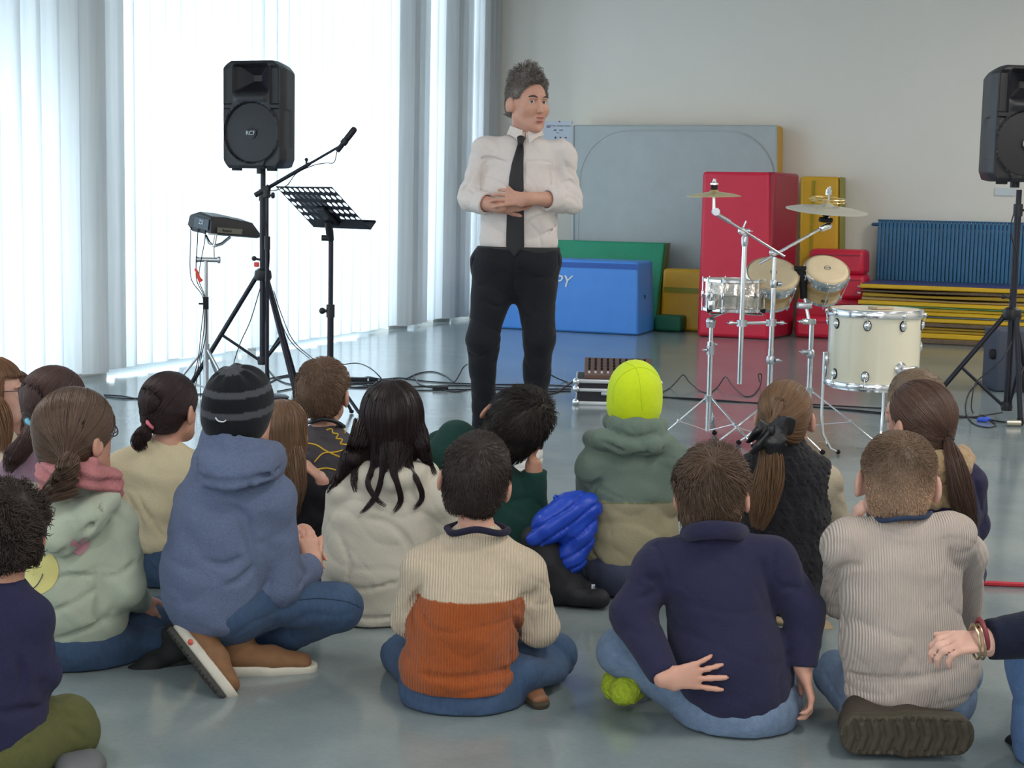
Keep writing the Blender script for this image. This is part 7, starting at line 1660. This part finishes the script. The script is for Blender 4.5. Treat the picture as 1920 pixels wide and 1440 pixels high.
for pts in ([(568, 830), (592, 834), (612, 846), (640, 858), (660, 866)], [(590, 866), (606, 850), (628, 848), (650, 842)], [(612, 806), (622, 804), (624, 812), (634, 814), (630, 822), (642, 824), (638, 832), (652, 834)], [(596, 880), (614, 878), (640, 884)], [(640, 800), (650, 806), (646, 812)]): line_on(f.top, pts, .0028, 'yl', 'yellow_line', lift=.001, n=3)

# --- girl with straight light brown hair behind the hoodie boy
D = 4.80; hd = head_at(532, 812, D, 92, tt=.174, dd=.02, yaw=-10, pitch=0, roll=0)
secs = [(540, 895, 0, 40, .052), (545, 925, 0, 62, .08), (548, 985, 0, 62, .1), (548, 1030, 0, 64, .1)]
f = person('girl with straight light brown hair in black, between the beanie and the jacket boy', D, (548, 1075), hd, secs, [[(500, 930, 0, 28), (495, 980, .1, 24), (540, 1000, .3, 18)], [(590, 930, 0, 28), (606, 965, .02, 24), (604, 905, .0, 19)]], [[(530, 1040, 0, 38), (500, 1050, .3, 26), (550, 1065, .3, 20)], [(570, 1040, 0, 38), (600, 1050, .3, 26), (560, 1065, .3, 20)]], (538, 870, 0), cloth('black_jersey', (30, 28, 34)), 'jeans_dark', topname='top', pelvis=(548, 1040, 0, 62, .1),
    hands=[((600, 897, .0), (-.72, -.05, .68), (-.3, 0.2, -.9), dict(s=.78, thumb=-1, curl=.35))], seed=13.1)
sd = SD(.004); sd.cap(f.J((606, 915, .0)), f.J((599, 895, .0)), .024, .021); sculpt(sd, 'forearm', 'skin_pale', f.body)
J = f.J
draped_hair(hd, f.body, (140, 108, 84), [([J((548, 840, -.05)), J((552, 880, -.08)), J((556, 920, -.09)), J((552, 970, -.09))], [.03, .034, .03, .014], 420), ([J((520, 840, -.06)), J((522, 890, -.09)), J((526, 950, -.09))], [.035, .04, .02], 420)], n=1200, t=.014, low=-.17, mass=lambda sd: sd.chain([J((535, 830, .0)), J((540, 875, -.02))], [.066, .056], .03), seed=29)

# --- girl with blue hair tie, mauve jumper
D = 4.62; hd = head_at(106, 759, D, 104, dd=.02, yaw=-34, pitch=2, roll=0)
secs = [(95, 845, 0, 42, .052), (90, 880, 0, 76, .085), (85, 940, 0, 78, .1), (85, 1000, 0, 78, .105)]
f = person('girl with a brown ponytail in a light blue tie and mauve jumper', D, (90, 1080), hd, secs, [[(35, 885, 0, 34), (25, 960, .1, 30), (70, 990, .3, 22)], [(150, 885, 0, 34), (160, 960, .1, 30), (120, 990, .3, 22)]], [[(70, 1040, 0, 42), (30, 1050, .3, 30), (90, 1070, .3, 22)], [(110, 1040, 0, 42), (150, 1050, .3, 30), (100, 1070, .3, 22)]], (98, 825, 0), cloth('mauve_jersey', (140, 112, 128)), 'jeans_dark', pelvis=(88, 1030, 0, 78, .1), seed=14.2, h=.006, th=.006)
J = f.J
pulled_hair(hd, f.body, (84, 62, 58), J((60, 792, -.05)), [J((58, 795, -.07)), J((48, 825, -.10)), J((30, 855, -.11)), J((14, 885, -.10))], [.012, .030, .034, .014], n=2600, nt=520, seed=30, t=.014, shell_kw=dict(ear=-.03, front=.06))
b = MB(); c = J((59, 793, -.075)); a_, q_, t3 = _frame(_Rh*.5+_Z*.8); b.tube([c+(a_*cos(v)+q_*sin(v))*.015 for v in np.linspace(0, 2*pi, 20)], .007, 8); b.build('hair_tie', mat('light_blue_elastic', srgb(110, 180, 206), .7), f.body)

# --- girl cut by the left edge, glasses
D = 5.08; hd = head_at(-9, 735, D, 96, tt=.178, dd=.02, yaw=-84, pitch=0, roll=0)
secs = [(-8, 835, 0, 42, .052), (-5, 860, 0, 50, .1), (-5, 940, 0, 54, .12), (-5, 1000, 0, 54, .12)]
f = person('girl in profile with glasses and long light brown hair at the left picture edge', D, (-5, 1060), hd, secs, [[(0, 875, -.08, 34), (20, 960, -.08, 28), (50, 985, .05, 20)], [(0, 875, .12, 30), (20, 960, .12, 26), (50, 985, .2, 20)]], [[(10, 1020, -.05, 40), (60, 1030, .0, 30), (20, 1045, .1, 22)], [(10, 1020, .1, 40), (60, 1030, .2, 30), (20, 1045, .2, 22)]], (-8, 805, 0), cloth('beige_jersey', (206, 192, 172)), 'jeans', skin='skin_pale', pelvis=(-5, 1020, 0, 60, .12), seed=15.3, h=.005, th=.007)
J = f.J
draped_hair(hd, f.body, (146, 108, 80), [([J((-15, 760, -.08)), J((0, 790, -.11)), J((8, 825, -.12)), J((5, 850, -.12))], [.045, .042, .036, .015], 500)], n=1200, t=.016, low=-.15, mass=lambda sd: sd.chain([J((-18, 760, -.02)), J((-14, 815, -.04))], [.07, .055], .03), seed=31, shell_kw=dict(front=.045))
glasses(hd, f.body)
# --- another girl behind her
D = 5.42; hd = head_at(22, 752, D, 88, tt=.178, dd=.02, yaw=-20)
f = person('girl with wavy brown hair almost hidden behind the girl with glasses', D, (20, 1000), hd, [(22, 835, 0, 36, .05), (22, 860, 0, 55, .08), (22, 930, 0, 60, .1)], [[(-20, 870, 0, 26), (-25, 930, .1, 22), (10, 950, .2, 18)], [(62, 870, 0, 26), (66, 930, .1, 22), (30, 950, .2, 18)]], [[(10, 950, .05, 36), (-20, 960, .3, 24), (20, 980, .3, 20)], [(35, 950, .05, 36), (60, 960, .3, 24), (20, 980, .3, 20)]], (22, 810, 0), cloth('grey_jersey', (120, 116, 120)), 'jeans_dark', pelvis=(22, 955, 0, 60, .1), h=.007, th=.008)
J = f.J
draped_hair(hd, f.body, (104, 76, 66), [([J((44, 760, -.05)), J((50, 790, -.07)), J((46, 820, -.06))], [.02, .022, .012], 200, .004)], n=700, t=.014, low=-.15, seed=32)

# --- curly-haired child cut by the left edge, olive trousers
D = 3.16; hd = head_at(12, 1000, D, 140, dd=.03, yaw=14, pitch=6, roll=0, tt=.180)
secs = [(-2, 1120, 0, 50, .058), (-8, 1160, 0, 84, .088), (-12, 1230, 0, 92, .105), (-18, 1300, 0, 104, .12), (-22, 1360, 0, 112, .13)]
armR = [(55, 1155, .0, 42), (72, 1265, .02, 40), (40, 1325, .18, 28)]; armL = [(-80, 1155, 0, 42), (-110, 1265, .05, 40), (-60, 1320, .2, 28)]
M['olive'] = cloth('olive_cotton', (86, 88, 52), .9, noise=.08, nscale=60)
f = person('child with dark curly hair, navy jumper and olive trousers at the lower left corner', D, (-10, 1470), hd, secs, [armR, armL], [[(20, 1400, .0, 75), (118, 1370, .10, 66), (0, 1440, .25, 40)], [(-60, 1400, .0, 75), (-150, 1370, .1, 60), (-20, 1440, .25, 40)]], (0, 1085, 0), cloth('navy_jumper', (42, 42, 70), .95), 'olive', pantsname='trousers', pelvis=(-20, 1400, 0, 120, .13), nr=.042, seed=16.6,
    folds=[([(35, 1230), (45, 1270), (30, 1310)], .008), ([(0, 1340), (40, 1330), (80, 1325)], .006)], pfolds=[([(60, 1330), (100, 1330), (150, 1350)], .006), ([(80, 1345), (130, 1360), (160, 1390)], .005)], skin='skin_tan')
short_hair(hd, f.body, (58, 46, 42), t=.022, n=6500, ln=.020, lift=.8, mess=1.6, seed=33, th=.0011, disp=.007, fr=(130, 120, 120), nape=-.058)
sd = SD(.005); sd.ecap(P(172, 1432, 3.17), P(130, 1440, 3.15), .05, .03, .05, .03, _Fh, .03); sd.cuts.append(lambda p: .003-p[..., 2]); sculpt(sd, 'shoe', 'solegrey', f.body)

# --- person cut by the right edge: arm with bracelet, jeans
D = 3.20; hd = head_at(2120, 880, D, 130, dd=.1, yaw=60)
secs = [(2110, 990, .1, 50, .06), (2110, 1040, .1, 90, .09), (2105, 1120, .05, 92, .11), (2100, 1200, .0, 96, .12), (2095, 1260, .0, 104, .13)]
armL = [(2030, 1050, .05, 46), (1985, 1185, -.02, 50), (1852, 1200, -.05, 39)]; armR = [(2190, 1050, .1, 46), (2210, 1180, .1, 40), (2150, 1240, .3, 30)]
M['navy17'] = cloth('dark_navy_sweatshirt', (24, 28, 46), .95)
f = person('crouching person cut by the right edge, dark navy sleeve, bracelets and blue jeans', D, (2050, 1440), hd, secs, [armL, armR], [[(2070, 1290, .1, 70), (1968, 1238, .10, 78), (1972, 1400, .12, 74)], [(2130, 1290, .1, 70), (2190, 1200, .4, 60), (2150, 1420, .4, 50)]], (2112, 960, .1), 'navy17', cloth('bright_denim', (84, 112, 152), .85, noise=.16, nscale=60), topname='sweatshirt', cat='person', pelvis=(2095, 1290, .05, 110, .13), nr=.05, sleeve=1.0,
    hands=[((1862, 1204, -.05), (-.86, -.1, .0), (.1, .3, -.9), dict(s=.98, thumb=-1, curl=(.6, .65, .7, .75), spread=.05, tcurl=.6))], skin='skin_pale', seed=17.1, pextra=lambda sd, f: sd.pr.append(('c', f.J((1975, 1380, .12)), V3(*f.J((1978, 1400, .12))[:2], .05), .076, .07, .03, False)))
short_hair(hd, f.body, (84, 62, 50), t=.013, n=2600, ln=.03, lift=.3, mess=.35, seed=35)
sd = SD(.004); sd.cap(f.J((1882, 1203, -.05)), f.J((1846, 1204, -.05)), .033, .030); sculpt(sd, 'wrist', 'skin_pale', f.body)
for x, mm, nm in ((1828, 'brass', 'bracelet'), (1838, 'brass', 'bracelet')):
    c = f.J((x, 1203, -.05)); b = MB(); a_, q_, t3 = _frame(_Rh+_Z*.1); b.tube([c+(a_*cos(v)+q_*sin(v))*.036 for v in np.linspace(0, 2*pi, 30)], .0028, 8); b.build(nm, mm, f.body)
b = MB(); c = f.J((1842, 1190, -.055)); b.tube([c+(_Fh*cos(v)*.034+(_Z*.95-_Rh*.2)*sin(v)*.034) for v in np.linspace(0, 2*pi, 30)], .005, 8); b.build('watch_strap', mat('dark_red_strap', srgb(120, 40, 50), .5), f.body)
shoe(f.body, V3(*P(1978, 1400, D+.12)[:2], .07), V3(*P(1978, 1400, D+.12)[:2], .03)+_Fh*.2-_Rh*.05, _Z, 1.1, 'rubber', 'solewhite')
# ------------------------------------------------------------------ the standing man
D = 7.0; m = D/FPX
base = V3(*P(955, 600, D)[:2], 0); f = Fig(D, pi, base, h=.0055)
hd = Head(P(989, 194, D), .160, yaw=-146, pitch=-3, roll=0)
J = f.J; sh = .024; nb = J((986, 262, .01)); f.head = hd
hd.add(f.sd, nb, .056, jaw=1.08)
# brows, cheeks, lips, nostrils on the face
for sx in (-1, 1):
    f.sd.ell(hd.w(sx*.042, .062, -.026), np.array([.022, .020, .022])*hd.k, hd.A, .025)
    f.sd.ell(hd.w(sx*.012, .100, -.034), np.array([.006, .006, .006])*hd.k, hd.A, .005)
f.sd.ell(hd.w(0, .096, -.056), np.array([.022, .008, .005])*hd.k, hd.A, .005); f.sd.ell(hd.w(0, .094, -.073), np.array([.018, .008, .006])*hd.k, hd.A, .005)
f.sd.ell(hd.w(0, .103, -.065), np.array([.016, .010, .0045])*hd.k, hd.A, .003, sub=True)
f.sd.ell(hd.w(0, .078, -.104), np.array([.022, .016, .014])*hd.k, hd.A, .012)
secs = [(983, 285, 0, 52, .075), (981, 300, .0, 72, .10), (978, 350, -.01, 70, .115), (974, 410, 0, 70, .112), (973, 448, .0, 74, .112)]
armL = [(910, 284, 0, 25), (881, 374, -.03, 23), (940, 388, -.19, 15)]; armR = [(1054, 288, 0, 25), (1068, 376, -.02, 24), (990, 372, -.20, 15)]
legL = [(930, 500, .0, 44), (906, 640, -.04, 30), (905, 800, .04, 20)]; legR = [(1003, 500, 0, 44), (1010, 640, -.03, 29), (1000, 830, .05, 19)]
f.torso(f.sd, secs, sh+.006)
for a in (armL, armR): f.limb(f.sd, a[:2], sh); f.sd.cap(J(a[1]), J(a[2]), .042, .027, .02); f.sd.cap(nb-_Z*.06, J(a[0]), .045, .045, .03)
for l in (legL, legR): f.limb(f.sd, l, sh)
f.sd.ell(J((970, 490, 0)), (.17, .11, .12), np.array([f.sx, f.fw, _Z]), .04)
# hands folded before the chest, fingers interlaced
hand(f.sd, J((986, 374, -.20)), -_Rh*.93+_Z*.08-_Fh*.10, _Fh*.9-_Z*.3, s=1.0, thumb=1, curl=(.22, .28, .34, .42), spread=.22, tdir=-_Rh*.62+_Z*.80-_Fh*.05, tcurl=.05)
hand(f.sd, J((938, 388, -.175)), _Rh*.90+_Z*.20-_Fh*.02, -_Fh*.2+_Z*.3+_Fh*.9, s=.98, thumb=-1, curl=(.35, .4, .45, .5), spread=.15)
f.sd.cuts.append(lambda p: (.06-p[..., 2])) if False else None
f.finish_body('man in a white shirt and black tie standing with folded hands before the children', 'person')
M['shirt'] = mat('white_cotton_shirt', srgb(218, 208, 204), .8, noise=.02, nscale=40, bump=.2, bscale=90, spec=.2, sheen=.1)
M['suit'] = mat('black_trouser_cloth', srgb(27, 28, 35), .8, noise=.1, nscale=200, spec=.2, sheen=.1)
sd = SD(.0055); f.torso(sd, secs, 0)
for a in (armL, armR):
    f.limb(sd, a[:2], 0, .03); q = lerp(J(a[1]), J(a[2]), .26); sd.cap(J(a[1]), q, a[1][3]*m, .056, .03); sd.cap(nb-_Z*.065, J(a[0]), .055, a[0][3]*m, .035)
sd.cuts.append(lambda p: J((973, 466, 0))[2]-p[..., 2])
for a in (armL, armR):
    pass
sd.disp.append(lambda p: .007*np.clip(np.sin(p[..., 2]*55+((p@_Rh)*34)+2*nz3(p, (8, 8, 10), 2)), 0, 1)**2*(np.abs((p-J((978, 380, 0)))@_Rh) > .19))
f.wear(sd, 'shirt', 'shirt', [([(903, 320), (906, 345), (904, 375)], .008), ([(1040, 320), (1043, 350), (1044, 375)], .008), ([(905, 312), (920, 300), (950, 303)], .004), ([(905, 330), (930, 340), (950, 350)], .004), ([(872, 350), (885, 356), (900, 372)], .005), ([(1052, 345), (1070, 340), (1085, 352)], .005), ([(985, 303), (1010, 302), (1038, 305)], .0025), ([(900, 300), (915, 296), (935, 300), (950, 308)], .004), ([(1030, 400), (1000, 410), (985, 425)], .004), ([(905, 405), (920, 425), (945, 440)], .004), ([(1045, 420), (1020, 440), (990, 450)], .004), ([(862, 365), (875, 350), (885, 330)], .005), ([(1060, 320), (1076, 330), (1084, 345)], .005), ([(1056, 370), (1075, 372), (1086, 385)], .005)], .005, (22, 22, 26), 2.4, floor=None)
top = f.body.children[-1]
# rolled cuffs
for a, s_ in ((armL, 1), (armR, -1)):
    e, q = J(a[1]), J(a[2]); c0, c1 = lerp(e, q, .34), lerp(e, q, .56); dv = dn(q-e); b = SD(.004)
    b.cap(c0, c1, .054, .050, .01); b.disp.append(lambda p: .004*nz3(p, (50, 50, 60), 1)); b.cuts.append(lambda p, c1=c1, dv=dv: (p-c1)@dv); b.cuts.append(lambda p, c0=c0, dv=dv: (c0-p)@dv-.012)
    b.cuts.append(lambda p, e=e, c1=c1, dv=dv: .038-np.linalg.norm((p-e)-((p-e)@dv)[..., None]*dv, axis=-1)); sculpt(b, 'rolled_cuff', 'shirt', f.body, it=1)
# collar and tie
def onf(px, py, lift=.004):
    q = on_mesh(top, px, py, lift); return q
cc_ = J((985, 248, .008))
def leaf(r0, r1, z0, drop, a0, lean=0.0):
    rows = [[], [], [], []]
    for a in np.linspace(a0, 2*pi-a0, 61):
        fr = min(a, 2*pi-a); dr = drop+(.026*math.exp(-(fr/.42)**2)); u = -_Fh*cos(a)+_Rh*sin(a); tz = z0-.022*math.exp(-(fr/.8)**2)
        for k_, (r, z) in enumerate(((r0, tz), (r0+.004, tz+.002), (r1+.004+.012*math.exp(-(fr/.5)**2), tz-dr), (r1+.012*math.exp(-(fr/.5)**2), tz-dr))): rows[k_].append(cc_+u*r*(1 if abs(u@_Fh) > .0 else 1)+_Z*z)
    b = MB(); G = np.array(rows).transpose(1, 0, 2); b.grid(G, wrap=True); b.f.append((0, 1, 2, 3)); n = len(G)-1; b.f.append((n*4+3, n*4+2, n*4+1, n*4)); return b
b = leaf(.064, .080, .026, .038, .16); cl_ = b.build('collar', 'shirt', f.body, 50)
m_ = cl_.modifiers.new('soft', 'BEVEL'); m_.width = .0015; m_.segments = 2
b = leaf(.060, .066, .018, .045, .05); b.build('collar_stand', 'shirt', f.body, 50)
M['tie'] = mat('black_silk_tie', srgb(22, 21, 26), .55, bump=.15, bscale=500)
rows = [(976, 262, 6), (976, 270, 5.5), (974, 285, 8), (970, 305, 11), (968, 330, 13.5), (967, 360, 15), (966, 400, 16), (966, 440, 17), (966, 462, 17), (965, 473, 9), (965, 480, 1.5)]
G = []
for cx, cy, hw in rows:
    r = []
    for u in np.linspace(-1, 1, 7):
        q = on_mesh(top, cx+u*hw, min(cy, 458), .012+.004*(1-u*u))
        if q is None: q = J((cx+u*hw, cy, -.118))
        if cy > 458: dd = float(q@_Fh); q = P(cx+u*hw, cy, dd-.002)
        r.append(q)
    G.append(r)
G = np.array(G); G[1:, :, :] = relaxed = np.array([[.25*G[max(i-1, 1), j]+.5*G[i, j]+.25*G[min(i+1, len(G)-1), j] if 2 < i < len(G)-3 else G[i, j] for j in range(7)] for i in range(1, len(G))])
b = MB(); ring = np.concatenate([G, (G+_Fh*.008)[:, ::-1]], 1); b.grid(ring, wrap=True); b.f.append(tuple(range(14))); b.f.append(tuple((len(rows)-1)*14+j for j in reversed(range(14)))); tie = b.build('necktie', 'tie', f.body, 60)
b = SD(.003); b.ecap(J((977, 259, -.108)), J((976, 269, -.115)), .019, .012, .012, .010, _Rh, .004); sculpt(b, 'tie_knot', 'tie', f.body)
b = MB()
W = [on_mesh(top, x, y, .001) for x, y in [(986, 305), (986, 345), (1035, 345), (1036, 305), (986, 305)]]
W = [w_ for w_ in W if w_ is not None]
if len(W) > 2: b.tube(W, .0012, 6); b.build('pocket_seam', 'shirt', f.body)
# trousers
sd = SD(.006)
for l in (legL, legR): f.limb(sd, l, 0, .03)
sd.torso = None
f.torso(sd, [(970, 474, 0, 77, .112), (968, 492, 0, 81, .12), (966, 515, .01, 80, .12)], 0, .03)
sd.cuts.append(lambda p: p[..., 2]-J((972, 463, 0))[2]-.004*0)
sd.disp.append(lambda p: .005*np.clip(nz3(p, (14, 14, 30), 3), -1, 1)*(1+1.2*(p[..., 2] < .35))); sd.disp.append(lambda p: -.004*np.exp(-np.abs(p[..., 2]-.14)/.04)*np.sin(p[..., 2]*110))
sd.cuts.append(lambda p: .075-p[..., 2])
tr = f.wear(sd, 'trousers', 'suit', [([(968, 470), (964, 500), (962, 530), (961, 560)], .004), ([(890, 480), (884, 500), (882, 520)], .004), ([(1046, 475), (1048, 500)], .003), ([(878, 660), (895, 668), (915, 662)], .005), ([(905, 560), (930, 575), (950, 570)], .004)], .003, (20, 20, 24), 1.2, floor=None)
b = SD(.005); b.ecap(J((972, 466, 0)), J((972, 473, 0)), 78*m, .118, 78*m, .118, f.sx, .01); b.cuts.append(lambda p: np.abs(p[..., 2]-J((972, 469, 0))[2])-.016); bl = sculpt(b, 'belt', 'tie', f.body)
M['sneaker'] = mat('white_sneaker', srgb(214, 212, 208), .5)
shoe(f.body, V3(*J((997, 850, .03))[:2], .085), V3(*J((970, 870, -.18))[:2], .07), _Z, 1.12, 'sneaker', 'sneaker', name='sneaker'); shoe(f.body, V3(*J((905, 850, .03))[:2], .085), V3(*J((890, 870, -.18))[:2], .07), _Z, 1.12, 'sneaker', 'sneaker', name='sneaker')
# face details
M['eye'] = mat('eye_white', srgb(205, 196, 192), .2); M['iris'] = mat('iris', srgb(50, 44, 44), .2); M['lip'] = mat('lips', srgb(164, 92, 92), .5)
for sx in (-1, 1):
    b = MB(); b.sphere(hd.w(sx*.031, .073, .007), .0125*hd.k, 16); e = b.build('eye', 'eye', f.body, 180)
    b = MB(); b.sphere(hd.w(sx*.031+.003, .0795, .007), .0068*hd.k, 12); b.build('iris', 'iris', e, 180)
    b = MB(); b.tube([hd.w(sx*.031+.014*cos(a), .0835-.004*abs(cos(a)), .009+.0045*sin(a)) for a in np.linspace(0.2, pi-.2, 9)], .0032, 8); b.build('eyelid', 'skin', f.body, 180)
    st = Str(); st.bundle([hd.w(sx*.013, .094, .024), hd.w(sx*.032, .092, .031), hd.w(sx*.050, .078, .026)], [.002, .004, .002], 120, .0008, 8, 0, 3, .1); raw('eyebrow', np.vstack(st.V), np.vstack(st.Q), hair_mat((96, 84, 76)), f.body, shade=np.concatenate(st.S))
b = SD(.002); b.ell(hd.w(0, .0985, -.057), np.array([.021, .006, .0035])*hd.k, hd.A, .004); b.ell(hd.w(0, .097, -.0725), np.array([.018, .006, .0045])*hd.k, hd.A, .004); sculpt(b, 'lips', 'lip', f.body)
short_hair(hd, f.body, (136, 128, 122), t=.010, n=5600, ln=.018, lift=.4, mess=.7, seed=41, th=.0012, disp=.004, nape=-.05, ear=.016, front=.060, whorl=(-.0, -.04, .10), fwd=.1, top=.020, side=.5,
    spike=lambda l: 1.9*np.clip((l[:, 2]-.07)/.04, 0, 1)*(.6+.6*np.sin(l[:, 0]*70+1)), rough=.6)
